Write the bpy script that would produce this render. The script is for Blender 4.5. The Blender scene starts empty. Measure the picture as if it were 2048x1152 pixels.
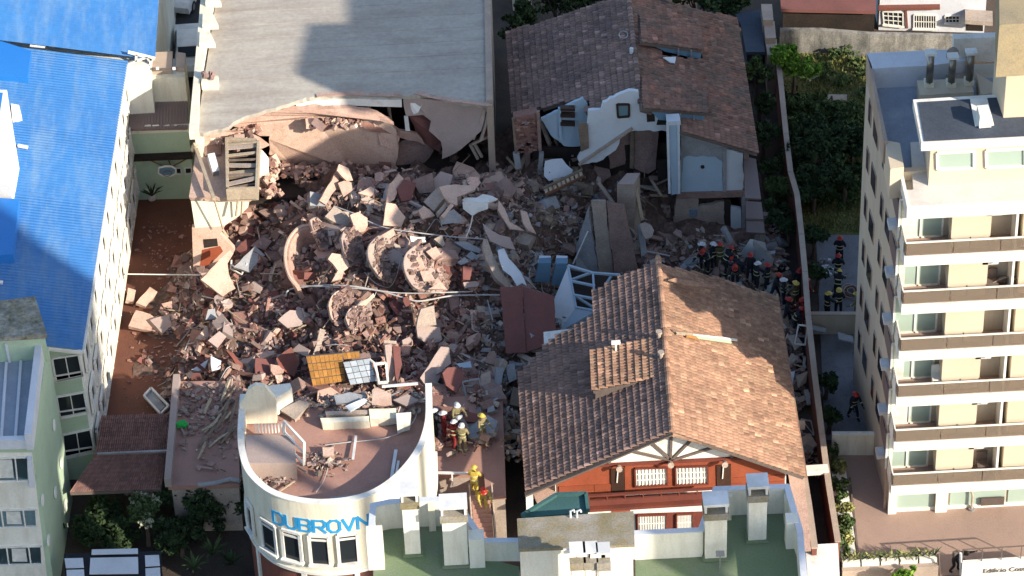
import bpy, bmesh, math, random
from mathutils import Vector, Matrix, noise
random.seed(11)
R = math.radians
S = bpy.context.scene
C = S.collection
# ---------------------------------------------------------------- camera, light
FPX, PITCH, ROLL, YAW, DIST = 6800., R(40), R(2.3), R(1.0), 166.
fw = Vector((math.sin(YAW)*math.cos(PITCH), math.cos(YAW)*math.cos(PITCH), -math.sin(PITCH)))
rt0 = fw.cross(Vector((0, 0, 1))).normalized(); up0 = rt0.cross(fw)
rt = math.cos(ROLL)*rt0 - math.sin(ROLL)*up0
up = math.sin(ROLL)*rt0 + math.cos(ROLL)*up0
CAM = -fw*DIST
cd = bpy.data.cameras.new('camera'); cam = bpy.data.objects.new('camera', cd); C.objects.link(cam)
cd.sensor_width = 36; cd.lens = FPX/2048*36; cd.clip_start = 1; cd.clip_end = 2000
cam.matrix_world = Matrix(((rt.x, up.x, -fw.x, CAM.x), (rt.y, up.y, -fw.y, CAM.y), (rt.z, up.z, -fw.z, CAM.z), (0, 0, 0, 1)))
S.camera = cam
SUN_EL, SUN_AZ = R(26), R(130)      # azimuth clockwise from +Y
w = bpy.data.worlds.new('World'); S.world = w; w.use_nodes = True
nt = w.node_tree; bg = nt.nodes['Background']; sky = nt.nodes.new('ShaderNodeTexSky')
sky.sky_type = 'NISHITA'; sky.sun_disc = False; sky.sun_elevation = SUN_EL; sky.sun_rotation = SUN_AZ
nt.links.new(sky.outputs[0], bg.inputs[0]); bg.inputs[1].default_value = 0.14
sl = bpy.data.lights.new('sun', 'SUN'); sl.energy = 4.3; sl.angle = R(0.6); sl.color = (1, .89, .74)
so = bpy.data.objects.new('sun', sl); C.objects.link(so)
sdir = Vector((math.sin(SUN_AZ)*math.cos(SUN_EL), math.cos(SUN_AZ)*math.cos(SUN_EL), math.sin(SUN_EL)))
so.rotation_euler = sdir.to_track_quat('Z', 'Y').to_euler(); so.location = (60, -60, 60)
S.view_settings.view_transform = 'Standard'; S.view_settings.look = 'None'
S.view_settings.exposure = 0.9; S.view_settings.gamma = 1
# ---------------------------------------------------------------- measuring helpers (survey: photo point -> real place)
def ray(px, py): return fw*FPX + rt*(px-1024) - up*(py-576)
def U(px, py, z):
    d = ray(px, py); return CAM + d*((z-CAM.z)/d.z)
def PJ(p):
    v = Vector(p)-CAM; k = v.dot(fw); return (1024+FPX*v.dot(rt)/k, 576-FPX*v.dot(up)/k)
class Pl:                                  # a plane in the place, N its outward normal
    def __init__(s, P, N): s.P = Vector(P); s.N = Vector(N).normalized()
    def at(s, px, py, off=0.):
        d = ray(px, py); Q = s.P+s.N*off; return CAM + d*((Q-CAM).dot(s.N)/d.dot(s.N))
def wall(a, b):                            # vertical plane through a,b ; outward = right hand of a->b
    d = Vector((b[0]-a[0], b[1]-a[1], 0)); return Pl((a[0], a[1], 0), (d.y, -d.x, 0))
def plane3(a, b, c):
    n = (Vector(b)-Vector(a)).cross(Vector(c)-Vector(a)).normalized()
    if n.z < 0: n = -n
    return Pl(a, n)
# ---------------------------------------------------------------- object helpers
ORG = {}
def thing(name, label, cat, loc, group=None):
    o = bpy.data.objects.new(name, None); C.objects.link(o); o.location = loc
    o.empty_display_size = .3; o['label'] = label; o['category'] = cat
    if group: o['group'] = group
    ORG[o.name] = Vector(loc); return o
def tag(o, label, cat, group=None):
    o['label'] = label; o['category'] = cat
    if group: o['group'] = group
    return o
def struct(o): o['kind'] = 'structure'; return o
class MB:
    def __init__(s): s.v = []; s.f = []; s.t = []; s.sm = False
    def add(s, vs, fs, t=0.):
        n = len(s.v); s.v += [Vector(p) for p in vs]
        for f in fs: s.f.append([i+n for i in f]); s.t.append(t)
        return s
    def poly(s, pts, t=0.): return s.add(pts, [list(range(len(pts)))], t)
    def ext(s, pts, d, t=0.):              # polygon extruded by vector d
        n = len(pts); pts = [Vector(p) for p in pts]; q = [p+Vector(d) for p in pts]
        a = sum(((pts[i]-pts[0]).cross(pts[(i+1) % n]-pts[0]) for i in range(n)), Vector())
        if a.dot(Vector(d)) > 0: pts, q = pts[::-1], q[::-1]
        return s.add(pts+q, [list(range(n)), list(range(2*n-1, n-1, -1))]+[[(i+1) % n, i, i+n, (i+1) % n+n] for i in range(n)], t)
    def prism(s, xy, z0, z1, t=0.): return s.ext([(p[0], p[1], z0) for p in xy], (0, 0, z1-z0), t)
    def bar(s, a, b, w, h=None, upv=(0, 0, 1), t=0.):
        a = Vector(a); b = Vector(b); h = h or w; d = (b-a)
        if d.length < 1e-5: return s
        d.normalize(); x = d.cross(Vector(upv))
        if x.length < 1e-3: x = d.cross(Vector((1, 0, 0)))
        x.normalize(); y = x.cross(d)
        return s.ext([a+x*w/2*i+y*h/2*j for i, j in ((1, 1), (-1, 1), (-1, -1), (1, -1))], b-a, t)
    def box(s, c, hx, hy, hz, rz=0., t=0., M=None):
        m = M or Matrix.Rotation(rz, 3, 'Z'); c = Vector(c)
        P = [c+m@Vector((x*hx, y*hy, z*hz)) for z in (-1, 1) for x, y in ((-1, -1), (1, -1), (1, 1), (-1, 1))]
        return s.add(P, [[3, 2, 1, 0], [4, 5, 6, 7], [0, 1, 5, 4], [1, 2, 6, 5], [2, 3, 7, 6], [3, 0, 4, 7]], t)
    def tube(s, pts, r, n=6, t=0.):
        pts = [Vector(p) for p in pts]; k0 = len(s.v); m = len(pts)
        for i, p in enumerate(pts):
            d = (pts[min(i+1, m-1)]-pts[max(i-1, 0)]).normalized()
            x = d.cross(Vector((.13, .31, .94))).normalized(); y = x.cross(d)
            rr = r[i] if isinstance(r, (list, tuple)) else r
            s.v += [p+(x*math.cos(a)+y*math.sin(a))*rr for a in [2*math.pi*j/n for j in range(n)]]
        for i in range(m-1):
            for j in range(n):
                a = k0+i*n+j; b = k0+i*n+(j+1) % n
                s.f.append([a, b, b+n, a+n]); s.t.append(t)
        s.f.append([k0+j for j in range(n-1, -1, -1)]); s.f.append([k0+(m-1)*n+j for j in range(n)]); s.t += [t, t]
        return s
    def build(s, name, mat, parent=None, smooth=False):
        me = bpy.data.meshes.new(name)
        if parent is not None: org = ORG[parent.name]
        else:
            k = len(s.v); org = Vector((sum(p.x for p in s.v)/k, sum(p.y for p in s.v)/k, min(p.z for p in s.v)))
        me.from_pydata([p-org for p in s.v], [], s.f); me.update()
        if any(s.t): me.attributes.new('tint', 'FLOAT', 'FACE').data.foreach_set('value', s.t)
        if smooth: me.polygons.foreach_set('use_smooth', [True]*len(me.polygons))
        me.materials.append(mat)
        o = bpy.data.objects.new(name, me); C.objects.link(o); ORG[o.name] = org
        if parent is not None: o.parent = parent
        else: o.location = org
        return o
def dup(o, loc, parent=None, rz=0):
    c = o.copy(); C.objects.link(c); c.parent = parent; c.location = loc
    if rz: c.rotation_euler.z = rz
    for ch in o.children: dup(ch, ch.location, c)
    return c
def link(name, me, loc, parent=None, rot=None, sc=None):
    o = bpy.data.objects.new(name, me); C.objects.link(o); o.location = loc
    if rot is not None: o.rotation_euler = rot
    if sc: o.scale = sc
    if parent is not None: o.parent = parent
    return o
# ---------------------------------------------------------------- materials
def mat(name, c, rough=.85, c2=None, n=.8, amt=.35, fine=14., bump=.25, metal=0., stain=None, stainamt=.0, streak=None, spec=.3):
    m = bpy.data.materials.new(name); m.use_nodes = True; t = m.node_tree; N = t.nodes; L = t.links
    b = N['Principled BSDF']; b.inputs['Roughness'].default_value = rough; b.inputs['Metallic'].default_value = metal
    b.inputs['Specular IOR Level'].default_value = spec
    tc = N.new('ShaderNodeTexCoord')
    def nz(scale, det=6, src=None, rgh=.6):
        q = N.new('ShaderNodeTexNoise'); q.inputs['Scale'].default_value = scale; q.inputs['Detail'].default_value = det
        q.inputs['Roughness'].default_value = rgh; L.new(src or tc.outputs['Object'], q.inputs['Vector']); return q.outputs['Fac']
    def ramp(f, a, bb):
        q = N.new('ShaderNodeMapRange'); q.inputs['From Min'].default_value = a; q.inputs['From Max'].default_value = bb; L.new(f, q.inputs['Value']); return q.outputs[0]
    def mix(f, a, bb):
        q = N.new('ShaderNodeMix'); q.data_type = 'RGBA'; L.new(f, q.inputs['Factor'])
        for s_, v in ((q.inputs[6], a), (q.inputs[7], bb)):
            if isinstance(v, tuple): s_.default_value = (*v, 1)
            else: L.new(v, s_)
        return q.outputs[2]
    c2 = c2 or tuple(x*.72 for x in c)
    col = mix(ramp(nz(n), .35, .65), c, c2)
    if stain:
        a = N.new('ShaderNodeMath'); a.operation = 'MULTIPLY'; a.inputs[1].default_value = stainamt
        if streak:
            mp = N.new('ShaderNodeMapping'); mp.inputs['Scale'].default_value = streak; L.new(tc.outputs['Object'], mp.inputs[0])
            L.new(ramp(nz(1., 7, mp.outputs[0], .7), .45, .7), a.inputs[0])
        else: L.new(ramp(nz(n*2.7, 8, None, .75), .5, .68), a.inputs[0])
        col = mix(a.outputs[0], col, stain)
    ff = nz(fine, 5)
    k = N.new('ShaderNodeMapRange'); k.inputs['From Min'].default_value = .25; k.inputs['From Max'].default_value = .75
    k.inputs['To Min'].default_value = 1-amt; k.inputs['To Max'].default_value = 1+amt; L.new(ff, k.inputs['Value'])
    at = N.new('ShaderNodeAttribute'); at.attribute_name = 'tint'
    ad = N.new('ShaderNodeMath'); ad.operation = 'ADD'; ad.inputs[1].default_value = 1; L.new(at.outputs['Fac'], ad.inputs[0])
    mu = N.new('ShaderNodeMath'); mu.operation = 'MULTIPLY'; L.new(k.outputs[0], mu.inputs[0]); L.new(ad.outputs[0], mu.inputs[1])
    sc = N.new('ShaderNodeVectorMath'); sc.operation = 'SCALE'; L.new(col, sc.inputs[0]); L.new(mu.outputs[0], sc.inputs['Scale'])
    L.new(sc.outputs[0], b.inputs['Base Color'])
    if bump:
        bp = N.new('ShaderNodeBump'); bp.inputs['Strength'].default_value = bump; bp.inputs['Distance'].default_value = .05
        L.new(ff, bp.inputs['Height']); L.new(bp.outputs[0], b.inputs['Normal'])
    return m
GR = (.05, .04, .035)
M = dict(
 dirt=mat('dirt', (.09, .065, .05), c2=(.05, .04, .035), n=.5, amt=.4, bump=.6),
 redyard=mat('red_paving', (.17, .068, .042), c2=(.12, .05, .034), n=.35, amt=.2, stain=(.06, .045, .035), stainamt=.5, bump=.15),
 yardtile=mat('yard_tiles', (.36, .25, .2), c2=(.31, .22, .18), n=.3, amt=.12, stain=(.2, .15, .12), stainamt=.3),
 greyyard=mat('grey_paving', (.2, .2, .22), c2=(.15, .15, .16), n=.5, amt=.2, stain=(.05, .05, .05), stainamt=.5),
 grass=mat('lawn', (.07, .1, .025), c2=(.16, .13, .05), n=.6, amt=.5, fine=9, bump=.8),
 asphalt=mat('asphalt', (.05, .05, .052), n=.3, amt=.2),
 blue=mat('blue_sheet', (.02, .125, .35), c2=(.026, .15, .39), rough=.5, n=.15, amt=.12, stain=(.13, .23, .36), stainamt=.6, streak=(1.4, .25, 1), fine=3, bump=.02, spec=.5),
 blue2=mat('blue_sheet_bright', (.015, .15, .48), c2=(.02, .17, .5), rough=.45, n=.3, amt=.1, bump=.02, spec=.5),
 white=mat('white_paint', (.76, .75, .7), c2=(.68, .66, .6), n=.6, amt=.08, stain=(.42, .38, .3), stainamt=.55, bump=.08),
 cream=mat('cream_render', (.76, .72, .58), c2=(.7, .66, .53), n=.4, amt=.07, stain=(.42, .36, .27), stainamt=.5, streak=(2.2, 2.2, .35), bump=.08),
 creamw=mat('pale_cream_render', (.78, .76, .68), c2=(.7, .68, .59), n=.5, amt=.08, stain=(.45, .4, .3), stainamt=.45, streak=(2.2, 2.2, .35), bump=.06),
 pgreen=mat('pale_green_render', (.42, .53, .38), c2=(.38, .48, .34), n=.35, amt=.07, stain=(.3, .36, .27), stainamt=.4, bump=.05),
 tan=mat('tan_render', (.5, .44, .35), c2=(.46, .4, .32), n=.3, amt=.06, stain=(.3, .25, .18), stainamt=.35, streak=(1.5, 1.5, .2), bump=.05),
 tan2=mat('peach_render', (.58, .49, .37), c2=(.54, .455, .34), n=.5, amt=.05, bump=.03),
 tanroof=mat('tan_membrane', (.36, .29, .17), c2=(.29, .24, .16), n=.6, amt=.15, stain=(.15, .13, .1), stainamt=.4),
 roofgrey=mat('white_roof_coat', (.43, .395, .335), c2=(.37, .335, .29), n=.3, amt=.14, fine=5, stain=(.24, .19, .155), stainamt=.6, streak=(.22, 1.1, 1), bump=.08),
 slatefloor=mat('blue_grey_roof_floor', (.3, .35, .42), c2=(.24, .28, .34), n=.4, amt=.12, stain=(.45, .48, .5), stainamt=.3),
 darkroof=mat('dark_membrane', (.06, .075, .1), c2=(.045, .055, .075), n=.5, amt=.2, fine=8),
 whitefloor=mat('pale_terrace_floor', (.66, .62, .56), c2=(.6, .56, .5), n=.4, amt=.08, stain=(.4, .34, .28), stainamt=.3),
 greenroof=mat('green_membrane', (.15, .21, .11), c2=(.19, .24, .15), n=.35, amt=.15, stain=(.2, .22, .17), stainamt=.75, bump=.15),
 tealroof=mat('teal_membrane', (.05, .13, .12), c2=(.04, .1, .1), n=.5, amt=.15),
 moss=mat('mossy_concrete', (.3, .3, .27), c2=(.1, .1, .07), n=1.1, amt=.5, stain=(.36, .28, .1), stainamt=.5, fine=6, bump=.4),
 mossroof=mat('mossy_grey_roof', (.3, .28, .25), c2=(.2, .17, .1), n=.9, amt=.3, stain=(.28, .2, .07), stainamt=.5),
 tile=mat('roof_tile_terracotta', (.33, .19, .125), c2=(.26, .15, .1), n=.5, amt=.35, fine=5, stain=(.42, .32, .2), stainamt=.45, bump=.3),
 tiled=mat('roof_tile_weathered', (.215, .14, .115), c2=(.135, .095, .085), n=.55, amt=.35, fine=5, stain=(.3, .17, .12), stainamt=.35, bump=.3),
 tilef=mat('roof_tile_mossy', (.24, .125, .09), c2=(.14, .1, .075), n=.6, amt=.4, fine=5, stain=(.4, .15, .09), stainamt=.7, bump=.3),
 annextile=mat('annex_clay_tile', (.27, .15, .125), c2=(.22, .12, .1), n=.6, amt=.25, fine=6, stain=(.16, .12, .1), stainamt=.4),
 brownsheet=mat('brown_metal_sheet', (.2, .15, .14), c2=(.18, .13, .12), rough=.5, n=.5, amt=.1, bump=.03),
 pink=mat('pink_render_slab', (.52, .35, .28), c2=(.44, .29, .23), n=.8, amt=.22, stain=(.27, .16, .12), stainamt=.65, bump=.5),
 peach=mat('peach_slab', (.6, .43, .34), c2=(.52, .36, .28), n=.6, amt=.2, stain=(.38, .23, .16), stainamt=.6, bump=.45),
 greypink=mat('grey_pink_slab', (.39, .305, .27), c2=(.33, .255, .225), n=.4, amt=.12, stain=(.3, .25, .22), stainamt=.4, bump=.15),
 conc=mat('broken_concrete', (.3, .205, .175), c2=(.22, .145, .125), n=1.2, amt=.3, stain=(.16, .1, .08), stainamt=.4, bump=.4),
 concl=mat('pale_concrete', (.4, .33, .275), c2=(.32, .26, .215), n=1.2, amt=.25, stain=(.24, .18, .14), stainamt=.4, bump=.35),
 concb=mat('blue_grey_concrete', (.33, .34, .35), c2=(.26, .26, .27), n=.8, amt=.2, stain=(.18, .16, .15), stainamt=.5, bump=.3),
 redconc=mat('red_painted_slab', (.2, .08, .07), c2=(.16, .065, .055), n=.6, amt=.15, stain=(.12, .07, .06), stainamt=.4, bump=.12),
 redroof=mat('red_roof_coating', (.4, .23, .18), c2=(.34, .19, .15), n=.4, amt=.12, stain=(.2, .12, .1), stainamt=.4, bump=.1),
 brick=mat('broken_brick', (.26, .14, .11), c2=(.21, .11, .09), n=1.5, amt=.35, bump=.4),
 dustshade=mat('dusty_rubble_gap_shade', (.15, .095, .075), c2=(.085, .055, .045), n=.7, amt=.5, fine=5, stain=(.3, .22, .17), stainamt=.4, bump=1.),  # dusty heap base, darkened to put shade into the gaps between pieces
 plaster=mat('white_plaster', (.6, .64, .68), c2=(.55, .59, .62), n=.6, amt=.05, stain=(.42, .42, .42), stainamt=.35, bump=.06),
 bluewall=mat('pale_blue_wall', (.38, .5, .6), c2=(.35, .46, .55), n=.5, amt=.06, stain=(.45, .48, .5), stainamt=.4, bump=.05),
 bluetile=mat('blue_cabinet', (.14, .26, .36), c2=(.11, .21, .3), rough=.5, n=.5, amt=.1),
 wood=mat('old_timber', (.24, .18, .13), c2=(.16, .12, .09), n=2., amt=.3, bump=.3),
 plank=mat('pale_timber', (.42, .35, .25), c2=(.34, .27, .2), n=2., amt=.25, bump=.2),
 orangewood=mat('orange_varnished_boards', (.3, .08, .04), c2=(.25, .065, .033), rough=.5, n=.8, amt=.18, bump=.05),
 redwood=mat('dark_red_timber', (.17, .045, .03), c2=(.12, .035, .025), n=.8, amt=.15),
 timber=mat('brown_grey_timber', (.15, .12, .1), c2=(.12, .09, .08), n=1., amt=.2),
 door=mat('dark_brown_door', (.06, .03, .02), c2=(.04, .022, .016), n=1., amt=.2, rough=.5),
 yellowtile=mat('mustard_glazed_tile', (.42, .21, .06), c2=(.33, .16, .045), rough=.4, n=1.5, amt=.25, stain=(.2, .1, .04), stainamt=.4, bump=.1),
 paletile=mat('pale_blue_glazed_tile', (.42, .48, .54), c2=(.36, .42, .48), rough=.4, n=1.5, amt=.12, stain=(.25, .25, .27), stainamt=.3),
 metal=mat('grey_metal', (.4, .4, .41), rough=.4, metal=.5, n=1., amt=.1, bump=0),
 steel=mat('stainless_flue', (.3, .28, .25), rough=.3, metal=.9, n=1., amt=.1, bump=0),
 whitemetal=mat('white_metal', (.74, .74, .73), rough=.5, n=1., amt=.05, bump=0),
 black=mat('black_plastic', (.02, .02, .022), rough=.6, n=1., amt=.2, bump=0),
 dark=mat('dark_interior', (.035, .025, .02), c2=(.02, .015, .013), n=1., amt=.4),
 cable=mat('grey_cable', (.5, .49, .48), n=2, amt=.1, bump=0),
 rust=mat('rusty_steel', (.2, .09, .05), c2=(.13, .07, .05), n=2, amt=.3),
 redwall=mat('red_brown_wall', (.22, .07, .05), c2=(.16, .06, .045), n=.6, amt=.2, stain=(.1, .07, .06), stainamt=.5, streak=(2, 2, .3)),
 coping=mat('wall_coping', (.42, .33, .26), c2=(.33, .26, .21), n=.8, amt=.15),
 oldwall=mat('weathered_wall', (.36, .34, .3), c2=(.16, .16, .15), n=.7, amt=.4, stain=(.06, .06, .055), stainamt=.85, streak=(1.6, 1.6, .35), bump=.2),
 bluewhite=mat('cool_white_render', (.62, .64, .68), c2=(.56, .58, .62), n=.6, amt=.06, stain=(.4, .4, .42), stainamt=.3),
 letter=mat('blue_lettering', (.03, .3, .6), c2=(.03, .27, .56), rough=.5, n=1, amt=.06, bump=0),
 bark=mat('bark', (.12, .09, .07), n=2, amt=.3, bump=.5),
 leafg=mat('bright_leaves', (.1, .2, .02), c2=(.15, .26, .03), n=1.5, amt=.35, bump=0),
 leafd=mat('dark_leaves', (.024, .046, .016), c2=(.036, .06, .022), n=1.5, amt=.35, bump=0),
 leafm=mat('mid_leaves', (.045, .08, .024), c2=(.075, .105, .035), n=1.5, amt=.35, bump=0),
 leafp=mat('pale_blossom', (.42, .42, .3), c2=(.3, .32, .2), n=1.5, amt=.2, bump=0),
 leafy=mat('dry_grass_blades', (.26, .25, .09), c2=(.16, .18, .06), n=1.5, amt=.3, bump=0),
 curtain=mat('white_curtain', (.7, .7, .64), n=2, amt=.06, bump=0),
 skin=mat('skin', (.45, .28, .2), n=3, amt=.05, bump=0),
 navy=mat('dark_navy_cloth', (.018, .02, .03), n=4, amt=.3, bump=.1),
 khaki=mat('khaki_turnout_cloth', (.24, .2, .11), n=4, amt=.2, bump=.1),
 redcloth=mat('red_cloth', (.22, .025, .025), n=4, amt=.2, bump=.1),
 yellowcloth=mat('yellow_turnout_cloth', (.5, .37, .07), n=4, amt=.15, bump=.1),
 olive=mat('olive_cloth', (.1, .085, .04), n=4, amt=.2, bump=.1),
 reflective=mat('reflective_tape', (.6, .62, .35), n=4, amt=.05, bump=0, rough=.4),
 hwhite=mat('white_helmet', (.62, .62, .62), rough=.3, n=4, amt=.03, bump=0),
 hred=mat('red_helmet', (.38, .03, .02), rough=.3, n=4, amt=.03, bump=0),
 hyellow=mat('yellow_helmet', (.55, .42, .08), rough=.3, n=4, amt=.03, bump=0),
 hair=mat('dark_hair', (.025, .02, .018), n=4, amt=.1, bump=0),
 greencloth=mat('bright_green_fabric', (.03, .45, .08), n=4, amt=.1, bump=0),
 terracotta=mat('terracotta_pot', (.35, .14, .08), n=2, amt=.15),
)
def glassmat(name, c, rough=.08, trans=0., metal=0.):
    m = bpy.data.materials.new(name); m.use_nodes = True; b = m.node_tree.nodes['Principled BSDF']
    b.inputs['Base Color'].default_value = (*c, 1); b.inputs['Roughness'].default_value = rough; b.inputs['Specular IOR Level'].default_value = .6
    b.inputs['Transmission Weight'].default_value = trans; b.inputs['Metallic'].default_value = metal; b.inputs['IOR'].default_value = 1.3
    return m
M['glass'] = glassmat('window_glass', (.02, .025, .03))
M['glassb'] = glassmat('blue_window_glass', (.16, .25, .28), .12)
M['glassg'] = glassmat('greenish_door_glass', (.33, .42, .36), .15)
M['glasst'] = glassmat('smoked_balcony_glass', (.5, .42, .34), .06, .75)
# ================================================================= SETTING
def sheet(name, m, px, z):
    b = MB(); b.poly([U(x, y, z) for x, y in px]); o = struct(b.build(name, m))
    if o.data.polygons[0].normal.z < 0: o.data.flip_normals()
    return o
g = MB(); g.poly([(-400, -400, -.02), (400, -400, -.02), (400, 500, -.02), (-400, 500, -.02)]); struct(g.build('ground', M['dirt']))
sheet('courtyard', M['redyard'], [(262, 398), (400, 394), (408, 560), (392, 700), (350, 850), (190, 850), (200, 800)], .004)
sheet('garden_ground', M['grass'], [(1555, 95), (1745, 95), (1722, 470), (1600, 470)], .004)
sheet('side_alley', M['greyyard'], [(1632, 470), (1730, 470), (1760, 880), (1650, 880)], .008)
sheet('front_yard', M['yardtile'], [(1650, 905), (1770, 905), (1800, 1010), (2300, 985), (2330, 1150), (1690, 1152)], .012)
sheet('street', M['asphalt'], [(-900, 1560), (3300, 1420), (3500, 1900), (-1200, 2000)], .004)
sheet('pavement', M['greyyard'], [(-900, 1500), (3300, 1360), (3300, 1420), (-900, 1560)], .02)
sheet('parking_yard', M['asphalt'], [(300, -60), (400, -60), (392, 150), (255, 150)], .006)
sheet('back_road', M['asphalt'], [(990, -400), (2300, -400), (2300, -40), (990, -20)], .006)

def window(par, pl, c, fm='white', gm='glass', nv=1, nh=0, fw_=.07, proud=.06, sill=False, extra=None, name='window', off=0.):
    """c = photo corners tl,tr,br,bl on plane pl. frame (part) > pane, bars"""
    P = [pl.at(x, y, .012+off) for x, y in c]; N = pl.N
    f = MB(); ins = []
    ctr = sum(P, Vector())/4
    for i in range(4):
        a, b_ = P[i], P[(i+1) % 4]; f.bar(a+N*proud/2, b_+N*proud/2, proud+.02, fw_, N.cross(b_-a))
    if sill:
        d = (P[2]-P[3]).normalized(); f.bar(P[3]-d*.08+N*.09, P[2]+d*.08+N*.09, .2, .05, (0, 0, 1))
    fo = f.build(name, M[fm], par)
    q = MB(); q.poly([p for p in P]); pane = q.build('pane', M[gm], fo)
    if (pane.data.polygons[0].normal).dot(N) < 0: pane.data.flip_normals()
    bb = MB()
    for k in range(1, nv+1):
        t = k/(nv+1); bb.bar(P[0].lerp(P[1], t)+N*.025, P[3].lerp(P[2], t)+N*.025, .04, .035, N)
    for k in range(1, nh+1):
        t = k/(nh+1); bb.bar(P[0].lerp(P[3], t)+N*.027, P[1].lerp(P[2], t)+N*.027, .04, .035, N)
    if bb.v: bb.build('glazing_bar', M[extra or fm], fo)
    return fo

def polyroof(mb, px, pl, th, t=0.):
    mb.ext([pl.at(x, y) for x, y in px], -pl.N*th, t)

# ================================================================= BLUE ROOFED BUILDING
A = U(255, 130, 8); B_ = U(165, 700, 8); SL = .22
bl = thing('hotel_building', 'long pale building with a bright blue corrugated metal roof filling the left edge', 'building', (-24, 0, 0))
b = MB(); xs = [B_.x-.25, A.x-.25]
b.prism([(xs[0], B_.y+.25), (xs[1], A.y-.1), (-34, A.y-.1), (-34, B_.y+.25)], 0, 7.85)
b.build('wall', M['creamw'], bl)
gp = wall((-30, B_.y+.19), (xs[0], B_.y+.19))            # south gable face
b = MB(); gx0 = -26.
b.ext([(xs[0], B_.y+.2, 0), (xs[0], B_.y+.2, 7.86), (gx0, B_.y+.2, 7.86+(xs[0]-gx0)*SL), (gx0, B_.y+.2, 0)], (0, .04, 0)); b.build('gable_wall', M['pgreen'], bl)
b = MB(); b.prism([(-17.3, A.y+.1), (-17.2, 26), (-34, 26), (-34, A.y+.1)], 0, 7.85); b.build('wall', M['creamw'], bl)
def corr(x0f, xw, y0, y1, z0, nm, mt, pitch=.2, amp=.035):
    b = MB(); n = int((y1-y0)/pitch*4); vs = []
    for i in range(n+1):
        y = y0+(y1-y0)*i/n; dz = amp*math.sin(2*math.pi*(y-y0)/pitch); xe = x0f(y)
        ys = noise.noise(Vector((y*.4, 1, 1)))*.02
        vs += [(xe, y, z0+dz), (xe-6, y, z0+dz+6*SL+ys), (xw, y, z0+dz+(xe-xw)*SL)]
    b.add(vs, [[3*i, 3*i+3, 3*i+4, 3*i+1] for i in range(n)]+[[3*i+1, 3*i+4, 3*i+5, 3*i+2] for i in range(n)])
    return b.build(nm, mt, bl)
lx = lambda y: B_.x+(A.x-B_.x)*(y-B_.y)/(A.y-B_.y)
# sheets laid in bays so the laps show
ys = [B_.y-.05, -7.2, -1.9, 3.4, A.y+.35]
for i in range(4): corr(lx, -31, ys[i]+(.0 if i == 0 else -.12), ys[i+1], 8.02+.012*(3-i), 'roof_sheet', M['blue'])
corr(lambda y: -16.98, -31, A.y+.24, 26, 8.075, 'roof_sheet', M['blue'])
rp = Pl((B_.x, B_.y, 8.05), (SL, 0, 1))
b = MB(); b.bar((lx(B_.y)+.02, B_.y-.05, 7.93), (lx(A.y)+.02, A.y, 7.93), .14, .16); b.build('gutter', M['white'], bl)
b = MB(); b.bar((B_.x, B_.y-.1, 7.93), (-26, B_.y-.1, 7.93+(B_.x+26)*SL), .1, .16); b.build('verge_board', M['white'], bl)
# raised roofs / dormers at the left edge
def blueblock(px, h, label=None, m='blue2'):
    b = MB(); P = [rp.at(x, y, h) for x, y in px]; b.ext(P, (0, 0, -h-.3)); o = b.build('raised_roof', M[m], bl)
    if label: o['label'] = label
blueblock([(-60, 62), (62, 101), (55, 155), (-60, 146)], .5)
blueblock([(-60, 392), (38, 398), (26, 508), (-60, 515)], .55, 'brighter blue raised roof patch at the left edge')
b = MB(); Q = [rp.at(x, y, .0) for x, y in ((-80, 250), (18, 330), (36, 330), (26, 372), (-80, 350))]
P = [rp.at(x, y, 1.2) for x, y in ((-60, 178), (14, 180), (33, 300), (20, 372), (-60, 348))]
b.ext(P, (0, 0, -1.9)); d1 = b.build('dormer_box', M['white'], bl)
P = [rp.at(x, y, 1.23) for x, y in ((-60, 184), (6, 186), (-2, 240), (-60, 240))]
b = MB(); b.ext(P, (0, 0, .03)); b.build('dormer_roof', M['blue2'], d1)
for a_, c_ in (((60, 90), (90, 93)), ((36, 291), (56, 295)), ((-6, 564), (6, 565))):
    b = MB(); b.tube([rp.at(*a_, .3), rp.at(*c_, .3)], .09); b.bar(rp.at(*a_, .3), rp.at(*a_, -.1), .06); b.build('vent_pipe', M['whitemetal'], bl)
b = MB(); b.ext([rp.at(x, y, .5) for x, y in ((22, 207), (38, 210), (43, 230), (24, 233))], (0, 0, -.6)); b.build('roof_hatch', M['creamw'], bl)
# east wall windows : 3 floors
ep = wall((xs[0], B_.y+.25), (xs[1], A.y-.1))
wd = Vector((A.x-B_.x, A.y-B_.y, 0)).normalized()
for fl in range(3):
    z0 = .7+fl*2.5
    for k in range(11):
        c = Vector((xs[0], B_.y+.25, 0))+wd*(1.0+k*1.92)
        f = MB(); a0 = c+Vector((0, 0, z0)); a1 = c+wd*1.15+Vector((0, 0, z0)); hz = Vector((0, 0, 1.35)); N = ep.N
        for p, q in ((a0, a0+hz), (a1, a1+hz), (a0, a1), (a0+hz, a1+hz)): f.bar(p+N*.1, q+N*.1, .3 if p != a0 or q != a0+hz else .3, .09, N)
        f.bar(a0+hz+N*.1, a0+N*.2+Vector((0, 0, .05)), .05, .05)
        fo = f.build('window', M['white'], bl)
        q = MB(); q.poly([a0+N*.02, a1+N*.02, a1+hz+N*.02, a0+hz+N*.02]); q.build('pane', M['glass'], fo)
    b = MB(); b.bar(Vector((xs[0], B_.y+.25, z0-.25))+N*.06, Vector((xs[1], A.y-.1, z0-.25))+N*.06, .12, .1); b.build('string_course', M['cream'], bl)
for c in ([(104, 716), (157, 708), (166, 751), (112, 762)], [(113, 793), (168, 783), (176, 825), (120, 836)], [(125, 869), (181, 857), (190, 903), (130, 916)]):
    window(bl, gp, c, nv=1, nh=0, fw_=.09)
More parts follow.
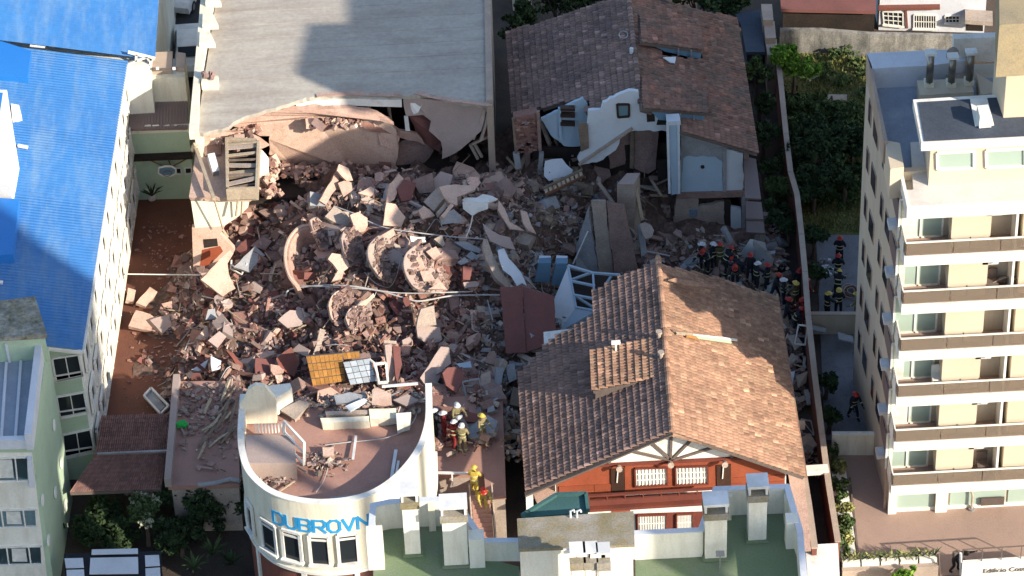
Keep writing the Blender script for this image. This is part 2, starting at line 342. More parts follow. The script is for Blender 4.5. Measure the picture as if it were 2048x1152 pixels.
for c in ([(107, 752), (164, 742), (166, 750), (109, 762)], [(118, 823), (172, 815), (174, 823), (120, 834)], [(128, 902), (184, 893), (187, 900), (130, 913)]):
    window(bl, gp, c, nv=0, fw_=.05)
# white trusses and open ladder at the step in the roof
pp = wall((A.x-.1, A.y+.2), (-17, A.y+.2))
b = MB()
for a_, c_ in (((256, 104), (310, 117)), ((256, 128), (292, 114)), ((273, 108), (272, 122)), ((292, 114), (306, 120)), ((262, 132), (300, 130)), ((301, 117), (301, 131))):
    b.bar(pp.at(*a_), pp.at(*c_), .12)
b.build('open_truss', M['white'], bl)

# ================================================================= LOWER LEFT TOWER
TZ = 9.3
lt = thing('apartment_building', 'pale green apartment block with terrace roof at the lower left corner', 'building', tuple(U(40, 900, 0)))
ne = U(98, 692, TZ); se = U(63, 893, TZ); W0 = -30
b = MB(); b.prism([(W0, se.y), (se.x, se.y), (ne.x-.02, ne.y-.02), (W0, ne.y-.02)], 0, TZ); b.build('wall', M['pgreen'], lt)
sp = wall((W0, se.y), (se.x, se.y)); epn = wall((se.x, se.y), (ne.x, ne.y))
b = MB(); b.ext([sp.at(-80, 905), sp.at(64, 905), sp.at(96, 1170), sp.at(-80, 1175)], -sp.N*-.012); b.build('front_wall', M['creamw'], lt)
rl = lambda x, y, z=TZ: U(x, y, z)
b = MB(); b.ext([rl(-80, 720, TZ+.03), rl(84, 716, TZ+.03), rl(60, 893, TZ+.03), rl(-80, 897, TZ+.03)], (0, 0, -.02)); b.build('terrace_floor', M['slatefloor'], lt)
b = MB(); b.bar(rl(80, 700, TZ+.4), rl(58, 884, TZ+.4), .3, .9, (0, 0, 1)); b.bar(rl(-80, 888, TZ+.2), rl(64, 884, TZ+.2), .3, .5); b.build('parapet', M['bluewhite'], lt)
b = MB()
for a_, c_ in (((13, 725), (2, 888)), ((42, 722), (30, 888))): b.bar(rl(*a_, TZ+.08), rl(*c_, TZ+.08), .12, .1)
b.build('roof_beam', M['bluewhite'], lt)
MZ = TZ+1.6
b = MB(); b.ext([U(-80, 612, MZ), U(70, 592, MZ), U(94, 668, MZ), U(8, 674, MZ), U(-80, 676, MZ)], (0, 0, -.25)); b.build('mossy_roof', M['moss'], lt)
b = MB(); b.ext([U(-80, 622, MZ-.25), U(66, 600, MZ-.25), U(90, 672, MZ-.25), U(14, 678, MZ-.25), U(-80, 680, MZ-.25)], (0, 0, -1.5)); b.build('stair_house', M['pgreen'], lt)
mp_ = wall(U(-80, 680, MZ-.25), U(90, 674, MZ-.25))
b = MB(); b.ext([mp_.at(-60, 690), mp_.at(8, 688), mp_.at(12, 722), mp_.at(-60, 724)], mp_.N*.03); b.build('stair_door', M['dark'], lt)
b = MB(); b.bar(mp_.at(12, 684), mp_.at(20, 722), .25, .1); b.build('door_post', M['bluewhite'], lt)
for y0, y1, x1 in ((915, 962, 56), (1019, 1054, 72), (1093, 1129, 83)):
    window(lt, sp, [(-50, y0+2), (x1, y0-2), (x1+2, y1-2), (-50, y1+2)], nv=0, gm='glassb', fw_=.08, extra='white')
    for xx, ww in ((x1-26, .06), (x1-70, .1)):
        b = MB(); b.bar(sp.at(xx, y0, .05), sp.at(xx+5, y1, .05), ww, .06); b.build('mullion', M['white'], lt)
    b = MB(); b.ext([sp.at(x1-60, y0+4, .02), sp.at(x1-32, y0+4, .02), sp.at(x1-28, y1-6, .02), sp.at(x1-58, y1-6, .02)], sp.N*.008); b.build('curtain', M['curtain'], lt)
b = MB(); b.ext([sp.at(55, 910), sp.at(64, 910), sp.at(71, 966), sp.at(60, 966)], sp.N*.3); b.build('corner_bracket', M['bluewhite'], lt)
for x, y in ((84, 1000), (96, 1080), (107, 850), (122, 925), (110, 985), (130, 1010)):
    b = MB(); c = epn.at(x, y, .02); b.tube([c, c+epn.N*.05], .28, 12); b.build('round_window', M['white'], lt)

# ================================================================= LINK BUILDING AT THE BACK OF THE COURT
an = thing('link_building', 'low cream building with brown metal roof closing the far end of the courtyard', 'building', tuple(U(325, 400, 0)))
pf = wall(U(262, 400, 0), U(392, 397, 0)); pa, pb = U(264, 400, 0), U(392, 397, 0)
dn = Vector((0, 1, 0))
b = MB(); b.prism([pa, pb, pb+dn*1.4, pa+dn*1.4], 0, 4.6); b.build('wall', M['pgreen'], an)
b = MB(); b.ext([pf.at(266, 308), pf.at(386, 303), pf.at(386, 310), pf.at(266, 315)], pf.N*.35); b.build('canopy', M['dark'], an)
b = MB(); b.ext([pf.at(258, 253), pf.at(388, 247), pf.at(389, 262), pf.at(262, 268)], pf.N*.02); b.build('frieze', M['cream'], an)
for c in ((290, 301), (305, 318), (327, 339), (341, 354), (362, 374), (377, 388)): window(an, pf, [(c[0], 251), (c[1], 250), (c[1], 259), (c[0], 260)], nv=0, fw_=.05)
q0, q1 = pa+Vector((-.1, -.25, 4.62)), pb+Vector((0, -.25, 4.62))
nr = 22
for i in range(nr):
    a_ = q0.lerp(q1, i/nr); c_ = q0.lerp(q1, (i+.86)/nr); u_ = Vector((0, 1.75, .42))
    b = MB(); b.ext([a_, c_, c_+u_, a_+u_], (0, 0, .05)); b.build('roof_panel', M['brownsheet'], an)
b = MB(); b.ext([q0, q1, q1+u_, q0+u_], (0, 0, -.05)); b.build('roof_deck', M['brownsheet'], an)
b = MB(); z5 = 5.0; pc = pa+dn*1.45; pd = pb+dn*1.45; b.prism([pc, pd, pd+dn*1.6, pc+dn*1.6], 0, 6.55); b.build('upper_wall', M['cream'], an)
b = MB(); b.prism([pc+Vector((0, .2, 0)), pc+Vector((2.6, .2, 0)), pc+Vector((2.6, 1.7, 0)), pc+Vector((0, 1.7, 0))], 6.56, 6.85); b.prism([pc+Vector((2.8, .4, 0)), pd+Vector((0, .4, 0)), pd+Vector((0, 1.7, 0)), pc+Vector((2.8, 1.7, 0))], 6.56, 6.8); b.build('roof_ledge', M['coping'], an)
b = MB()
for x in (315, 348): b.bar(U(x, 137, 6.8), U(x, 137, 7.6), .14)
b.build('roof_post', M['white'], an)
for c in ([(352, 335), (362, 335), (363, 347), (353, 347)], [(370, 335), (383, 334), (383, 346), (371, 347)]): window(an, pf, c, nv=0, fw_=.05)
hoop = thing('basketball_hoop', 'fan shaped basketball backboard on brackets under the courtyard canopy', 'basketball hoop', tuple(pf.at(333, 342, .3)))
P = [pf.at(x, y, .45) for x, y in ((318, 334), (330, 331), (343, 331), (352, 336), (351, 346), (342, 350), (326, 350), (317, 345))]
b = MB(); b.ext(P, pf.N*.05); bo = b.build('backboard', M['bluetile'], hoop)
b = MB()
for i in range(8): b.bar(P[i]+pf.N*.06, P[(i+1) % 8]+pf.N*.06, .07)
b.build('rim_edge', M['white'], hoop)
b = MB(); c = pf.at(335, 347, .8); b.tube([c+Vector((math.cos(a)*.22, math.sin(a)*.22, 0)) for a in [i*math.pi/5 for i in range(11)]], .02, 5); b.build('ring', M['rust'], hoop)
b = MB()
for s in ((290, 316), (335, 316), (380, 314)): b.bar(pf.at(s[0], s[1], .05), P[1 if s[0] < 330 else 2]+Vector((0, 0, -.1)), .05)
b.build('bracket', M['rust'], hoop)

# ================================================================= ANNEX TILED ROOF (foot of blue building)
av = thing('annex_roof', 'reddish brown clay tiled lean-to roof between blue building and collapsed yard', 'roof', tuple(U(250, 900, 0)))
T0 = [U(203, 832, 3.1), U(346, 828, 3.1), U(338, 903, 2.9), U(190, 908, 2.9)]
T1 = [U(194, 905, 2.86), U(338, 900, 2.86), U(322, 978, 2.5), U(140, 984, 2.5)]
def pant(par, Q, ncol, nrow, m, ntile=2):
    b = MB()
    for j in range(nrow):
        for i in range(ncol):
            l0 = Q[0].lerp(Q[3], j/nrow); l1 = Q[0].lerp(Q[3], (j+1.06)/nrow); r0 = Q[1].lerp(Q[2], j/nrow); r1 = Q[1].lerp(Q[2], (j+1.06)/nrow)
            a = l0.lerp(r0, i/ncol); a2 = l0.lerp(r0, (i+.5)/ncol)+Vector((0, 0, .07)); a3 = l0.lerp(r0, (i+.92)/ncol)
            c = l1.lerp(r1, i/ncol); c2 = l1.lerp(r1, (i+.5)/ncol)+Vector((0, 0, .07)); c3 = l1.lerp(r1, (i+.92)/ncol)
            up_ = Vector((0, 0, .045))
            b.add([a, a2, a3, c+up_, c2+up_, c3+up_, c, c3], [[0, 3, 4, 1], [1, 4, 5, 2], [3, 6, 7, 5, 4]], random.uniform(-.2, .2))
    o = b.build('roof_tiles', m, par); o['kind'] = 'stuff'
    b = MB(); b.ext([p-Vector((0, 0, .05)) for p in Q], (0, 0, -.15)); b.build('roof_deck', M['timber'], par)
pant(av, T0, 34, 9, M['annextile']); pant(av, T1, 38, 9, M['annextile'])
b = MB(); b.bar(U(194, 908, 2.95), U(338, 902, 2.95), .1); b.build('flashing', M['metal'], av)
b = MB()
b.prism([U(210, 840, 3)+Vector((0, 0, 0)), U(340, 836, 3), U(340, 836, 3)+Vector((0, -.3, 0)), U(210, 840, 3)+Vector((0, -.3, 0))], 0, 2.8)
b.build('support_wall', M['creamw'], av)
# ================================================================= generic broken slab and tile roof builders
def pslab(name, px, z0=0, ax=0., ay=0., th=.2, m='conc', par=None, jag=.06, sub=3, label=None, cat=None, group=None, dirn=None):
    cx = sum(p[0] for p in px)/len(px); cy = sum(p[1] for p in px)/len(px)
    P = [U(p[0], p[1], p[2] if len(p) > 2 else z0+ax*(p[0]-cx)+ay*(p[1]-cy)) for p in px]
    n = Vector(); k = len(P)
    for i in range(k): n += (P[i]-P[0]).cross(P[(i+1) % k]-P[0])
    n.normalize()
    if n.dot(CAM) < 0: n = -n; P = P[::-1]
    out = []
    for i in range(k):
        a, b_ = P[i], P[(i+1) % k]; e = (b_-a); L = e.length; e.normalize(); s_ = n.cross(e)
        ns = max(1, min(sub*2, int(L/.35))) if sub else 1
        for j in range(ns):
            p = a.lerp(b_, j/ns)
            out.append(p+(s_*random.uniform(-jag, jag)+e*random.uniform(-jag, jag)*.5 if j else s_*0)+n*random.uniform(-.012, .012))
    b = MB(); q = len(out); c = sum(out, Vector())/q
    low = [p-n*th*random.uniform(.8, 1.15)+(c-p).normalized()*random.uniform(-.02, .07) for p in out]
    b.add(out+low, [list(range(q)), list(range(2*q-1, q-1, -1))], 0)
    b.f += [[i, i+q, (i+1) % q+q, (i+1) % q] for i in range(q)]; b.t += [random.uniform(-.25, .05) for i in range(q)]
    o = b.build(name, M[m], par)
    if label:
        if par is None: tag(o, label, cat, group)
        else: o['label'] = label
    return o
def inpoly(x, y, P):
    c = False; j = len(P)-1
    for i in range(len(P)):
        if (P[i][1] > y) != (P[j][1] > y) and x < (P[j][0]-P[i][0])*(y-P[i][1])/(P[j][1]-P[i][1])+P[i][0]: c = not c
        j = i
    return c
TT = (-.34, -.2, -.08, .0, .08, .2, .4, .8)
def tilemesh(wd_, ln, arch=.06, lift=.06):
    vs = []; n = 5
    for e, (yy, zz) in enumerate(((0, .0), (ln*1.12, lift))):
        for i in range(n):
            a = math.pi*i/(n-1); vs.append((-math.cos(a)*wd_/2, yy, zz+math.sin(a)*arch))
    for i in range(n):
        a = math.pi*i/(n-1); vs.append((-math.cos(a)*wd_/2, ln*1.12, -.02+math.sin(a)*arch*.2))
    f = [[i+1, i, i+n, i+n+1] for i in range(n-1)]+[[i+n+1, i+n, i+2*n, i+2*n+1] for i in range(n-1)]
    return vs, f
def tile_roof(par, A, B, Cc, D, nc, nk, m, clip=None, holes=(), nobj=300, arch=.06, lift=.06, seed=1, miss=.0):
    """A ridge back, B ridge front, Cc eave front, D eave back"""
    rnd = random.Random(seed); A, B, Cc, D = map(Vector, (A, B, Cc, D))
    n = (B-A).cross(D-A).normalized(); n = n if n.z > 0 else -n
    cells = []
    for j in range(nc):
        for i in range(nk):
            u, v = (i+.5)/nk, (j+.5)/nc
            p = (B.lerp(A, u)).lerp(Cc.lerp(D, u), v)
            x, y = PJ(p+n*.05)
            if clip and not inpoly(x, y, clip): continue
            if any(inpoly(x, y, h) for h in holes): continue
            cells.append((i, j))
    cs = set(cells); dk = MB()
    g = lambda u, v, o=0.: B.lerp(A, u).lerp(Cc.lerp(D, u), v)+n*o
    for j in range(nc):
        i = 0
        while i < nk:
            if (i, j) in cs:
                k = i
                while (k+1, j) in cs: k += 1
                dk.ext([g(i/nk, j/nc, -.01), g((k+1)/nk, j/nc, -.01), g((k+1)/nk, (j+1.02)/nc, -.012), g(i/nk, (j+1.02)/nc, -.012)], -n*.16)
                i = k+1
            else: i += 1
    dk.build('roof_deck', M['timber'], par)
    W_ = (A-B).length/nk*1.04; Ln = (Cc-B).length/nc
    vs, fs = tilemesh(W_, Ln, arch, lift)
    mes = []
    for tt in TT:
        q = MB(); q.add(vs, fs, tt or .001); me = bpy.data.meshes.new('roof_tile'); me.from_pydata(q.v, [], q.f); me.update()
        me.attributes.new('tint', 'FLOAT', 'FACE').data.foreach_set('value', q.t); me.materials.append(m); mes.append(me)
    order = sorted(cells, key=lambda c: (g(c[0]/nk, c[1]/nc)-CAM).length)
    near = set(order[:nobj]); big = MB(); org = ORG[par.name]
    for (i, j) in cells:
        if rnd.random() < miss: continue
        p = g((i+.5)/nk, j/nc, .0)
        e2 = (g((i+.5)/nk, (j+1)/nc)-p).normalized(); e1 = e2.cross(n).normalized()
        nn = noise.noise(Vector((p.x*.5, p.y*.5, 3)))
        r_ = rnd.random(); k = 3+int(round(rnd.gauss(0, 1.1)+nn*2)); k = 6+(r_ < .02) if r_ < .07 else max(0, min(5, k))
        jz = rnd.uniform(-.012, .015); ja = rnd.uniform(-.03, .03)
        Mx = Matrix((e1, e2, n)).transposed().to_4x4(); Mx = Matrix.Translation(p+n*jz)@Mx@Matrix.Rotation(ja, 4, 'Z')
        if (i, j) in near:
            o = bpy.data.objects.new('roof_tile', mes[k]); C.objects.link(o); o.parent = par; o.matrix_basis = Matrix.Translation(-org)@Mx
        else: big.add([Mx@Vector(v) for v in vs], fs, (TT[k] or .001))
    if big.v:
        o = big.build('roof_tiles', m, par); o['kind'] = 'stuff'
    # ridge caps handled by caller
def ridge(par, A, B, m, n=36, r=.13):
    A, B = Vector(A), Vector(B); vs = []; fs = []; L = (B-A).length/n
    for e in (0, L*1.08):
        for i in range(6):
            a = math.pi*i/5; rr = r*(1 if e == 0 else 1.15); vs.append((-math.cos(a)*rr, e, math.sin(a)*rr-.03))
    fs = [[i+1, i, i+6, i+7] for i in range(5)]+[[6, 7, 8, 9, 10, 11]]
    mes = []
    for tt in (-.3, .001, .3):
        q = MB(); q.add(vs, fs, tt); me = bpy.data.meshes.new('ridge_tile'); me.from_pydata(q.v, [], q.f); me.update(); me.attributes.new('tint', 'FLOAT', 'FACE').data.foreach_set('value', q.t); me.materials.append(m); mes.append(me)
    e2 = (B-A).normalized(); nn = Vector((0, 0, 1)); e1 = e2.cross(nn).normalized(); nn = e1.cross(e2)
    for i in range(n):
        p = A.lerp(B, i/n)+Vector((0, 0, .05))-ORG[par.name]
        o = bpy.data.objects.new('ridge_tile', random.choice(mes)); C.objects.link(o); o.parent = par
        o.matrix_basis = Matrix.Translation(p)@Matrix((e1, e2, nn)).transposed().to_4x4()@Matrix.Rotation(random.uniform(-.04, .04), 4, 'Z')

# ================================================================= WHITE FLAT ROOFED BUILDING (half collapsed)
wbld = thing('collapsed_building', 'half collapsed building with broad pale grey flat roof torn off along its near side', 'building', tuple(U(690, 240, 0)))
RZ = 7.5
edge = [(392, 268), (420, 262), (452, 256), (472, 240), (505, 228), (540, 217), (585, 206), (612, 196), (640, 190), (690, 187), (735, 186), (790, 189), (832, 192), (850, 188), (878, 193), (925, 203), (960, 208), (985, 206)]
north = [(978, -120), (450, -120)]
P = [U(x, y, RZ) for x, y in edge]; Pn = [U(x, y, RZ) for x, y in north]
fine_ = []
for i in range(len(P)-1):
    for j in range(4): fine_.append(P[i].lerp(P[i+1], j/4)+Vector((0, random.uniform(-.07, .07), 0)))
fine_.append(P[-1])
b = MB(); b.ext(fine_+Pn, (0, 0, -.22)); b.build('roof_slab', M['roofgrey'], wbld)
for i in range(13):
    y_ = P[8].y+1.6+i*1.15; x0_ = -14.1; b = MB(); b.bar((x0_, y_, RZ+.007), (-.62, y_+.02, RZ+.007), .05, .012, t=random.uniform(-.1, .05)); b.build('roof_seam', M['roofgrey'], wbld)
# torn membrane lip, white insulation edge and cavity
b = MB(); top = [U(x, y, RZ-.24) for x, y in ((592, 208), (640, 200), (700, 197), (760, 199), (803, 200))]
for i in range(4): b.ext([top[i]+Vector((0, -.02, 0)), top[i+1]+Vector((0, -.02, 0)), top[i+1]+Vector((0, -.02, -.42)), top[i]+Vector((0, -.02, -.42 if i else -.1))], (0, .3, 0))
b.build('white_soffit', M['white'], wbld)
pslab('torn_membrane', [(632, 188), (725, 180), (727, 186), (800, 186), (798, 192), (690, 190), (634, 194)], RZ+.06, th=.04, m='pink', par=wbld, jag=.03)
pslab('torn_membrane', [(826, 186), (845, 181), (860, 190), (985, 208), (984, 212), (905, 203), (840, 190)], RZ+.06, th=.05, m='pink', par=wbld, jag=.03)
wl = P[0].x-.02
b = MB(); b.prism([(wl-.05, P[0].y, 0), (Pn[1].x, Pn[1].y, 0), (Pn[1].x+.3, Pn[1].y, 0), (wl+.25, P[0].y, 0)], 0, RZ-.23); b.build('side_wall', M['cream'], wbld)
b = MB(); b.prism([(P[-1].x-.3, P[-1].y+.1, 0), (Pn[0].x-.3, Pn[0].y, 0), (Pn[0].x+.02, Pn[0].y, 0), (P[-1].x+.02, P[-1].y+.1, 0)], 0, RZ+.12); b.build('side_wall', M['coping'], wbld)
b = MB(); c0 = U(388, 262, RZ+.35); c1 = U(424, -60, RZ+.35); b.ext([c0+Vector((-.25, 0, 0)), c1+Vector((-.45, 0, 0)), c1+Vector((.35, 0, 0)), U(399, 168, RZ+.35), U(396, 262, RZ+.35)], (0, 0, -.5)); b.build('parapet', M['cream'], wbld)
for i, (x, y) in enumerate(((424, 4), (418, 48), (412, 85))):
    b = MB(); c = U(x, y, RZ+.3); b.ext([c+Vector(v) for v in ((-.3, -.45, 0), (.5, -.5, 0), (.2, .55, 0), (-.3, .5, 0))], (0, 0, .3)); b.build('merlon', M['cream'], wbld)
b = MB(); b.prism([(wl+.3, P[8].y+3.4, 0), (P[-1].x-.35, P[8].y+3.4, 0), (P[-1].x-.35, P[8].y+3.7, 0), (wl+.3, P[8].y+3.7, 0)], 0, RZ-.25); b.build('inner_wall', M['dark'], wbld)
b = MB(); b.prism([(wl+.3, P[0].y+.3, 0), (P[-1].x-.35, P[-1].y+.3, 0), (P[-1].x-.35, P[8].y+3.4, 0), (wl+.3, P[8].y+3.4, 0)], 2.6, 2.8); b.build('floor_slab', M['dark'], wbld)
for i, x in enumerate((648, 690, 735, 775)):
    c = U(x, 205, RZ-.5); b = MB(); b.bar(c+Vector((0, .4, 0)), c+Vector((random.uniform(-.2, .2), .5, -2.2)), .12); b.build('dangling_lath', M['wood'], wbld)
# roof vent with crumbled masonry
vt = thing('roof_vent', 'small cream roof vent topped with crumbled masonry on the pale flat roof', 'vent', tuple(U(420, 178, RZ)))
b = MB(); b.prism([U(x, y, RZ) for x, y in ((404, 180), (437, 180), (438, 166), (406, 166))], RZ, RZ+.45); b.build('vent_box', M['cream'], vt)
for i in range(7):
    b = MB(); c = U(random.uniform(405, 436), random.uniform(146, 158), RZ+.55); b.box(c, random.uniform(.08, .16), .1, .08, M=Matrix.Rotation(random.uniform(0, 3), 3, Vector((random.random(), 1, .3)))); b.build('brick', M['conc'], vt)
# fallen roof slabs below the torn edge
W = wbld
def fs(*a, **k): k.setdefault('cat', 'slab'); return pslab(*a, **k)
fs('fallen_slab', [(540, 268, 5.3), (556, 254, 5.6), (590, 234, 6.1), (640, 222, 6.4), (700, 219, 6.5), (745, 228, 6.3), (778, 243, 5.9), (793, 262, 5.4), (797, 300, 4.2), (790, 342, 2.9), (735, 345, 2.6), (690, 338, 2.7), (640, 330, 2.9), (600, 330, 2.9), (560, 322, 3.2), (538, 308, 3.9)], th=.3, m='peach', jag=.05, label='huge sunlit peach coloured roof slab hanging below the torn roof edge')
fs('fallen_slab', [(440, 246, 6.6), (480, 232, 6.8), (545, 220, 7.0), (600, 212, 7.1), (650, 218, 7.0), (700, 216, 6.9), (755, 228, 6.6), (788, 250, 6.1), (745, 238, 6.3), (690, 228, 6.5), (640, 230, 6.4), (590, 240, 6.1), (560, 258, 5.7), (538, 272, 5.4), (520, 272, 5.5), (500, 262, 5.9)], th=.25, m='pink', jag=.08, label='curved brownish rim slab arching over the huge peach slab')
fs('fallen_slab', [(388, 266, 6.9), (440, 258, 7.0), (485, 262, 6.6), (520, 275, 6.0), (540, 290, 5.6), (512, 300, 5.5), (470, 290, 6.0), (400, 292, 6.3)], th=.2, m='pink', jag=.08, label='cracked pink slab strip between the pale roof and the timber skylight')
fs('fallen_slab', [(806, 196, 7.3), (860, 197, 7.2), (930, 206, 7.1), (976, 214, 7.0), (962, 262, 5.8), (920, 300, 4.6), (884, 318, 3.9), (882, 283, 4.9), (858, 262, 5.5), (862, 242, 6.0), (846, 230, 6.3), (812, 232, 6.3)], th=.25, m='greypink', jag=.05, label='large shaded grey pink slab sagging from the right part of the pale roof')
fs('fallen_slab', [(795, 285, 3.9), (826, 272, 4.3), (850, 282, 4.0), (868, 300, 3.4), (850, 325, 2.8), (820, 345, 2.4), (792, 335, 2.7)], th=.25, m='conc', jag=.05, label='dark rounded slab lump beside the huge peach slab')
fs('fallen_slab', [(745, 243, 5.9), (775, 240, 5.8), (800, 262, 5.2), (835, 268, 5.0), (850, 290, 4.2), (800, 275, 4.7), (792, 300, 4.2), (760, 290, 4.6)], th=.2, m='pink', jag=.08, label='ragged brown slab fold where the peach slab turns into shade')
fs('fallen_slab', [(818, 232, 6.0), (845, 230, 5.9), (862, 243, 5.6), (860, 265, 5.1), (884, 285, 4.3), (880, 305, 3.7), (850, 285, 4.2), (830, 262, 4.9)], th=.18, m='redconc', jag=.08, label='reddish brown torn slab edge under the grey pink slab')
fs('fallen_slab', [(812, 196, 7.25), (850, 192, 7.3), (846, 206, 7.0), (836, 226, 6.5), (822, 230, 6.3)], th=.12, m='white', jag=.05, label='torn white insulation sheet hanging at the roof corner')
fs('fallen_slab', [(808, 232, 6.2), (816, 232, 6.2), (820, 262, 5.2), (811, 262, 5.2)], th=.1, m='white', jag=.0, label='narrow white post hanging down below the insulation sheet')
for i, (a_, c_, l_) in enumerate((((944, 288, 4.6), (978, 272, 5.1), 'slim pale rail at the broken right corner, upper one'), ((978, 272, 5.1), (984, 292, 4.5), 'short pale rail at the broken right corner, bent down'), ((984, 292, 4.6), (986, 340, 3.0), 'upright white corner post at the right end of the torn roof'), ((940, 288, 4.6), (956, 318, 3.7), 'left one of two hanging white bars at the torn corner'), ((948, 286, 4.6), (964, 314, 3.8), 'right one of two hanging white bars at the torn corner'), ((974, 208, 7.2), (946, 278, 5.2), 'long pale rail along the edge of the grey pink slab'), ((982, 208, 7.2), (962, 280, 5.2), 'pale rail beside the red corner wall'))):
    b = MB(); b.bar(U(*a_), U(*c_), .12 if i not in (2,) else .22); tag(b.build('rail', M['concl'], None), l_, 'rail')
fs('fallen_slab', [(978, 224, 6.8), (986, 212, 7.1), (988, 292, 4.6), (980, 285, 4.7), (966, 270, 5.2)], th=.12, m='redwall', jag=.03, label='red brown wall fragment at the right corner of the torn roof')
fs('fallen_slab', [(700, 232, 6.15), (745, 246, 5.8), (795, 262, 5.2), (790, 270, 5.1), (740, 262, 5.5), (706, 244, 5.95)], th=.1, m='brick', jag=.08, label='orange brown brick scar near the top of the huge peach slab')
# ---- near left stub: lower slab with skylight and yellow wall
st = thing('broken_wing', 'sunlit stub of the collapsed building with small flat roof and yellow wall', 'building', tuple(U(440, 600, 0)))
SZ = 6.1
pslab('roof_slab', [(392, 292), (470, 288), (512, 288), (516, 386), (500, 396), (378, 394)], SZ, th=.25, m='peach', par=st, jag=.02)
wS = wall(U(380, 394, SZ-.25), U(516, 388, SZ-.25))
def wpoly(par, pl, px, m, t=.25, name='wall', off=0., label=None):
    b = MB(); b.ext([pl.at(x, y, off) for x, y in px], -pl.N*t); o = b.build(name, M[m], par)
    if label: o['label'] = label
    return o
wpoly(st, wS, [(382, 402), (500, 398), (496, 415), (478, 432), (448, 452), (390, 456)], 'cream', .3)
wpoly(st, wS, [(384, 456), (450, 452), (440, 468), (452, 480), (470, 500), (462, 515), (440, 525), (425, 560), (388, 600), (386, 520)], 'peach', .3, name='wall')
wpoly(st, wS, [(406, 479), (434, 477), (436, 492), (408, 496)], 'dark', .02, 'opening', .012)
wpoly(st, wS, [(404, 500), (440, 492), (446, 503), (424, 525), (398, 548)], 'orangewood', .02, 'patch', .012)
b = MB(); b.prism([U(382, 394, SZ-.3)+Vector((.0, .0, 0)), U(382, 394, SZ-.3)+Vector((.3, 0, 0)), U(396, 292, SZ-.3)+Vector((.3, 0, 0)), U(396, 292, SZ-.3)], 0, SZ-.26); b.build('side_wall', M['pink'], st)
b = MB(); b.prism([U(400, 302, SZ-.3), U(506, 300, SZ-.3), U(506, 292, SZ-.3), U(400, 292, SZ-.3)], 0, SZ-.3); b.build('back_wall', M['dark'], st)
b = MB(); b.ext([U(x, y, SZ+.02) for x, y in ((400, 290), (420, 286), (444, 292), (442, 312), (410, 314))], (0, 0, .12)); b.build('broken_edge', M['conc'], st)
sk = thing('skylight', 'wooden framed skylight box filled with loose slats on the sunlit stub roof', 'skylight', tuple(U(482, 386, SZ)))
SK = [(452, 280), (514, 284), (510, 385), (450, 384)]
b = MB(); Pk = [U(x, y, SZ+.75) for x, y in ((450, 277), (514, 280), (510, 376), (452, 378))]
for i in range(4): b.ext([Pk[i], Pk[(i+1) % 4], Pk[(i+1) % 4]+Vector((0, 0, -.74)), Pk[i]+Vector((0, 0, -.74))], (Vector((0, .12, 0)) if i in (0, 2) else Vector((.12, 0, 0))))
b.build('frame', M['plank'], sk)
for i in range(11):
    t = (i+.7)/12; a_ = Pk[0].lerp(Pk[3], t); c_ = Pk[1].lerp(Pk[2], t)
    b = MB(); dz = random.uniform(-.5, -.1); b.bar(a_+Vector((.05, random.uniform(-.12, .1), dz)), c_+Vector((-.02, random.uniform(-.05, .3), dz+random.uniform(-.05, .2))), random.choice((.12, .16, .28)), .05)
    b.build('slat', M['concl' if i in (1, 5, 9) else ('wood' if i % 3 else 'plank')], sk)
b = MB(); b.ext([Pk[i]+Vector((0, 0, -.7)) for i in range(4)], (0, 0, .03)); b.build('base', M['dark'], sk)
pslab('fallen_slab', [(512, 298, 6.0), (524, 300, 6.0), (538, 318, 5.3), (538, 352, 4.3), (514, 350, 4.6)], th=.15, m='white', jag=.05, label='bright white wall scrap right of the timber skylight', cat='slab')
pslab('fallen_slab', [(508, 352, 4.6), (540, 350, 4.2), (560, 342, 4.0), (545, 370, 3.5), (512, 382, 4.0)], th=.15, m='peach', jag=.08, label='crumbling peach ledge just right of the timber skylight', cat='slab')
for a_, c_, l_, w_ in (((392, 296, 6.6), (428, 398, 6.5), 'long pale beam lying diagonally over the stub roof', .16), ((428, 398, 6.3), (446, 458, 4.2), 'thin pole hanging down over the yellow wall', .06), ((386, 300, 6.2), (392, 288, 6.9), 'short white post at the corner of the stub roof', .2), ((476, 400, 5.9), (472, 432, 5.0), 'thin batten hanging under the stub roof, left one', .08), ((484, 400, 5.9), (482, 434, 4.8), 'thin batten hanging under the stub roof, right one', .06), ((442, 455, 3.4), (455, 474, 2.6), 'yellowish stick leaning on the foot of the yellow wall', .12)):
    b = MB(); b.bar(U(*a_), U(*c_), w_); tag(b.build('beam', M['plank'], None), l_, 'beam')
gr_ = thing('grille', 'small white lattice grille standing on the stub roof edge', 'grille', tuple(U(425, 290, SZ)))
pg_ = wall(U(406, 292, SZ), U(446, 290, SZ))
b = MB()
for t in (0, .5, 1):
    b.bar(pg_.at(408, 278+12*t), pg_.at(444, 277+12*t), .05)
for k in range(7): b.bar(pg_.at(408+k*6, 278), pg_.at(408+k*6, 290), .05)
b.build('lattice', M['white'], gr_)
ac = thing('air_conditioner', 'white air conditioner box tipped over on the stub roof', 'air conditioner', tuple(U(428, 342, SZ)))
b = MB(); m3 = Matrix.Rotation(.25, 3, 'Z')@Matrix.Rotation(.4, 3, 'X'); b.box(U(427, 330, SZ+.35), .17, .5, .28, M=m3); b.build('case', M['whitemetal'], ac)
b = MB(); b.box(U(427, 330, SZ+.35)+m3@Vector((0, -.505, 0)), .14, .01, .22, M=m3); b.build('grille', M['metal'], ac)

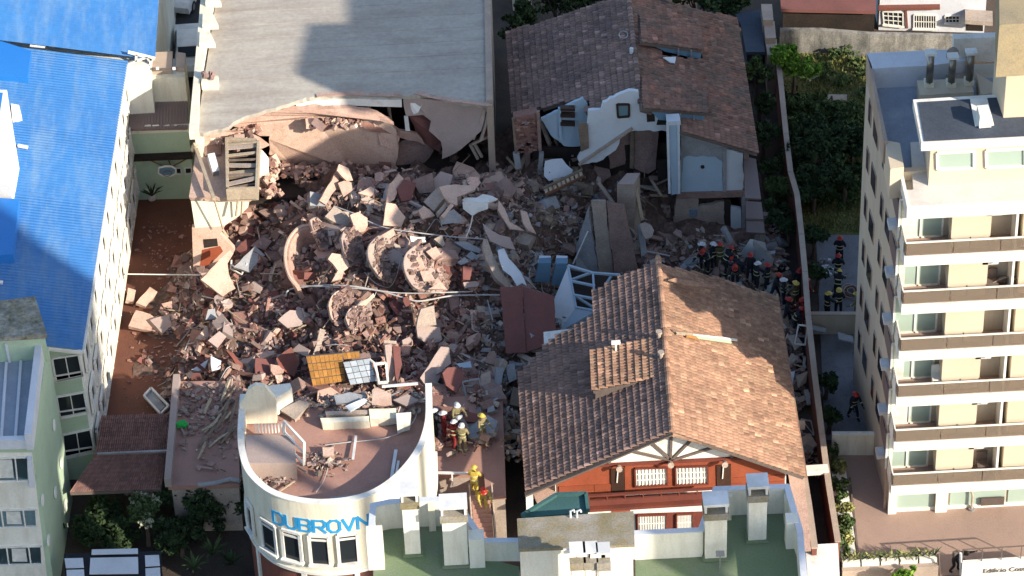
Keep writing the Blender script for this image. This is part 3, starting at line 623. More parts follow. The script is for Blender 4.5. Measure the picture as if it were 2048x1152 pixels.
rnd = random.Random(17); cb_ = {}
for i in range(900):
    t_ = rnd.random()
    if t_ < .55: px, py, z = rnd.uniform(540, 790), rnd.gauss(341, 6), rnd.uniform(2.7, 3.4)
    elif t_ < .66: px = rnd.uniform(430, 520); py = 300-(px-440)*.25+rnd.gauss(0, 7)-20; z = rnd.uniform(5.9, 6.6)
    elif t_ < .92: px, py, z = rnd.gauss(538, 8), rnd.uniform(320, 390), rnd.uniform(3.2, 4.4)
    else: px, py, z = rnd.gauss(675, 26), rnd.gauss(246, 4), rnd.uniform(6.0, 6.2)
    s_ = min(.3, .05+rnd.expovariate(1/.06)); c = U(px, py, z); Mx = Matrix.Rotation(rnd.uniform(0, 6), 3, Vector((rnd.random(), rnd.random(), 1)))
    cb_.setdefault(rnd.choice(('peach', 'brick', 'pink', 'conc')), MB()).box(c, s_, s_*rnd.uniform(.4, 1), s_*rnd.uniform(.3, .7), M=Mx, t=rnd.uniform(-.3, .3))
for m0, q in cb_.items():
    o = q.build('edge_rubble', M[m0], None); o['kind'] = 'stuff'; tag(o, {'peach': 'peach', 'brick': 'red brick', 'pink': 'pink', 'conc': 'brown grey'}[m0]+' crumbs clinging along the torn roof slab edges', 'rubble')
# ================================================================= FRONT TILED HOUSE
fh = thing('tiled_house', 'intact gabled house with brown clay tile roof and orange timber front', 'house', (6, -14, 0))
xl, xr, xm = -.05, 12.0, 6.4; yf, yb = -19.95, -7.6; ez, rz = 5.2, 8.25
xb = U(1318, 530, rz); xfm = U(1345, 865, rz)
Ar, Br = (xb.x, yb-.9, rz), (xfm.x, yf, rz)
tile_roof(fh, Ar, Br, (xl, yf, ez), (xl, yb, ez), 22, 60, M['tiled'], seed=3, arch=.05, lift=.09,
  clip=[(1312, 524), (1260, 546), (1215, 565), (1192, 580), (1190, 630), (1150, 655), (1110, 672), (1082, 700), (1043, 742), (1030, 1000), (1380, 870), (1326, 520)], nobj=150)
tile_roof(fh, (Ar[0], yb, rz), Br, (xr, yf, ez), (xr, yb, ez), 22, 62, M['tile'], seed=4, arch=.045, lift=.05,
  clip=[(1310, 522), (1330, 530), (1430, 552), (1480, 572), (1560, 592), (1640, 960), (1340, 890)], nobj=150)
ridge(fh, (Ar[0], yb-.6, rz), Br, M['tile'], 40)
# dormer with flatter roof on the shaded slope
dm = [U(1330, 672, 8.1), U(1334, 752, 8.1), U(1186, 782, 7.35), U(1182, 702, 7.35)]
dp = MB(); dp.ext([dm[0]-Vector((0, 0, .1)), dm[1]-Vector((0, 0, .1)), dm[2]-Vector((-.1, 0, .1)), dm[3]-Vector((-.1, 0, .1))], (0, 0, -1.1)); dp.build('dormer_wall', M['timber'], fh)
tile_roof(fh, dm[0], dm[1], dm[2], dm[3], 10, 14, M['tile'], seed=5, nobj=0, arch=.06, lift=.09)
# walls
b = MB(); b.prism([(1.2, yf+.75), (11.3, yf+.75), (11.3, yb-.6), (1.2, yb-1.6)], 0, 5.0); b.build('wall', M['white'], fh)
fp = Pl((0, yf+.74, 0), (0, -1, 0))
def fpoly(px, m, t0=0., t=.06, name='panel', par=fh, lab=None):
    b = MB(); b.ext([fp.at(x, y, t0+t) for x, y in px], -fp.N*t); o = b.build(name, M[m], par)
    if lab: o['label'] = lab
    return o
fpoly([(1197, 928), (1345, 866), (1497, 918)], 'white', 0, .08, 'gable_panel')
b = MB()
for a_, c_ in (((1341, 918), (1343, 868)), ((1341, 918), (1303, 885)), ((1341, 920), (1262, 902)), ((1345, 918), (1381, 881)), ((1346, 920), (1425, 895)), ((1220, 928), (1218, 921)), ((1464, 916), (1463, 905))):
    m_ = MB(); m_.bar(fp.at(*a_, .12), fp.at(*c_, .12), .12, .08, fp.N); m_.build('timber_brace', M['timber'], fh)
m_ = MB(); m_.bar(fp.at(1190, 931, .13), fp.at(1500, 915, .13), .14, .12, fp.N); m_.build('timber_beam', M['redwood'], fh)
# varnished boards one by one
for j in range(5):
    z1 = 4.75-j*.36
    for x0, x1 in ((1.35, 2.9), (2.9, 4.0), (8.6, 10.0), (10.0, 11.25)):
        m_ = MB(); m_.box(((x0+x1)/2, yf+.7, z1-.17), (x1-x0)/2-.01, .04, .165, t=random.uniform(-.15, .15)); m_.build('board', M['orangewood'], fh)
fpoly([(1114, 960), (1197, 925), (1250, 935), (1250, 998), (1114, 994)], 'orangewood', 0, .03, 'orange_wall')
fpoly([(1465, 916), (1500, 918), (1568, 940), (1570, 968), (1465, 975)], 'orangewood', 0, .03, 'orange_wall')
fpoly([(1250, 932), (1465, 920), (1465, 978), (1250, 990)], 'orangewood', 0, .05, 'window_bay_wall')
for c in ([(1270, 936), (1334, 934), (1335, 968), (1271, 972)], [(1351, 933), (1415, 931), (1416, 966), (1352, 969)]):
    window(fh, fp, c, fm='redwood', gm='curtain', nv=8, nh=2, fw_=.07, proud=.08, extra='white', off=.06)
    
for c in ([(1222, 939), (1248, 937), (1250, 990), (1223, 992)], [(1433, 931), (1462, 929), (1462, 973), (1434, 975)]):
    fpoly(c, 'door', .05, .05, 'door')
    m_ = MB(); m_.bar(fp.at(c[0][0]+14, c[0][1], .14), fp.at(c[0][0]+12, c[0][1]+26, .14), .05); m_.build('door_rail', M['white'], fh)
for x, y in ((1238, 934), (1341, 926), (1449, 925)):
    m_ = MB(); c = fp.at(x, y, .3); m_.tube([c, c+Vector((0, -.25, .08))], [.1, .14], 10); m_.build('spot_lamp', M['concl'], fh)
# balcony
b = MB(); b.ext([fp.at(1114, 1000), fp.at(1420, 982), fp.at(1420, 982)+Vector((0, -.75, 0)), fp.at(1114, 1000)+Vector((0, -.75, 0))], (0, 0, -.14)); b.build('balcony_floor', M['redwood'], fh)
bp_ = Pl((0, yf-.0, 0), (0, -1, 0))
m_ = MB(); m_.bar(bp_.at(1175, 992), bp_.at(1425, 977), .12, .08); m_.build('balcony_rail', M['redwood'], fh)
for x in range(1178, 1425, 36):
    m_ = MB(); y = 992-(x-1175)*.06; m_.bar(bp_.at(x, y), bp_.at(x+1, y+16), .06); m_.build('baluster', M['redwood'], fh)
m_ = MB(); m_.bar(bp_.at(1175, 1006), bp_.at(1415, 991), .1, .3); m_.build('balcony_fascia', M['redwood'], fh)
fpoly([(1175, 1014), (1420, 998), (1420, 1022), (1175, 1030)], 'white', 0, .1, 'white_band')
fpoly([(1222, 1014), (1260, 1012), (1261, 1026), (1223, 1027)], 'orangewood', .1, .02, 'sign_board')
fpoly([(1270, 1026), (1412, 1018), (1412, 1062), (1272, 1068)], 'redwood', 0, .05, 'window_bay_wall')
for c in ([(1275, 1030), (1333, 1028), (1333, 1062), (1276, 1064)], [(1353, 1028), (1386, 1026), (1386, 1060), (1353, 1061)]):
    window(fh, fp, c, fm='redwood', gm='curtain', nv=10, nh=1, fw_=.06, proud=.08, extra='white', off=.06)
pslab('barge_board', [(1049, 984, 5.15), (1343, 862, 8.2), (1345, 870, 8.2), (1050, 992, 5.15)], th=.08, m='timber', par=fh, jag=0, sub=0)
pslab('barge_board', [(1345, 862, 8.2), (1607, 932, 5.15), (1608, 940, 5.15), (1346, 870, 8.2)], th=.08, m='tile', par=fh, jag=0, sub=0)
b = MB(); b.bar((xr+.08, yf, ez-.02), (xr+.08, yb, ez-.02), .12, .1); b.build('gutter', M['tile'], fh)
b = MB(); b.prism([U(1052, 1000, 4.6), U(1066, 1000, 4.6), U(1066, 990, 4.6), U(1052, 990, 4.6)], 0, 4.7); b.build('corner_pillar', M['white'], fh)
pslab('lean_to_roof', [(1065, 985), (1115, 962), (1116, 1000), (1075, 1005)], 4.4, th=.1, m='pink', par=fh, jag=.0, sub=0)
sd = thing('debris_strip', 'long green and white torn strip lying on the sunny tile slope', 'debris', tuple(U(1410, 672, 7.6)))
rs = plane3((Ar[0], yb, rz), Br, (xr, yf, ez))
for a_, c_, m0, w_ in (((1352, 666), (1402, 672), 'plank', .14), ((1386, 670), (1474, 680), 'white', .1), ((1392, 674), (1462, 684), 'pgreen', .14), ((1345, 660), (1362, 668), 'wood', .1), ((1372, 672), (1395, 676), 'yellowtile', .12)):
    b = MB(); b.bar(rs.at(*a_, .16), rs.at(*c_, .16), w_, .06, rs.N); b.build('strip', M[m0], sd)
pslab('tile_patch', [(1336, 560), (1350, 556), (1432, 570), (1432, 576), (1380, 572)], 8.0, -.009, 0, th=.05, m='tile', par=fh, jag=.02)
rl_ = plane3((Ar[0], yb, rz), Br, (xl, yf, ez))
for x, y, l_ in ((1318, 673, 'small white pipe stub near the ridge beside the dormer top'), (1322, 714, 'small pale vent stub on the ridge beside the dormer')):
    c = U(x, y, 8.3); b = MB(); b.tube([c-Vector((0, 0, .3)), c+Vector((0, 0, .25))], .09, 8); b.tube([c+Vector((0, 0, .2)), c+Vector((.0, 0, .3))], .15, 8); tag(b.build('vent_pipe', M['concl'], None), l_, 'vent pipe')
b = MB(); c = U(1232, 702, 7.65); b.bar(c, c+Vector((0, 0, .55)), .08); b.bar(c+Vector((-.2, 0, .5)), c+Vector((.2, 0, .5)), .14); tag(b.build('antenna', M['white'], None), 'small white T shaped post on the upper edge of the dormer', 'antenna')
b = MB(); a_ = U(1290, 700, 7.9); b.bar(a_, U(1318, 716, 8.2), .09); tag(b.build('stick', M['timber'], None), 'thin dark stick lying across the dormer tiles', 'stick')

# ================================================================= FAR TILED HOUSE (broken open)
oh = thing('broken_house', 'old house with mossy tile roof, its near end torn open', 'house', (6.4, 9, 0))
ozr, oze = 7.9, 5.5
oA, oB = (6.66, 13.6, ozr), (6.62, 2.6, ozr)
leftclip = [(1010, 65), (1258, -12), (1290, 215), (1277, 190), (1267, 182), (1233, 190), (1213, 203), (1203, 203), (1200, 222), (1175, 220), (1177, 202), (1160, 195), (1130, 203), (1077, 217), (1043, 220), (1023, 230), (1014, 232)]
rightclip = [(1255, -12), (1480, 36), (1516, 314), (1483, 303), (1447, 293), (1400, 277), (1361, 264), (1362, 243), (1350, 227), (1275, 217), (1272, 180)]
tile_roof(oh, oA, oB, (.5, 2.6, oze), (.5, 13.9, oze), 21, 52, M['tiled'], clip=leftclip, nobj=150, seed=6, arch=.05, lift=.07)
tile_roof(oh, oA, oB, (12.2, 2.6, oze), (12.2, 13.9, oze), 21, 52, M['tilef'], clip=rightclip, nobj=150, seed=7, arch=.05, lift=.05, holes=[[(1318, 92), (1402, 104), (1400, 120), (1322, 108)]])
ridge(oh, oA, (6.62, 3.9, ozr), M['tiled'], 34)
for dpx, f1 in (([(1278, 30), (1398, 44), (1404, 100), (1282, 84)], [(1300, 89), (1403, 103), (1401, 119), (1330, 103)]), ([(1282, 152), (1412, 166), (1412, 226), (1284, 216)], [(1300, 220), (1410, 230), (1408, 246), (1318, 240)])):
    ps = plane3(oA, oB, (12.2, 2.6, oze)); Q = [ps.at(*dpx[0], .08), ps.at(*dpx[1], .08), ps.at(*dpx[2], .5), ps.at(*dpx[3], .4)]
    tile_roof(oh, Q[0], Q[3], Q[2], Q[1], 12, 10, M['tilef'], nobj=0, seed=8)
    fpn = wall(Q[3]-Vector((0, .0, 0)), Q[2]-Vector((0, .0, 0)))
    b = MB(); b.ext([fpn.at(x, y, -.05) for x, y in f1], -fpn.N*.1); o = b.build('dormer_window', M['bluetile'], oh)
    for t in (.55, .8):
        m_ = MB(); a_ = fpn.at(f1[0][0]+(f1[1][0]-f1[0][0])*t, f1[0][1]+13*t); m_.bar(a_, a_+Vector((0, 0, -.45)), .08); m_.build('mullion', M['concb'], o)
b = MB(); c = U(1340, 121, 7.0); b.ext([U(1326, 116, 7.5), U(1352, 115, 7.2), U(1350, 127, 7.2), U(1340, 126, 7.3)], (0, 0, .05)); b.build('patch_sheet', M['plaster'], oh)
b = MB(); c = U(1247, 72, 7.85); b.tube([c+Vector((.22*math.cos(a), .3*math.sin(a), .08)) for a in [i*math.pi/8 for i in range(17)]], .03, 5); b.build('ring', M['metal'], oh)
b = MB(); c = U(1263, 106, 7.95); b.tube([c, c+Vector((0, 0, .3))], .1, 8); b.build('vent_pipe', M['plaster'], oh)
# outer walls
yo = 3.35
b = MB(); b.prism([(1.0, 5.6), (1.25, 5.6), (1.25, 13.4), (1.0, 13.4)], 0, 5.6); b.build('side_wall', M['conc'], oh)
b = MB(); b.prism([(11.6, 3.4), (11.85, 3.4), (11.85, 13.4), (11.6, 13.4)], 0, 5.6); b.build('side_wall', M['conc'], oh)
b = MB(); b.ext([(1.3, 13.3, 0), (11.6, 13.3, 0), (11.6, 13.3, 5.5), (6.6, 13.3, 7.7), (1.3, 13.3, 5.5)], (0, .2, 0)); b.build('back_wall', M['conc'], oh)
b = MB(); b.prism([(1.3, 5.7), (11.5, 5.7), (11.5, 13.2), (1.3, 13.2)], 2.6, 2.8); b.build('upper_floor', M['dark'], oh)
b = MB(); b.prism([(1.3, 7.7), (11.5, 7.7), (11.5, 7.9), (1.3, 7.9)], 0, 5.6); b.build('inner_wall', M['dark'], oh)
pw = Pl((0, 4.15, 0), (0, -1, 0)); pi = Pl((0, 5.4, 0), (0, -1, 0)); ps_ = Pl((0, yo, 0), (0, -1, 0))
def opoly(pl, px, m, t=.2, name='wall', off=0., label=None, jag=0):
    if jag or (m in ('plaster', 'concb', 'concl', 'conc', 'bluewall') and len(px) > 4):
        q = []; jag = jag or 1.6
        for i in range(len(px)):
            (x0, y0), (x1, y1) = px[i], px[(i+1) % len(px)]; L = math.hypot(x1-x0, y1-y0); n_ = max(1, int(L/7)); q.append((x0, y0))
            for j in range(1, n_): q.append((x0+(x1-x0)*j/n_+random.uniform(-jag, jag), y0+(y1-y0)*j/n_+random.uniform(-jag, jag)))
        px = q
    return wpoly(oh, pl, px, m, t, name, off, label)
opoly(pw, [(1177, 222), (1202, 221), (1206, 206), (1233, 192), (1258, 182), (1277, 184), (1280, 216), (1330, 224), (1362, 240), (1345, 262), (1264, 262), (1240, 278), (1232, 300), (1200, 322), (1162, 330), (1155, 318), (1172, 290)], 'plaster', .22, label='white plastered gable wall')
w_ = window(oh, pw, [(1234, 208), (1258, 208), (1258, 232), (1236, 234)], fm='door', gm='glassb', nv=0, fw_=.1)
m_ = MB(); m_.bar(pw.at(1264, 257, .1), pw.at(1158, 329, .1), .12, .12, pw.N); m_.build('sloping_string', M['concl'], oh)
opoly(pw, [(1293, 228), (1309, 227), (1310, 243), (1294, 244)], 'dark', .02, 'opening', .015)
opoly(pw, [(1315, 240), (1325, 234), (1334, 236), (1336, 250), (1313, 250)], 'dark', .02, 'opening', .015)
opoly(pi, [(1082, 238), (1128, 214), (1165, 196), (1182, 220), (1182, 250), (1168, 292), (1128, 292), (1100, 268)], 'bluewall', .15, label='pale blue room wall')
for y0 in (217, 230, 247):
    m_ = MB(); m_.ext([pi.at(1121, y0, .3), pi.at(1150, y0+1, .3), pi.at(1150, y0+6, .3), pi.at(1121, y0+5, .3)], -pi.N*.3); m_.build('shelf', M['door'], oh)
m_ = MB(); m_.bar(pi.at(1119, 215, .1), pi.at(1121, 278, .1), .14); m_.build('post', M['bluewall'], oh)
opoly(Pl((0, 5.0, 0), (0, -1, 0)), [(1027, 236), (1074, 226), (1079, 270), (1076, 298), (1060, 304), (1040, 306), (1029, 296)], 'brick', .5, label='ragged brick wall remnant')
rb = random.Random(5); pb_ = Pl((0, 4.95, 0), (0, -1, 0))
for i in range(40):
    m_ = MB(); x, y = rb.uniform(1032, 1072), rb.uniform(236, 302); m_.box(pb_.at(x, y), .12, .08, .06, M=Matrix.Rotation(rb.uniform(-.3, .3), 3, 'Y'), t=rb.uniform(-.3, .4)); m_.build('brick', M['brick' if i % 3 else 'conc'], oh)
for a_, c_, w__, m0 in (((1076, 222), (1080, 300), .16, 'conc'), ((1026, 236), (1032, 306), .12, 'wood'), ((1032, 306), (1037, 334), .3, 'concb'), ((1083, 305), (1079, 355), .22, 'concb')):
    m_ = MB(); m_.bar(pb_.at(*a_, .1), pb_.at(*c_, .1), w__); m_.build('pillar', M[m0], oh)
opoly(Pl((0, 4.0, 0), (0, -1, 0)), [(1158, 246), (1176, 250), (1178, 296), (1162, 304), (1157, 262)], 'wood', .12, 'door_frame')
# interior cross-section on the right
opoly(ps_, [(1362, 266), (1370, 262), (1400, 277), (1448, 294), (1450, 384), (1360, 388)], 'concb', .2, label='bare grey upper wall')
opoly(ps_, [(1366, 318), (1372, 313), (1430, 313), (1444, 322), (1447, 382), (1362, 385)], 'bluewall', .03, 'painted_wall', .035)
opoly(ps_, [(1452, 297), (1486, 307), (1487, 374), (1482, 384), (1452, 384)], 'plaster', .2, 'painted_wall')
opoly(ps_, [(1446, 292), (1453, 294), (1453, 388), (1446, 388)], 'concb', .35, 'pillar', .1)
opoly(ps_, [(1355, 386), (1487, 383), (1487, 394), (1355, 398)], 'conc', .4, 'floor_edge', .12)
opoly(ps_, [(1354, 397), (1396, 395), (1396, 410), (1398, 414), (1448, 404), (1449, 462), (1440, 468), (1352, 468), (1347, 462), (1349, 418)], 'concl', .22, label='grey lower wall with small framed mark')
opoly(ps_, [(1461, 414), (1482, 418), (1483, 464), (1462, 462)], 'plaster', .2, 'painted_wall')
opoly(ps_, [(1483, 384), (1490, 384), (1491, 470), (1484, 470)], 'concb', .3, 'pillar')
opoly(ps_, [(1346, 466), (1486, 462), (1486, 470), (1346, 474)], 'conc', .5, 'floor_edge', .1)
opoly(ps_, [(1400, 396), (1420, 392), (1446, 394), (1444, 400), (1404, 402)], 'dark', .02, 'crack', .015)
opoly(ps_, [(1448, 398), (1462, 400), (1460, 480), (1449, 470)], 'dark', .1, 'opening')
m_ = MB(); q = [ps_.at(*p, .03) for p in ((1380, 420), (1393, 420), (1393, 432), (1380, 432))]
for i in range(4): m_.bar(q[i], q[(i+1) % 4], .06, .05, ps_.N)
m_.bar(ps_.at(1386, 424, .03), ps_.at(1386, 429, .03), .1, .05, ps_.N); m_.build('framed_mark', M['bluetile'], oh)
m_ = MB(); c = ps_.at(1405, 333, .03); m_.tube([c, c+Vector((0, -.06, 0))], .1, 8); m_.build('pipe_hole', M['dark'], oh)
pz = Pl((0, yo-.5, 0), (0, -1, 0))
opoly(pz, [(1334, 246), (1360, 244), (1358, 262), (1359, 388), (1343, 390), (1338, 300)], 'bluewall', .35, 'tiled_shaft', 0, 'narrow blue and white vertical shaft wall')
for x0 in (1335, 1357):
    m_ = MB(); m_.bar(pz.at(x0, 246, .06), pz.at(x0+(4 if x0 < 1350 else 1), 386, .06), .12); m_.build('pipe', M['plaster'], oh)
m_ = MB(); m_.ext([pz.at(1333, 243, .1), pz.at(1360, 242, .1), pz.at(1362, 250, .1), pz.at(1334, 251, .1)], -pz.N*.6); m_.build('cap', M['plaster'], oh)
opoly(Pl((0, 3.9, 0), (0, -1, 0)), [(1288, 413), (1305, 408), (1340, 414), (1342, 440), (1336, 460), (1306, 462), (1290, 456)], 'concl', .15, 'patterned_wall')
pq = Pl((0, 3.88, 0), (0, -1, 0))
for i in range(5):
    for j in range(4):
        x, y = 1296+i*10+(j % 2)*5, 418+j*11
        m_ = MB(); m_.ext([pq.at(x-3, y), pq.at(x, y-3.5), pq.at(x+3, y), pq.at(x, y+3.5)], -pq.N*.05); m_.build('tile', M['brick'], oh)
opoly(Pl((0, 4.2, 0), (0, -1, 0)), [(1314, 322), (1340, 320), (1342, 366), (1316, 362)], 'dark', .1, 'opening')
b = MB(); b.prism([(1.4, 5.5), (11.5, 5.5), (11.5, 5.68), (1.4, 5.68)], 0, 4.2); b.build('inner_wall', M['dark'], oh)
# side lean-to roofs
for k, (q, z) in enumerate((([(1488, 312), (1512, 318), (1522, 398), (1490, 396)], 4.6), ([(1491, 402), (1523, 404), (1527, 438), (1492, 436)], 3.2), ([(1492, 442), (1527, 443), (1530, 466), (1493, 464)], 1.6))):
    o = pslab('side_roof', q, z, th=.12, m='brownsheet', par=oh, jag=0, sub=0)
# hanging floor slabs and rubble around the torn end
K = [('fallen_slab', [(1214, 259, 5.2), (1262, 257, 5.2), (1264, 326, 3.0), (1220, 338, 2.9)], 'conc', 'dark grey floor slab hanging upright below the white gable wall'),
 ('fallen_slab', [(1266, 260, 5.2), (1288, 258, 5.2), (1318, 264, 5.0), (1314, 300, 4.0), (1312, 338, 3.0), (1296, 348, 2.8), (1268, 336, 3.0)], 'conc', 'torn brown floor slab hanging right of the dark grey one'),
 ('fallen_slab', [(1090, 322, 4.2), (1124, 317, 4.2), (1146, 340, 3.7), (1143, 350, 3.5), (1098, 362, 3.4), (1088, 352, 3.6)], 'plaster', 'pale blue white wall chunk lying in the rubble left of the gable'),
 ('fallen_slab', [(1190, 322, 3.2), (1214, 318, 3.0), (1222, 352, 2.6), (1200, 372, 2.3), (1184, 350, 2.7)], 'conc', 'tilted brown slab under the hanging floor slabs'),
 ('fallen_slab', [(1182, 402, 4.6), (1211, 404, 4.6), (1226, 545, .6), (1198, 545, .6)], 'concl', 'tall pale leaning slab, left one of the standing pair'),
 ('fallen_slab', [(1213, 405, 4.5), (1247, 411, 4.4), (1280, 552, .6), (1228, 552, .6)], 'conc', 'broad brown leaning slab, right one of the standing pair'),
 ('fallen_slab', [(1178, 412, 4.2), (1183, 470, 2.6), (1197, 545, .6), (1152, 545, .6), (1152, 490, 1.8)], 'concb', 'dark grey slab leaning behind the standing pair on its left')]
for n_, q, m0, l_ in K: pslab(n_, q, th=.22, m=m0, jag=.05, label=l_, cat='slab')
cb = thing('concrete_column', 'tall square grey concrete column standing with pointed top', 'column', tuple(U(1252, 470, 0)))
cz = 4.7
b = MB(); q = [U(1234, 372, cz), U(1268, 372, cz), U(1280, 350, cz+.1), U(1254, 350, cz+.1)]; b.ext([p for p in q], (0, 0, -4.7)); b.build('shaft', M['concl'], cb)
b = MB(); b.ext([p+Vector((0, 0, .02)) for p in q], (0, 0, .1)); b.build('cap', M['greypink'], cb)
for a_, c_, w_, l_, m0 in (((1196, 364, 3.8), (1272, 470, 1.8), .16, 'long grey plank leaning diagonally across the standing slabs', 'concl'), ((1272, 378, 4.2), (1284, 440, 2.6), .18, 'upright pale plank right of the grey column', 'plank'), ((1280, 450, 2.4), (1292, 540, .6), .3, 'dark beam standing below the upright pale plank', 'concb'), ((1266, 215, 6.6), (1264, 336, 3.0), .2, 'tall thin timber post in front of the gable wall', 'wood'), ((1176, 462, 3.0), (1146, 528, 1.4), .06, 'thin white rod leaning left of the standing slabs', 'whitemetal'), ((1280, 500, 1.2), (1340, 512, 1.0), .08, 'thin pale pipe lying behind the front house ridge, upper one', 'cable'), ((1284, 512, 1.0), (1330, 524, .9), .08, 'thin pale pipe lying behind the front house ridge, lower one', 'cable'), ((1446, 455, 2.0), (1470, 500, .8), .3, 'grey beam leaning against the foot of the torn house', 'concb'), ((1013, 314, 3.4), (1042, 348, 2.6), .12, 'pale stick left of the blue white wall chunk', 'plank'), ((1010, 362, 2.4), (1040, 346, 2.6), .1, 'short pale stick crossing the other left of the wall chunk', 'plank'), ((1050, 336, 2.9), (1078, 304, 3.8), .08, 'thin dark stick leaning in the opening of the torn house', 'wood'), ((1082, 240, 5.4), (1100, 290, 3.9), .25, 'pale torn plank bundle hanging from the eave', 'concl'), ((1092, 236, 5.5), (1116, 292, 3.9), .12, 'thin brown lath hanging beside the pale plank bundle', 'wood')):
    b = MB(); b.bar(U(*a_), U(*c_), w_, w_*.6); tag(b.build('beam', M[m0], None), l_, 'beam')
pslab('satellite_dish', [(1279, 448), (1290, 444), (1302, 450), (1308, 460), (1304, 474), (1292, 478), (1286, 470), (1282, 458)], 2.6, 0, -.01, th=.06, m='concl', jag=.01, label='round pale broken disc beside the standing column', cat='debris')
# fallen stair with steps
stt = thing('fallen_stair', 'fallen stair flight with dark gaps between its treads', 'stair', tuple(U(1125, 375, 2.6)))
a0, a1 = U(1090, 390, 3.5), U(1168, 352, 3.9); o0 = U(1086, 378, 3.7)-a0
b = MB(); b.bar(a0, a1, .12); b.build('stringer', M['rust'], stt); b = MB(); b.bar(a0+o0*1.0, a1+o0, .12); b.build('stringer', M['wood'], stt)
for i in range(9):
    p = a0.lerp(a1, (i+.5)/9); b = MB(); b.bar(p, p+o0, .16, .05); b.build('tread', M['plank'], stt)

# ================================================================= ROUND FRONTED BUILDING
DZ = 8.5
db = thing('round_building', 'cream round fronted building with red roof terrace and blue lettering', 'building', tuple(U(670, 900, 0)))
outl = [(482, 790), (479, 830), (477, 868), (480, 905), (490, 938), (508, 962), (535, 984), (570, 998), (610, 1006), (650, 1008), (700, 1003), (745, 990), (785, 966), (820, 932), (845, 895), (858, 860), (863, 825), (862, 768)]
def smooth_pts(P, n=5):
    out = []
    for i in range(len(P)-1):
        p0, p1, p2, p3 = P[max(i-1, 0)], P[i], P[i+1], P[min(i+2, len(P)-1)]
        for j in range(n):
            t = j/n; out.append(.5*((2*p1)+(p2-p0)*t+(2*p0-5*p1+4*p2-p3)*t*t+(3*p1-p0-3*p2+p3)*t**3))
    out.append(P[-1]); return out
DP = smooth_pts([U(x, y, DZ) for x, y in outl], 5)
def offset(P, d):
    r = []
    for i in range(len(P)):
        t = (P[min(i+1, len(P)-1)]-P[max(i-1, 0)]); t.z = 0; t.normalize(); r.append(P[i]+Vector((-t.y, t.x, 0))*d)
    return r
IN = offset(DP, .22)
b = MB(); n = len(DP); zb = 4.35
def ring(b, P, Q, z0, z1):
    for i in range(len(P)-1):
        b.ext([(P[i].x, P[i].y, z0), (P[i+1].x, P[i+1].y, z0), (Q[i+1].x, Q[i+1].y, z0), (Q[i].x, Q[i].y, z0)], (0, 0, z1-z0))
def shell(P, Q, z0, z1, name, m, par):
    b = MB(); k = len(P); vs = []
    for p, q in zip(P, Q): vs += [(p.x, p.y, z0), (p.x, p.y, z1), (q.x, q.y, z1), (q.x, q.y, z0)]
    f = []
    for i in range(k-1):
        a = 4*i
        f += [[a, a+4, a+5, a+1], [a+1, a+5, a+6, a+2], [a+2, a+6, a+7, a+3], [a+3, a+7, a+4, a]]
    f += [[0, 1, 2, 3], [4*k-1, 4*k-2, 4*k-3, 4*k-4]]
    b.add(vs, f); return b.build(name, M[m], par)
shell(DP, IN, zb, DZ, 'parapet_wall', 'cream', db)
shell(offset(DP, -.04), offset(DP, .25), DZ, DZ+.06, 'coping', 'white', db)
shell(offset(DP, -.09), offset(DP, 0.), 4.35, 4.5, 'string_course', 'white', db)
shell(offset(DP, .06), offset(DP, .3), 0, zb, 'lower_wall', 'redwall', db)
FZ = 7.6
b = MB(); b.ext([Vector((p.x, p.y, FZ)) for p in IN], (0, 0, -.2)); b.build('roof_floor', M['redroof'], db)
b = MB(); b.bar(DP[0]+Vector((.1, 0, -4.4)), DP[-1]+Vector((-.1, 0, -4.4)), .2, 7.0, (0, 0, 1)); b.build('back_wall', M['cream'], db)
def curveat(px, z):                         # place on the round wall seen at photo column px
    best = None
    for i in range(len(DP)-1):
        a, c = PJ((DP[i].x, DP[i].y, z))[0], PJ((DP[i+1].x, DP[i+1].y, z))[0]
        if (a-px)*(c-px) <= 0 and DP[i].y < -19 or (a-px)*(c-px) <= 0 and px < 500 and i > 12:
            t = (px-a)/(c-a) if c != a else 0; p = DP[i].lerp(DP[i+1], t); d = (DP[i+1]-DP[i]).normalized(); best = (i+t, Vector((p.x, p.y, z)), d, Vector((d.y, -d.x, 0)))
    return best
def along(s, z):
    i = max(0, min(int(s), len(DP)-2)); p = DP[i].lerp(DP[i+1], s-i); d = (DP[i+1]-DP[i]).normalized(); return Vector((p.x, p.y, z)), Vector((d.y, -d.x, 0))
for px in (503, 540, 585, 640, 696):
    s, p, d, nn = curveat(px, 5.9)
    w2, h0, h1 = .42 if px > 510 else .3, 5.0, 6.7
    f = MB(); Pq = [p-d*w2+nn*.02, p+d*w2+nn*.02]
    a, c = Vector((Pq[0].x, Pq[0].y, h0)), Vector((Pq[1].x, Pq[1].y, h0)); hh = Vector((0, 0, h1-h0))
    for q0_, q1_ in ((a, a+hh), (c, c+hh), (a+hh, c+hh)): f.bar(q0_+nn*.05, q1_+nn*.05, .14, .1, nn)
    f.bar(a-d*.1+nn*.1, c+d*.1+nn*.1, .24, .09)
    f.bar(a+nn*.05+Vector((0, 0, 1.45)), c+nn*.05+Vector((0, 0, 1.45)), .1, .06, nn)
    fo = f.build('window', M['white'], db); q = MB(); q.poly([a+nn*.04, c+nn*.04, c+hh+nn*.04, a+hh+nn*.04]); q.build('pane', M['glass'], fo)
for px in (519, 612, 718, 668):
    s, p, d, nn = curveat(px, 3.0); b = MB(); b.bar(Vector((p.x, p.y, 0))-nn*.02, Vector((p.x, p.y, 4.3))-nn*.02, .22, .1, nn); 
    if px != 668: b.build('pilaster', M['white'], db)
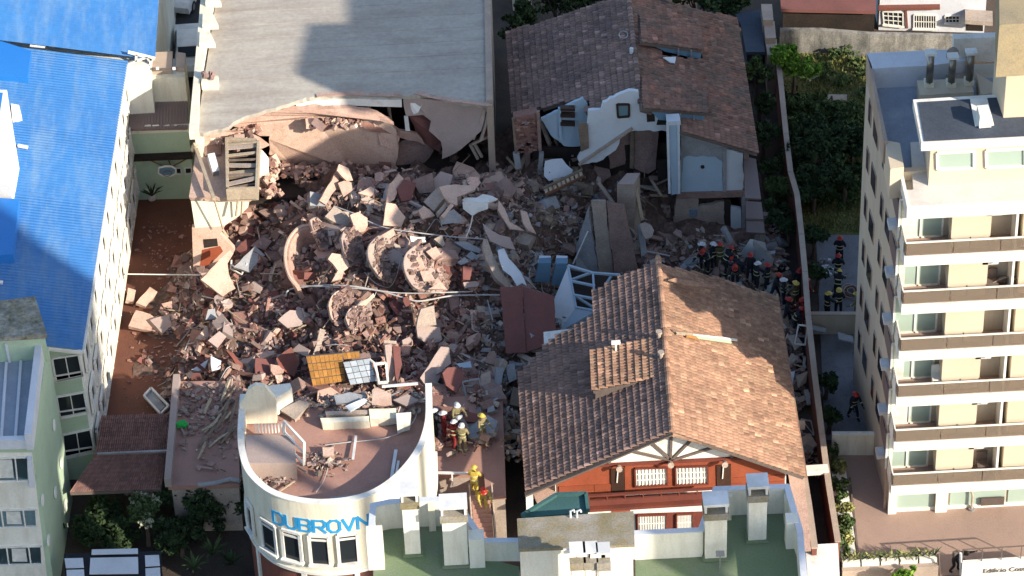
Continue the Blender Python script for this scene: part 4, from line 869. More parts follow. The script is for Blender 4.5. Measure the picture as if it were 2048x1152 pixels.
# lettering bent to the wall
txt = 'DUBROVN'; lx0 = [546, 573, 599, 624, 650, 679, 706]
s0, s1 = curveat(544, 7.3)[0], curveat(740, 7.3)[0]
arc = [0.]
for i in range(len(DP)-1): arc.append(arc[-1]+(DP[i+1]-DP[i]).length)
def s2a(s): i = int(s); return arc[i]+(arc[min(i+1, len(arc)-1)]-arc[i])*(s-i)
def a2s(a):
    for i in range(len(arc)-1):
        if arc[i] <= a <= arc[i+1]: return i+(a-arc[i])/(arc[i+1]-arc[i])
    return len(arc)-1.01
aa0, aa1 = s2a(s0), s2a(s1); stp = (aa1-aa0)/7.0
GL_ = {'D': [[(0, 0), (0, 1), (.72, 1), (1, .78), (1, .22), (.72, 0), (0, 0)]], 'U': [[(0, 1), (0, .2), (.25, 0), (.75, 0), (1, .2), (1, 1)]],
 'B': [[(0, 0), (0, 1), (.8, 1), (1, .86), (1, .64), (.8, .5), (0, .5)], [(.8, .5), (1, .36), (1, .14), (.8, 0), (0, 0)]], 'R': [[(0, 0), (0, 1), (.8, 1), (1, .86), (1, .58), (.8, .44), (0, .44)], [(.5, .44), (1, 0)]],
 'O': [[(.28, 0), (0, .22), (0, .78), (.28, 1), (.72, 1), (1, .78), (1, .22), (.72, 0), (.28, 0)]], 'V': [[(0, 1), (.5, 0), (1, 1)]], 'N': [[(0, 0), (0, 1), (1, 0), (1, 1)]]}
for k, chx in enumerate(txt):
    b = MB(); q_ = 0
    def PT(tx, ty, o_=0.):
        p, nn = along(a2s(aa0+stp*(k+.1+tx*.78)), 6.86+ty*.66); return p+nn*(.012+o_), nn
    for st2 in GL_[chx]:
        for a_, c_ in zip(st2[:-1], st2[1:]):
            q_ += 1; (pa_, na), (pc_, nc_) = PT(*a_, q_*.002), PT(*c_, q_*.002); d_ = (pc_-pa_).normalized()*.045; b.bar(pa_-d_, pc_+d_, .03, .1 if abs(a_[1]-c_[1]) < .01 else .125, na.cross(pc_-pa_))
    b.build('letter', M['letter'], db)
# ================================================================= FOREGROUND CREAM BUILDING WITH GREEN ROOF
fb = thing('roof_terrace_building', 'cream building with green roof terraces and chimneys along the bottom edge', 'building', tuple(U(1180, 1300, 0)))
PZ, GZ = 24., 22.8
Y0 = U(1180, 1560, 0).y
def wallrun(par, px, z1, z0, t=.18, m='creamw', name='parapet', cap=True):
    Pp = [U(x, y, z1) for x, y in px]
    for i in range(len(Pp)-1):
        a, c = Pp[i], Pp[i+1]; d = (c-a).normalized(); nn = Vector((-d.y, d.x, 0))*t/2
        b = MB(); b.prism([a-nn-d*t*.3, c-nn+d*t*.3, c+nn+d*t*.3, a+nn-d*t*.3], z0, z1); b.build(name, M[m], par)
        if cap:
            nn *= 1.25; b = MB(); b.prism([a-nn-d*t*.35, c-nn+d*t*.35, c+nn+d*t*.35, a+nn-d*t*.35], z1+.002, z1+.05+i*.003); b.build('coping', M['bluewhite'], par)
# body
bodyW = [U(748, 1012, PZ), U(836, 1001, PZ), U(909, 998, PZ), U(950, 1060, PZ), U(1036, 1082, PZ)]
def body(px, z, zt, m='greenroof', nm='roof_floor'):
    Q = [U(x, y, zt) for x, y in px]; Q = [(p.x, p.y, 0) for p in Q]
    b = MB(); b.prism(Q, 0, z-.06); b.build('wall', M['creamw'], fb)
    b = MB(); b.prism(Q, z-.055, z); b.build(nm, M[m], fb)
body([(746, 1012), (836, 1001), (909, 999), (950, 1062), (1036, 1084), (1040, 1300), (735, 1300)], GZ, PZ)
body([(1270, 1066), (1398, 1062), (1432, 978), (1574, 973), (1600, 1062), (1618, 1300), (1272, 1300)], GZ-.01, PZ)
wallrun(fb, [(742, 1080), (746, 1012), (778, 1005), (836, 1001), (909, 999), (952, 1062)], PZ, GZ)
wallrun(fb, [(944, 1082), (1036, 1082)], PZ-.3, GZ)
wallrun(fb, [(1272, 1067), (1402, 1061), (1432, 979), (1574, 974), (1600, 1064), (1616, 1250)], PZ, GZ)
for x, y in ((862, 1000), (1455, 978), (1575, 985)):
    b = MB(); c = U(x, y, PZ); b.prism([c+Vector(v) for v in ((-.12, -.35, 0), (.12, -.35, 0), (.12, .05, 0), (-.12, .05, 0))], GZ, PZ-.05); b.build('buttress', M['cream'], fb)
def chimney(x0, x1, ytop, ybot, mcap='moss', dz=0.):
    """x range, y of cap top front edge, y of the foot on the green floor"""
    foot = U((x0+x1)/2, ybot, GZ); w2 = (x1-x0)/2/46.5
    hgt = (ybot-ytop)/35.4
    xs_ = [foot.x-w2, foot.x+w2]
    b = MB(); b.prism([(xs_[0]+.06, foot.y, 0), (xs_[1]-.06, foot.y, 0), (xs_[1]-.06, foot.y+.6, 0), (xs_[0]+.06, foot.y+.6, 0)], GZ, GZ+hgt-.75); ch = b.build('chimney', M['creamw'], fb)
    b = MB(); b.prism([(xs_[0], foot.y-.06, 0), (xs_[1], foot.y-.06, 0), (xs_[1], foot.y+.66, 0), (xs_[0], foot.y+.66, 0)], GZ+hgt-.75, GZ+hgt-.45); b.build('collar', M['mossroof'], ch)
    for s_ in (0, 1):
        b = MB(); xx = xs_[0]+.04 if s_ == 0 else xs_[1]-.12; b.prism([(xx, foot.y, 0), (xx+.08, foot.y, 0), (xx+.08, foot.y+.6, 0), (xx, foot.y+.6, 0)], GZ+hgt-.45, GZ+hgt-.12); b.build('cheek', M['whitemetal'], ch)
    b = MB(); b.prism([(xs_[0], foot.y-.05, 0), (xs_[1], foot.y-.05, 0), (xs_[1], foot.y+.65, 0), (xs_[0], foot.y+.65, 0)], GZ+hgt-.12, GZ+hgt); b.build('cap', M['whitemetal'], ch)
    b = MB(); b.prism([(xs_[0]-.02, foot.y-.08, 0), (xs_[1]+.02, foot.y-.08, 0), (xs_[1]+.02, foot.y+.66, 0), (xs_[0]-.02, foot.y+.66, 0)], GZ, GZ+.1); b.build('base', M['greenroof'], ch)
chimney(811, 842, 1004, 1112); chimney(891, 936, 1030, 1134); chimney(1411, 1452, 1024, 1120); chimney(1497, 1532, 988, 1084)
for x0, x1, yt, yb_ in ((741, 767, 1070, 1140), (943, 968, 1076, 1136), (1574, 1593, 1042, 1098)):
    b = MB(); f = U((x0+x1)/2, yb_, GZ); w2 = (x1-x0)/93; b.prism([(f.x-w2, f.y, 0), (f.x+w2, f.y, 0), (f.x+w2, f.y+.5, 0), (f.x-w2, f.y+.5, 0)], GZ, GZ+(yb_-yt)/35.4-.3); b.build('pier', M['creamw'], fb)
# stair tower in the middle
SZt = 26
tp = [U(x, y, SZt) for x, y in ((1034, 1037), (1267, 1022), (1269, 1089), (1037, 1099))]
tq = [Vector((p.x, p.y, 0)) for p in tp]
b = MB(); b.prism([tq[0]+Vector((.05, -.05, 0)), tq[1]+Vector((-.05, -.05, 0)), tq[2]+Vector((-.05, .05, 0)), tq[3]+Vector((.05, .05, 0))], 0, SZt-.12); b.build('stair_tower', M['creamw'], fb)
b = MB(); b.prism(tq, SZt-.12, SZt); b.build('stair_tower_roof', M['mossroof'], fb)
b = MB()
tz = 25; t2 = [U(x, y, tz) for x, y in ((1113, 992), (1172, 990), (1176, 1024), (1044, 1034))]; t2 = [Vector((p.x, p.y, 0)) for p in t2]
b.prism(t2, 0, tz); b.build('teal_roof', M['tealroof'], fb)
b = MB()
for i in (0, 1, 3): b.bar(t2[i]+Vector((0, 0, tz+.06)), t2[(i+1) % 4]+Vector((0, 0, tz+.06)), .12, .14)
b.build('teal_roof_edge', M['tealroof'], fb)
for (x0, x1, yt) in ((1141, 1166, 1081), (1168, 1191, 1080), (1194, 1216, 1082)):
    c = U((x0+x1)/2, yt, SZt+1.5); w2 = (x1-x0)/2/47; y_ = c.y
    b = MB(); b.prism([(c.x-w2+.05, y_-.55, 0), (c.x+w2-.05, y_-.55, 0), (c.x+w2-.05, y_, 0), (c.x-w2+.05, y_, 0)], SZt-4, SZt+.7); ch = b.build('chimney', M['creamw'], fb)
    b = MB(); b.prism([(c.x-w2, y_-.62, 0), (c.x+w2, y_-.62, 0), (c.x+w2, y_+.05, 0), (c.x-w2, y_+.05, 0)], SZt+.7, SZt+1.05); b.build('collar', M['mossroof'], ch)
    b = MB()
    for dx in (-w2+.05, w2-.05): b.bar((c.x+dx, y_-.3, SZt+1.05), (c.x+dx, y_-.3, SZt+1.42), .06, .5)
    b.bar((c.x-w2, y_-.3, SZt+1.45), (c.x+w2, y_-.3, SZt+1.45), .55, .06); b.build('cap', M['whitemetal'], ch)
for x in (1141, 1154):
    b = MB(); c = U(x, 1035, SZt); b.tube([c, c+Vector((0, 0, .3)), c+Vector((.12, 0, .36)), c+Vector((.14, 0, .25))], .04, 6); b.build('vent_pipe', M['whitemetal'], fb)
ld = thing('ladder', 'thin metal ladder standing in front of the cream stair tower', 'ladder', tuple(U(1228, 1150, 23)))
l0, l1, r0, r1 = U(1216, 1152, 23.4), U(1232, 1104, 24.8), U(1240, 1152, 23.4), U(1238, 1104, 24.8)
for a_, c_ in ((l0, l1), (r0, r1)):
    b = MB(); b.bar(a_, c_, .05); b.build('rail', M['concl'], ld)
for i in range(6):
    b = MB(); b.bar(l0.lerp(l1, i/6+.05), r0.lerp(r1, i/6+.05), .04); b.build('rung', M['concl'], ld)
b = MB(); c = U(1440, 1140, GZ); b.bar(c, c+Vector((0, 0, .8)), .05); b.box(c+Vector((0, 0, .8)), .15, .1, .05); tag(b.build('antenna', M['metal'], None), 'small grey antenna stub on the right green roof', 'antenna')

# ================================================================= TALL TAN APARTMENT TOWER
tw = thing('apartment_tower', 'tall tan apartment building with white balconies at the right edge', 'building', (20, -12, 0))
TX, YS, YN, TZ2 = 16.25, -16.95, -8.0, 18.1
XE = 34
b = MB(); b.prism([(TX, YS, 0), (XE, YS, 0), (XE, YN, 0), (15.72, YN, 0)], 0, TZ2); b.build('wall', M['tan'], tw)
tz_ = lambda x, y, z=TZ2: U(x, y, z)
b = MB(); b.ext([tz_(1750, 165, TZ2+.02), tz_(2060, 152, TZ2+.02), tz_(2060, 340, TZ2+.02), tz_(1790, 352, TZ2+.02)], (0, 0, -.01)); b.build('roof_floor', M['slatefloor'], tw)
PH = 19.2
nw = U(1735, 106, PH); nn2 = U(1912, 98, PH)
b = MB(); q = [U(x, y, PH) for x, y in ((1733, 106), (1912, 98), (1932, 110), (1932, 122), (1860, 131), (1742, 137))]; b.ext(q, (0, 0, -1.1)); b.build('north_parapet', M['bluewhite'], tw)
b = MB(); q = [U(x, y, PH) for x, y in ((1733, 106), (1743, 130), (1776, 283), (1768, 285))]; b.ext(q, (0, 0, -1.15)); b.build('west_parapet', M['coping'], tw)
b = MB(); q = [U(x, y, PH-.1) for x, y in ((1770, 280), (1800, 286), (1808, 334), (1781, 338))]; b.ext(q, (0, 0, -1.6)); b.build('west_parapet', M['tan2'], tw)
b = MB(); q = [U(x, y, TZ2+.5) for x, y in ((1780, 338), (1856, 332), (1857, 340), (1782, 346))]; b.ext(q, (0, 0, -1.2)); b.build('low_wall', M['tan2'], tw)
# penthouse
RZ2 = 21.0
q = [U(x, y, RZ2) for x, y in ((1826, 199), (2100, 182), (2100, 272), (1843, 286))]
b = MB(); b.ext(q, (0, 0, -.42)); b.build('penthouse_roof', M['white'], tw)
q2 = [U(x, y, RZ2+.02) for x, y in ((1836, 205), (2100, 189), (2100, 270), (1849, 283))]
b = MB(); b.ext(q2, (0, 0, .02)); b.build('roof_membrane', M['darkroof'], tw)
b = MB(); a_ = [Vector((p.x, p.y, 0)) for p in q]; b.prism([a_[0]+Vector((.5, -.3, 0)), a_[1]+Vector((0, -.3, 0)), a_[2]+Vector((0, .35, 0)), a_[3]+Vector((.45, .35, 0))], TZ2-.1, RZ2-.42); b.build('penthouse_wall', M['tan2'], tw)
php = wall(a_[3]+Vector((.45, .35, 0)), a_[2]+Vector((0, .35, 0)))
for c in ([(1874, 305), (1948, 301), (1948, 335), (1875, 338)], [(1972, 300), (2050, 296), (2050, 331), (1973, 334)]): window(tw, php, c, nv=0, gm='glassg', fw_=.12)
b = MB(); b.ext([U(x, y, RZ2+.05) for x, y in ((1940, 199), (1974, 197), (1988, 251), (1950, 253))], (0, 0, .04)); b.build('vent_base', M['white'], tw)
b = MB(); b.ext([U(x, y, RZ2+.65) for x, y in ((1954, 211), (1976, 209), (1984, 232), (1960, 234))], (0, 0, -.58)); b.build('vent_box', M['white'], tw)
# flues
b = MB(); b.ext([U(x, y, 18.9) for x, y in ((1834, 161), (1940, 156), (1948, 184), (1840, 190))], (0, 0, -.85)); b.build('flue_plinth', M['tan2'], tw)
for x, y0, y1 in ((1858, 130, 172), (1902, 136, 172), (1938, 128, 168)):
    c = U(x, y1, 18.9); h = (y1-y0)/32+.2; b = MB(); b.prism([c+Vector(v) for v in ((-.2, -.15, 0), (.2, -.15, 0), (.2, .25, 0), (-.2, .25, 0))], 18.9, 19.15); b.build('flue_base', M['cream'], tw)
    b = MB(); b.tube([(c.x, c.y, 19.1), (c.x, c.y, 19.1+h)], .16, 10); f_ = b.build('flue', M['steel'], tw, True)
    b = MB(); b.prism([c+Vector(v) for v in ((-.24, -.2, 0), (.24, -.2, 0), (.24, .2, 0), (-.24, .2, 0))], 19.1+h, 19.22+h); b.build('flue_cap', M['white'], f_)
b = MB(); c = U(1905, 108, 20); b.tube([c, c+Vector((.1, -.25, .1))], [.32, .02], 12); b.build('dish', M['concl'], tw)
b = MB(); b.ext([U(x, y, 19.6) for x, y in ((1930, 93), (1945, 92), (1950, 108), (1933, 110))], (0, 0, -1.2)); b.build('vent_hood', M['concl'], tw)
b = MB(); b.ext([U(x, y, 18.6) for x, y in ((1880, 118), (1925, 122), (1945, 150), (1905, 160), (1882, 140))], (0, 0, -.5)); b.build('machine_base', M['concl'], tw)
b = MB(); b.ext([U(x, y, 19.0) for x, y in ((1952, 145), (1990, 168), (1992, 186), (1962, 188))], (0, 0, -.7)); b.build('low_ramp', M['tan2'], tw)
b = MB(); b.ext([U(x, y, 20.2) for x, y in ((1905, 68), (2000, 64), (2000, 74), (1908, 78))], (0, 0, -1.3)); b.build('north_upstand', M['white'], tw)
# lift block
LB = 24
q = [U(x, y, LB) for x, y in ((1992, 55), (2100, 48), (2100, 116), (2014, 121))]
b = MB(); b.ext(q, (0, 0, -.12)); b.build('lift_block_roof', M['tanroof'], tw)
a_ = [Vector((p.x, p.y, 0)) for p in q]; b = MB(); b.prism([a_[0]+Vector((.04, -.04, 0)), a_[1], a_[2], a_[3]+Vector((.04, .04, 0))], TZ2, LB-.12); b.build('lift_block', M['tan2'], tw)
b = MB(); b.ext([U(x, y, 26.5) for x, y in ((1998, -70), (2100, -74), (2100, 44), (1999, 50))], (0, 0, -2.6)); b.build('upper_block', M['tanroof'], tw)
for x, y in ((2016, 62), (2020, 108)):
    b = MB(); b.ext([U(x+dx, y+dy, LB+.25) for dx, dy in ((-12, -4), (14, -5), (16, 4), (-10, 6))], (0, 0, -.22)); b.build('roof_curb', M['concl'], tw)
b = MB(); b.ext([U(x, y, 21.9) for x, y in ((2011, 172), (2043, 170), (2044, 190), (2014, 192))], (0, 0, -.9)); b.build('vent_box', M['white'], tw)
# terrace
q = [U(x, y, 18.3) for x, y in ((1793, 376), (1856, 362), (2100, 352), (2100, 468), (1814, 480))]
# balconies
YB = U(1790, 1060, 0).y; DPZ = 2.64; TOPZ = 18.5
xb0 = 16.12
b = MB(); b.prism([(xb0+.02, YS-.02, 0), (xb0+.02, YB+.02, 0), (XE, YB+.02, 0), (XE, YS-.02, 0)], TOPZ-.58, TOPZ-.04); b.prism([(TX+.3, YS, 0), (XE, YS, 0), (XE, YS+3.2, 0), (TX+.6, YS+3.2, 0)], TZ2+.02, TOPZ-.045); b.build('terrace_floor', M['whitefloor'], tw)
b = MB(); b.prism([(xb0, YB, 0), (XE, YB, 0), (XE, YB+.12, 0), (xb0, YB+.12, 0)], TOPZ-.62, TOPZ); b.build('terrace_parapet', M['white'], tw)
b = MB(); b.prism([(xb0, YB+.12, 0), (xb0+.14, YB+.12, 0), (xb0+.14, YS+3.2, 0), (xb0, YS+3.2, 0)], TOPZ-.62, TOPZ-.002); b.build('terrace_parapet', M['white'], tw)
xs0 = xb0+.25
bpl = Pl((0, YS, 0), (0, -1, 0))
def xat(px, z, y):                 # world x seen at photo column px on a plane y at height z
    lo, hi = 0., 60.
    for _ in range(40):
        mid = (lo+hi)/2
        if PJ((mid, y, z))[0] < px: lo = mid
        else: hi = mid
    return lo
xD1 = xat(1880, 14.5, YS); xB0 = xat(1897, 14.5, YS-.9); xB1 = xat(1975, 14.5, YS-.9); xV = xat(2024, 14.5, YB+.1)
for k in range(6):
    zt = TOPZ-DPZ*(k+1)                # slab top of this balcony level
    lv = tw
    b = MB(); b.prism([(xb0, YB, 0), (XE, YB, 0), (XE, YS+.01, 0), (xb0, YS+.01, 0)], zt-.52, zt); sl_ = b.build('balcony_slab', M['white'], lv)
    b = MB(); b.prism([(xb0+.05, YB+.12, 0), (XE, YB+.12, 0), (XE, YS, 0), (xb0+.05, YS, 0)], zt+.002, zt+.02); b.build('floor_tiles', M['yardtile'], sl_)
    # glass railing
    nP = 9; x0 = xb0+.06; st_ = (XE-x0)/nP
    for i in range(nP):
        if x0+i*st_ > 28: break
        b = MB(); b.prism([(x0+i*st_+.02, YB+.05, 0), (x0+(i+1)*st_*1.0-.02, YB+.05, 0), (x0+(i+1)*st_-.02, YB+.065, 0), (x0+i*st_+.02, YB+.065, 0)], zt+.02, zt+.7); b.build('glass_panel', M['glasst'], lv)
    b = MB(); b.bar((xb0+.04, YB+.057, zt+.72), (XE, YB+.057, zt+.72), .06, .06); b.build('handrail', M['white'], lv)
    b = MB(); b.bar((xb0+.04, YB+.09, zt+.72), (xb0+.04, YS, zt+.72), .06, .06); b.build('handrail', M['white'], lv)
    b = MB(); b.prism([(xb0+.03, YB+.1, 0), (xb0+.045, YB+.1, 0), (xb0+.045, YS-.02, 0), (xb0+.03, YS-.02, 0)], zt+.02, zt+.68); b.build('glass_panel', M['glasst'], lv)
    # sliding doors
    for xa, xc in ((xs0-.35, xD1),):
        b = MB(); z1 = zt+2.08
        for p, q in (((xa, zt+.05), (xc, zt+.05)), ((xa, z1), (xc, z1)), ((xa, zt), (xa, z1)), ((xc, zt), (xc, z1)), (((xa+xc)/2, zt), ((xa+xc)/2, z1))):
            b.bar((p[0], YS-.04, p[1]), (q[0], YS-.04, q[1]), .08, .07, (0, 1, 0))
        fo = b.build('sliding_door', M['white'], lv)
        b = MB(); b.poly([(xa, YS-.02, zt+.03), (xc, YS-.02, zt+.03), (xc, YS-.02, z1), (xa, YS-.02, z1)]); b.build('pane', M['glassg'], fo)
        cw_ = (.42, .2, .0, .3, .48, .15)[k]
        if cw_: b = MB(); b.ext([(xa+.1, YS-.024, zt+.1), (xa+(xc-xa)*cw_, YS-.024, zt+.1), (xa+(xc-xa)*cw_, YS-.024, z1-.05), (xa+.1, YS-.024, z1-.05)], (0, -.006, 0)); b.build('curtain', M['curtain'], fo)
    # projecting peach block with panelled foot
    b = MB(); b.prism([(xB0, YS-.9, 0), (xB1, YS-.9, 0), (xB1, YS-.005, 0), (xB0, YS-.005, 0)], zt+.62, zt+DPZ-.53); b.build('wall_block', M['tan2'], lv)
    for i in range(2):
        xm0 = xB0+(xB1-xB0)*i/2; b = MB(); b.prism([(xm0+.03, YS-.86, 0), (xm0+(xB1-xB0)/2-.03, YS-.86, 0), (xm0+(xB1-xB0)/2-.03, YS-.006, 0), (xm0+.03, YS-.006, 0)], zt+.02, zt+.615); b.build('cupboard_door', M['tan'], lv)
    b = MB(); b.prism([(xB1+.01, YS-.12, 0), (xV-.01, YS-.12, 0), (xV-.01, YS-.006, 0), (xB1+.01, YS-.006, 0)], zt+.02, zt+DPZ-.53); b.build('recess_wall', M['tan'], lv)
    b = MB(); b.prism([(xV, YB+.16, 0), (xV+.1, YB+.16, 0), (xV+.1, YS-.006, 0), (xV, YS-.006, 0)], zt+.021, zt+DPZ-.525); b.build('dividing_wall', M['white'], lv)
    b = MB(); b.prism([(xV+.35, YS-.9, 0), (xV+3.2, YS-.9, 0), (xV+3.2, YS-.006, 0), (xV+.35, YS-.006, 0)], zt+.02, zt+DPZ-.53); b.build('wall_block', M['tan2'], lv)
    if k != 2:
        b = MB(); b.box((xB1+.1, YS-.72, zt+1.9), .34, .18, .2); aco = b.build('air_conditioner', M['whitemetal'], lv)
        b = MB(); b.tube([(xB1+.1, YS-.9, zt+1.9), (xB1+.1, YS-.915, zt+1.9)], .15, 12); b.build('fan_grille', M['metal'], aco)
    # west corner return, side balcony screen
    b = MB(); b.prism([(TX-.12, YS-.9, 0), (xb0-.02, YS-.9, 0), (xb0-.02, YS+.4, 0), (TX-.12, YS+.4, 0)], zt-.35, zt+.55); b.build('corner_panel', M['creamw'], lv)
    b = MB(); b.prism([(TX-.16, YS+.5, 0), (TX-.02, YS+.5, 0), (TX-.02, YS+2.5, 0), (TX-.16, YS+2.5, 0)], zt+.1, zt+1.2); b.build('side_screen', M['brownsheet'], lv)
b = MB(); c = Vector((xB0+1.2, YB+.6, TOPZ-DPZ*2)); b.ext([c+Vector((.0, 0, .1)), c+Vector((1.3, 0, .72)), c+Vector((2.6, .3, .1)), c+Vector((1.3, .6, .3))], (0, 0, .04)); tag(b.build('cover', M['concl'], None), 'grey cloth cover draped on the second balcony from the top', 'cloth')
# ground floor
gpl = Pl((0, YS-.0, 0), (0, -1, 0))
b = MB(); b.prism([(TX-.05, YS-.25, 0), (TX+.32, YS-.25, 0), (TX+.32, YS-.01, 0), (TX-.05, YS-.01, 0)], 0, 2.2); b.build('corner_pillar', M['white'], tw)
b = MB(); b.prism([(TX+.32, YS-.12, 0), (XE, YS-.12, 0), (XE, YS-.01, 0), (TX+.32, YS-.01, 0)], 0, .2); b.build('plinth', M['white'], tw)
for xa, xc in ((1790, 1868), (1900, 2010), (2016, 2060)):
    x0, x1 = xat(xa, .8, YS), xat(xc, .8, YS); b = MB(); b.prism([(x0, YS-.06, 0), (x1, YS-.06, 0), (x1, YS-.01, 0), (x0, YS-.01, 0)], .2, 2.0); b.build('shop_window', M['glassg'], tw)
x0 = xat(1870, .8, YS); b = MB(); b.prism([(x0, YS-.3, 0), (x0+.52, YS-.3, 0), (x0+.52, YS-.01, 0), (x0, YS-.01, 0)], 0, 2.05); b.build('stone_pillar', M['creamw'], tw)
x0 = xat(1962, .3, YS-.1); b = MB(); b.box((x0+.5, YS-.2, .45), .52, .04, .22, t=-.3); b.build('notice_board', M['timber'], tw)
# west wall: small windows and air conditioner ledges
wx = lambda y: TX-.53*(y-YS)/(YN-YS)
for fl in range(7):
    z = 16.8-2.64*fl
    for y, s_ in ((-15.4, .3), (-13.9, .55), (-12.5, .3), (-10.6, .55), (-9.2, .3)):
        if z < 1: continue
        b = MB(); b.ext([(wx(y-s_)+.02, y-s_, z-.75), (wx(y+s_)+.02, y+s_, z-.75), (wx(y+s_)+.02, y+s_, z+.45), (wx(y-s_)+.02, y-s_, z+.45)], (-.06, 0, 0)); fo = b.build('window', M['coping'], tw)
        b = MB(); b.poly([(wx(y-s_)-.05, y-s_+.06, z-.69), (wx(y-s_)-.05, y-s_+.06, z+.39), (wx(y+s_)-.05, y+s_-.06, z+.39), (wx(y+s_)-.05, y+s_-.06, z-.69)]); b.build('pane', M['glass'], fo)
    if z < 2: continue
    b = MB(); b.box((TX-.3, -15.9, z-1.0), .22, .3, .1); b.build('air_conditioner', M['whitemetal'], tw)
b = MB(); b.bar((TX-.16, YS+.15, 0), (TX-.16, YS+.15, 18), .1); b.build('drain_pipe', M['coping'], tw)

b = MB(); b.prism([(25.4, YS+.05, 0), (40, YS+.05, 0), (40, -2.2, 0), (25.4, -2.2, 0)], 18.2, 28.5); b.prism([(25.4, YN+.02, 0), (40, YN+.02, 0), (40, -2.2, 0), (25.4, -2.2, 0)], 0, 18.19); b.build('unseen_shade_block', M['tan'], tw)  # unseen taller block added so the pale roof and mossy house fall in shade
for k in range(9):
    for j in range(3):
        b = MB(); b.ext([(25.38, -3.6-j*4, 4+k*2.7), (25.38, -5.0-j*4, 4+k*2.7), (25.38, -5.0-j*4, 5.2+k*2.7), (25.38, -3.6-j*4, 5.2+k*2.7)], (-.03, 0, 0)); b.build('window', M['glass'], tw)

for i, (x, k, m0, l) in enumerate(((xV+.9, 0, 'wood', 'brown chair on the uppermost balcony at the right edge'), (xs0+1.6, 3, 'white', 'white chair on the fourth balcony near the sliding door'), (xB1+.5, 5, 'timber', 'dark chair in the recess of the lowest balcony'), (xB1+.3, 1, 'timber', 'dark chair in the recess of the second balcony'))):
    z = TOPZ-DPZ*(k+1)+.03; y = YB+.75; t = thing('chair', l, 'chair', (x, y, z))
    b = MB(); b.box((x, y, z+.43), .24, .24, .03); b.build('seat', M[m0], t)
    b = MB(); b.box((x, y+.22, z+.7), .24, .025, .24); b.build('backrest', M[m0], t)
    for dx in (-.2, .2):
        for dy in (-.2, .2): b = MB(); b.bar((x+dx, y+dy, z), (x+dx, y+dy, z+.4), .04); b.build('leg', M[m0], t)
# ================================================================= UNSEEN BOX ON COLUMNS added out of frame to shade the blue roof
_a = R(50); _s, _c = math.sin(_a), math.cos(_a)
def strip(t, wd): return (-21.0+t*_s-wd*_c, -5.9-t*_c-wd*_s, 0)
ht = thing('shade_blocker', 'unseen concrete box on slim columns, added beyond the lower right to shade the blue roof', 'light blocker', strip(73, 6))
b = MB(); b.prism([strip(70, 0), strip(76, 0), strip(76, 12), strip(70, 12)], 38, 46.5); b.build('blocker_box', M['tan'], ht)
b = MB(); b.prism([strip(69.8, -.2), strip(76.2, -.2), strip(76.2, 12.2), strip(69.8, 12.2)], 46.502, 46.9); b.build('rim', M['concl'], ht)
for t_ in (70.6, 75.4):
    for w_ in (.6, 4.2, 7.8, 11.4):
        b = MB(); p = Vector(strip(t_, w_)); b.prism([p+Vector(v) for v in ((-.25, -.25, 0), (.25, -.25, 0), (.25, .25, 0), (-.25, .25, 0))], 0, 37.998); b.build('column', M['concl'], ht)
for w_ in (.6, 4.2, 7.8, 11.4):
    for z in (12, 25):
        b = MB(); p, q = Vector(strip(70.9, w_)), Vector(strip(75.1, w_)); p.z = q.z = z; b.bar(p, q, .3); b.build('tie_beam', M['concl'], ht)

# ================================================================= VEGETATION
def leaves(name, blobs, m, n, size=.12, par=None, seed=1, up_=0., tri=False, label=None, cat='bush', group=None, stuff=False):
    rnd = random.Random(seed); vs = []; fs = []; ts = []; tot = sum(b[3]*b[4]*b[5] for b in blobs)
    for (x, y, z, rx, ry, rz) in blobs:
        k = int(n*rx*ry*rz/tot); cl = [(rnd.gauss(0, .5), rnd.gauss(0, .5), rnd.gauss(0, .5), rnd.uniform(.25, .5)) for _ in range(9)]
        for i in range(k):
            c = rnd.choice(cl); q = Vector((rnd.gauss(0, 1), rnd.gauss(0, 1), rnd.gauss(0, 1))).normalized()*c[3]*rnd.uniform(.6, 1.05)+Vector(c[:3])
            if q.length > 1.1: q = q.normalized()*1.1
            p = Vector((x+q.x*rx, y+q.y*ry, max(.03, z+q.z*rz)))
            nn = Vector((rnd.gauss(0, 1), rnd.gauss(0, 1), rnd.gauss(0, 1)+up_)).normalized(); t1 = nn.orthogonal().normalized(); t1.rotate(Matrix.Rotation(rnd.uniform(0, 6.28), 3, nn)); t2 = nn.cross(t1)
            s_ = size*rnd.uniform(.6, 1.4); a = len(vs)
            vs += [p-t1*s_, p+t2*s_*.5, p+t1*s_, p-t2*s_*.5]; fs.append([a, a+1, a+2, a+3]); ts.append(rnd.uniform(-.35, .45))
    b = MB(); b.v = vs; b.f = fs; b.t = ts; o = b.build(name, m, par); return o
def tree(px, py, zt, r, m, n=1400, size=.14, label='', seed=1, cat='tree', name='tree', group=None, bl=None):
    """px,py = crown centre in photo, zt = its height"""
    c = U(px, py, zt); t = thing(name, label, cat, (c.x, c.y, 0), group); rnd = random.Random(seed)
    tr = MB(); top = Vector((c.x, c.y, zt)); tr.tube([(c.x, c.y, 0), (c.x+.05, c.y, zt*.4), (c.x-.03, c.y+.05, zt*.75)], [.13, .1, .06], 7)
    trk = tr.build('trunk', M['bark'], t)
    bls = []
    for k in range(bl or 5):
        a = rnd.uniform(0, 6.28); d = r*rnd.uniform(.2, .6); q = (c.x+d*math.cos(a), c.y+d*math.sin(a), zt+rnd.uniform(-.3, .25)*r, r*rnd.uniform(.4, .62), r*rnd.uniform(.4, .62), r*rnd.uniform(.35, .5)); bls.append(q)
        lm = MB(); lm.tube([(c.x, c.y, zt*.55), (q[0], q[1], q[2])], [.05, .02], 5); lm.build('limb', M['bark'], t)
    leaves('crown', bls, m, n, size, t, seed); return t
tree(1588, 118, 2.6, 1.35, M['leafg'], 3000, .13, 'bright sunlit green tree in the garden corner beside the fence', 2)
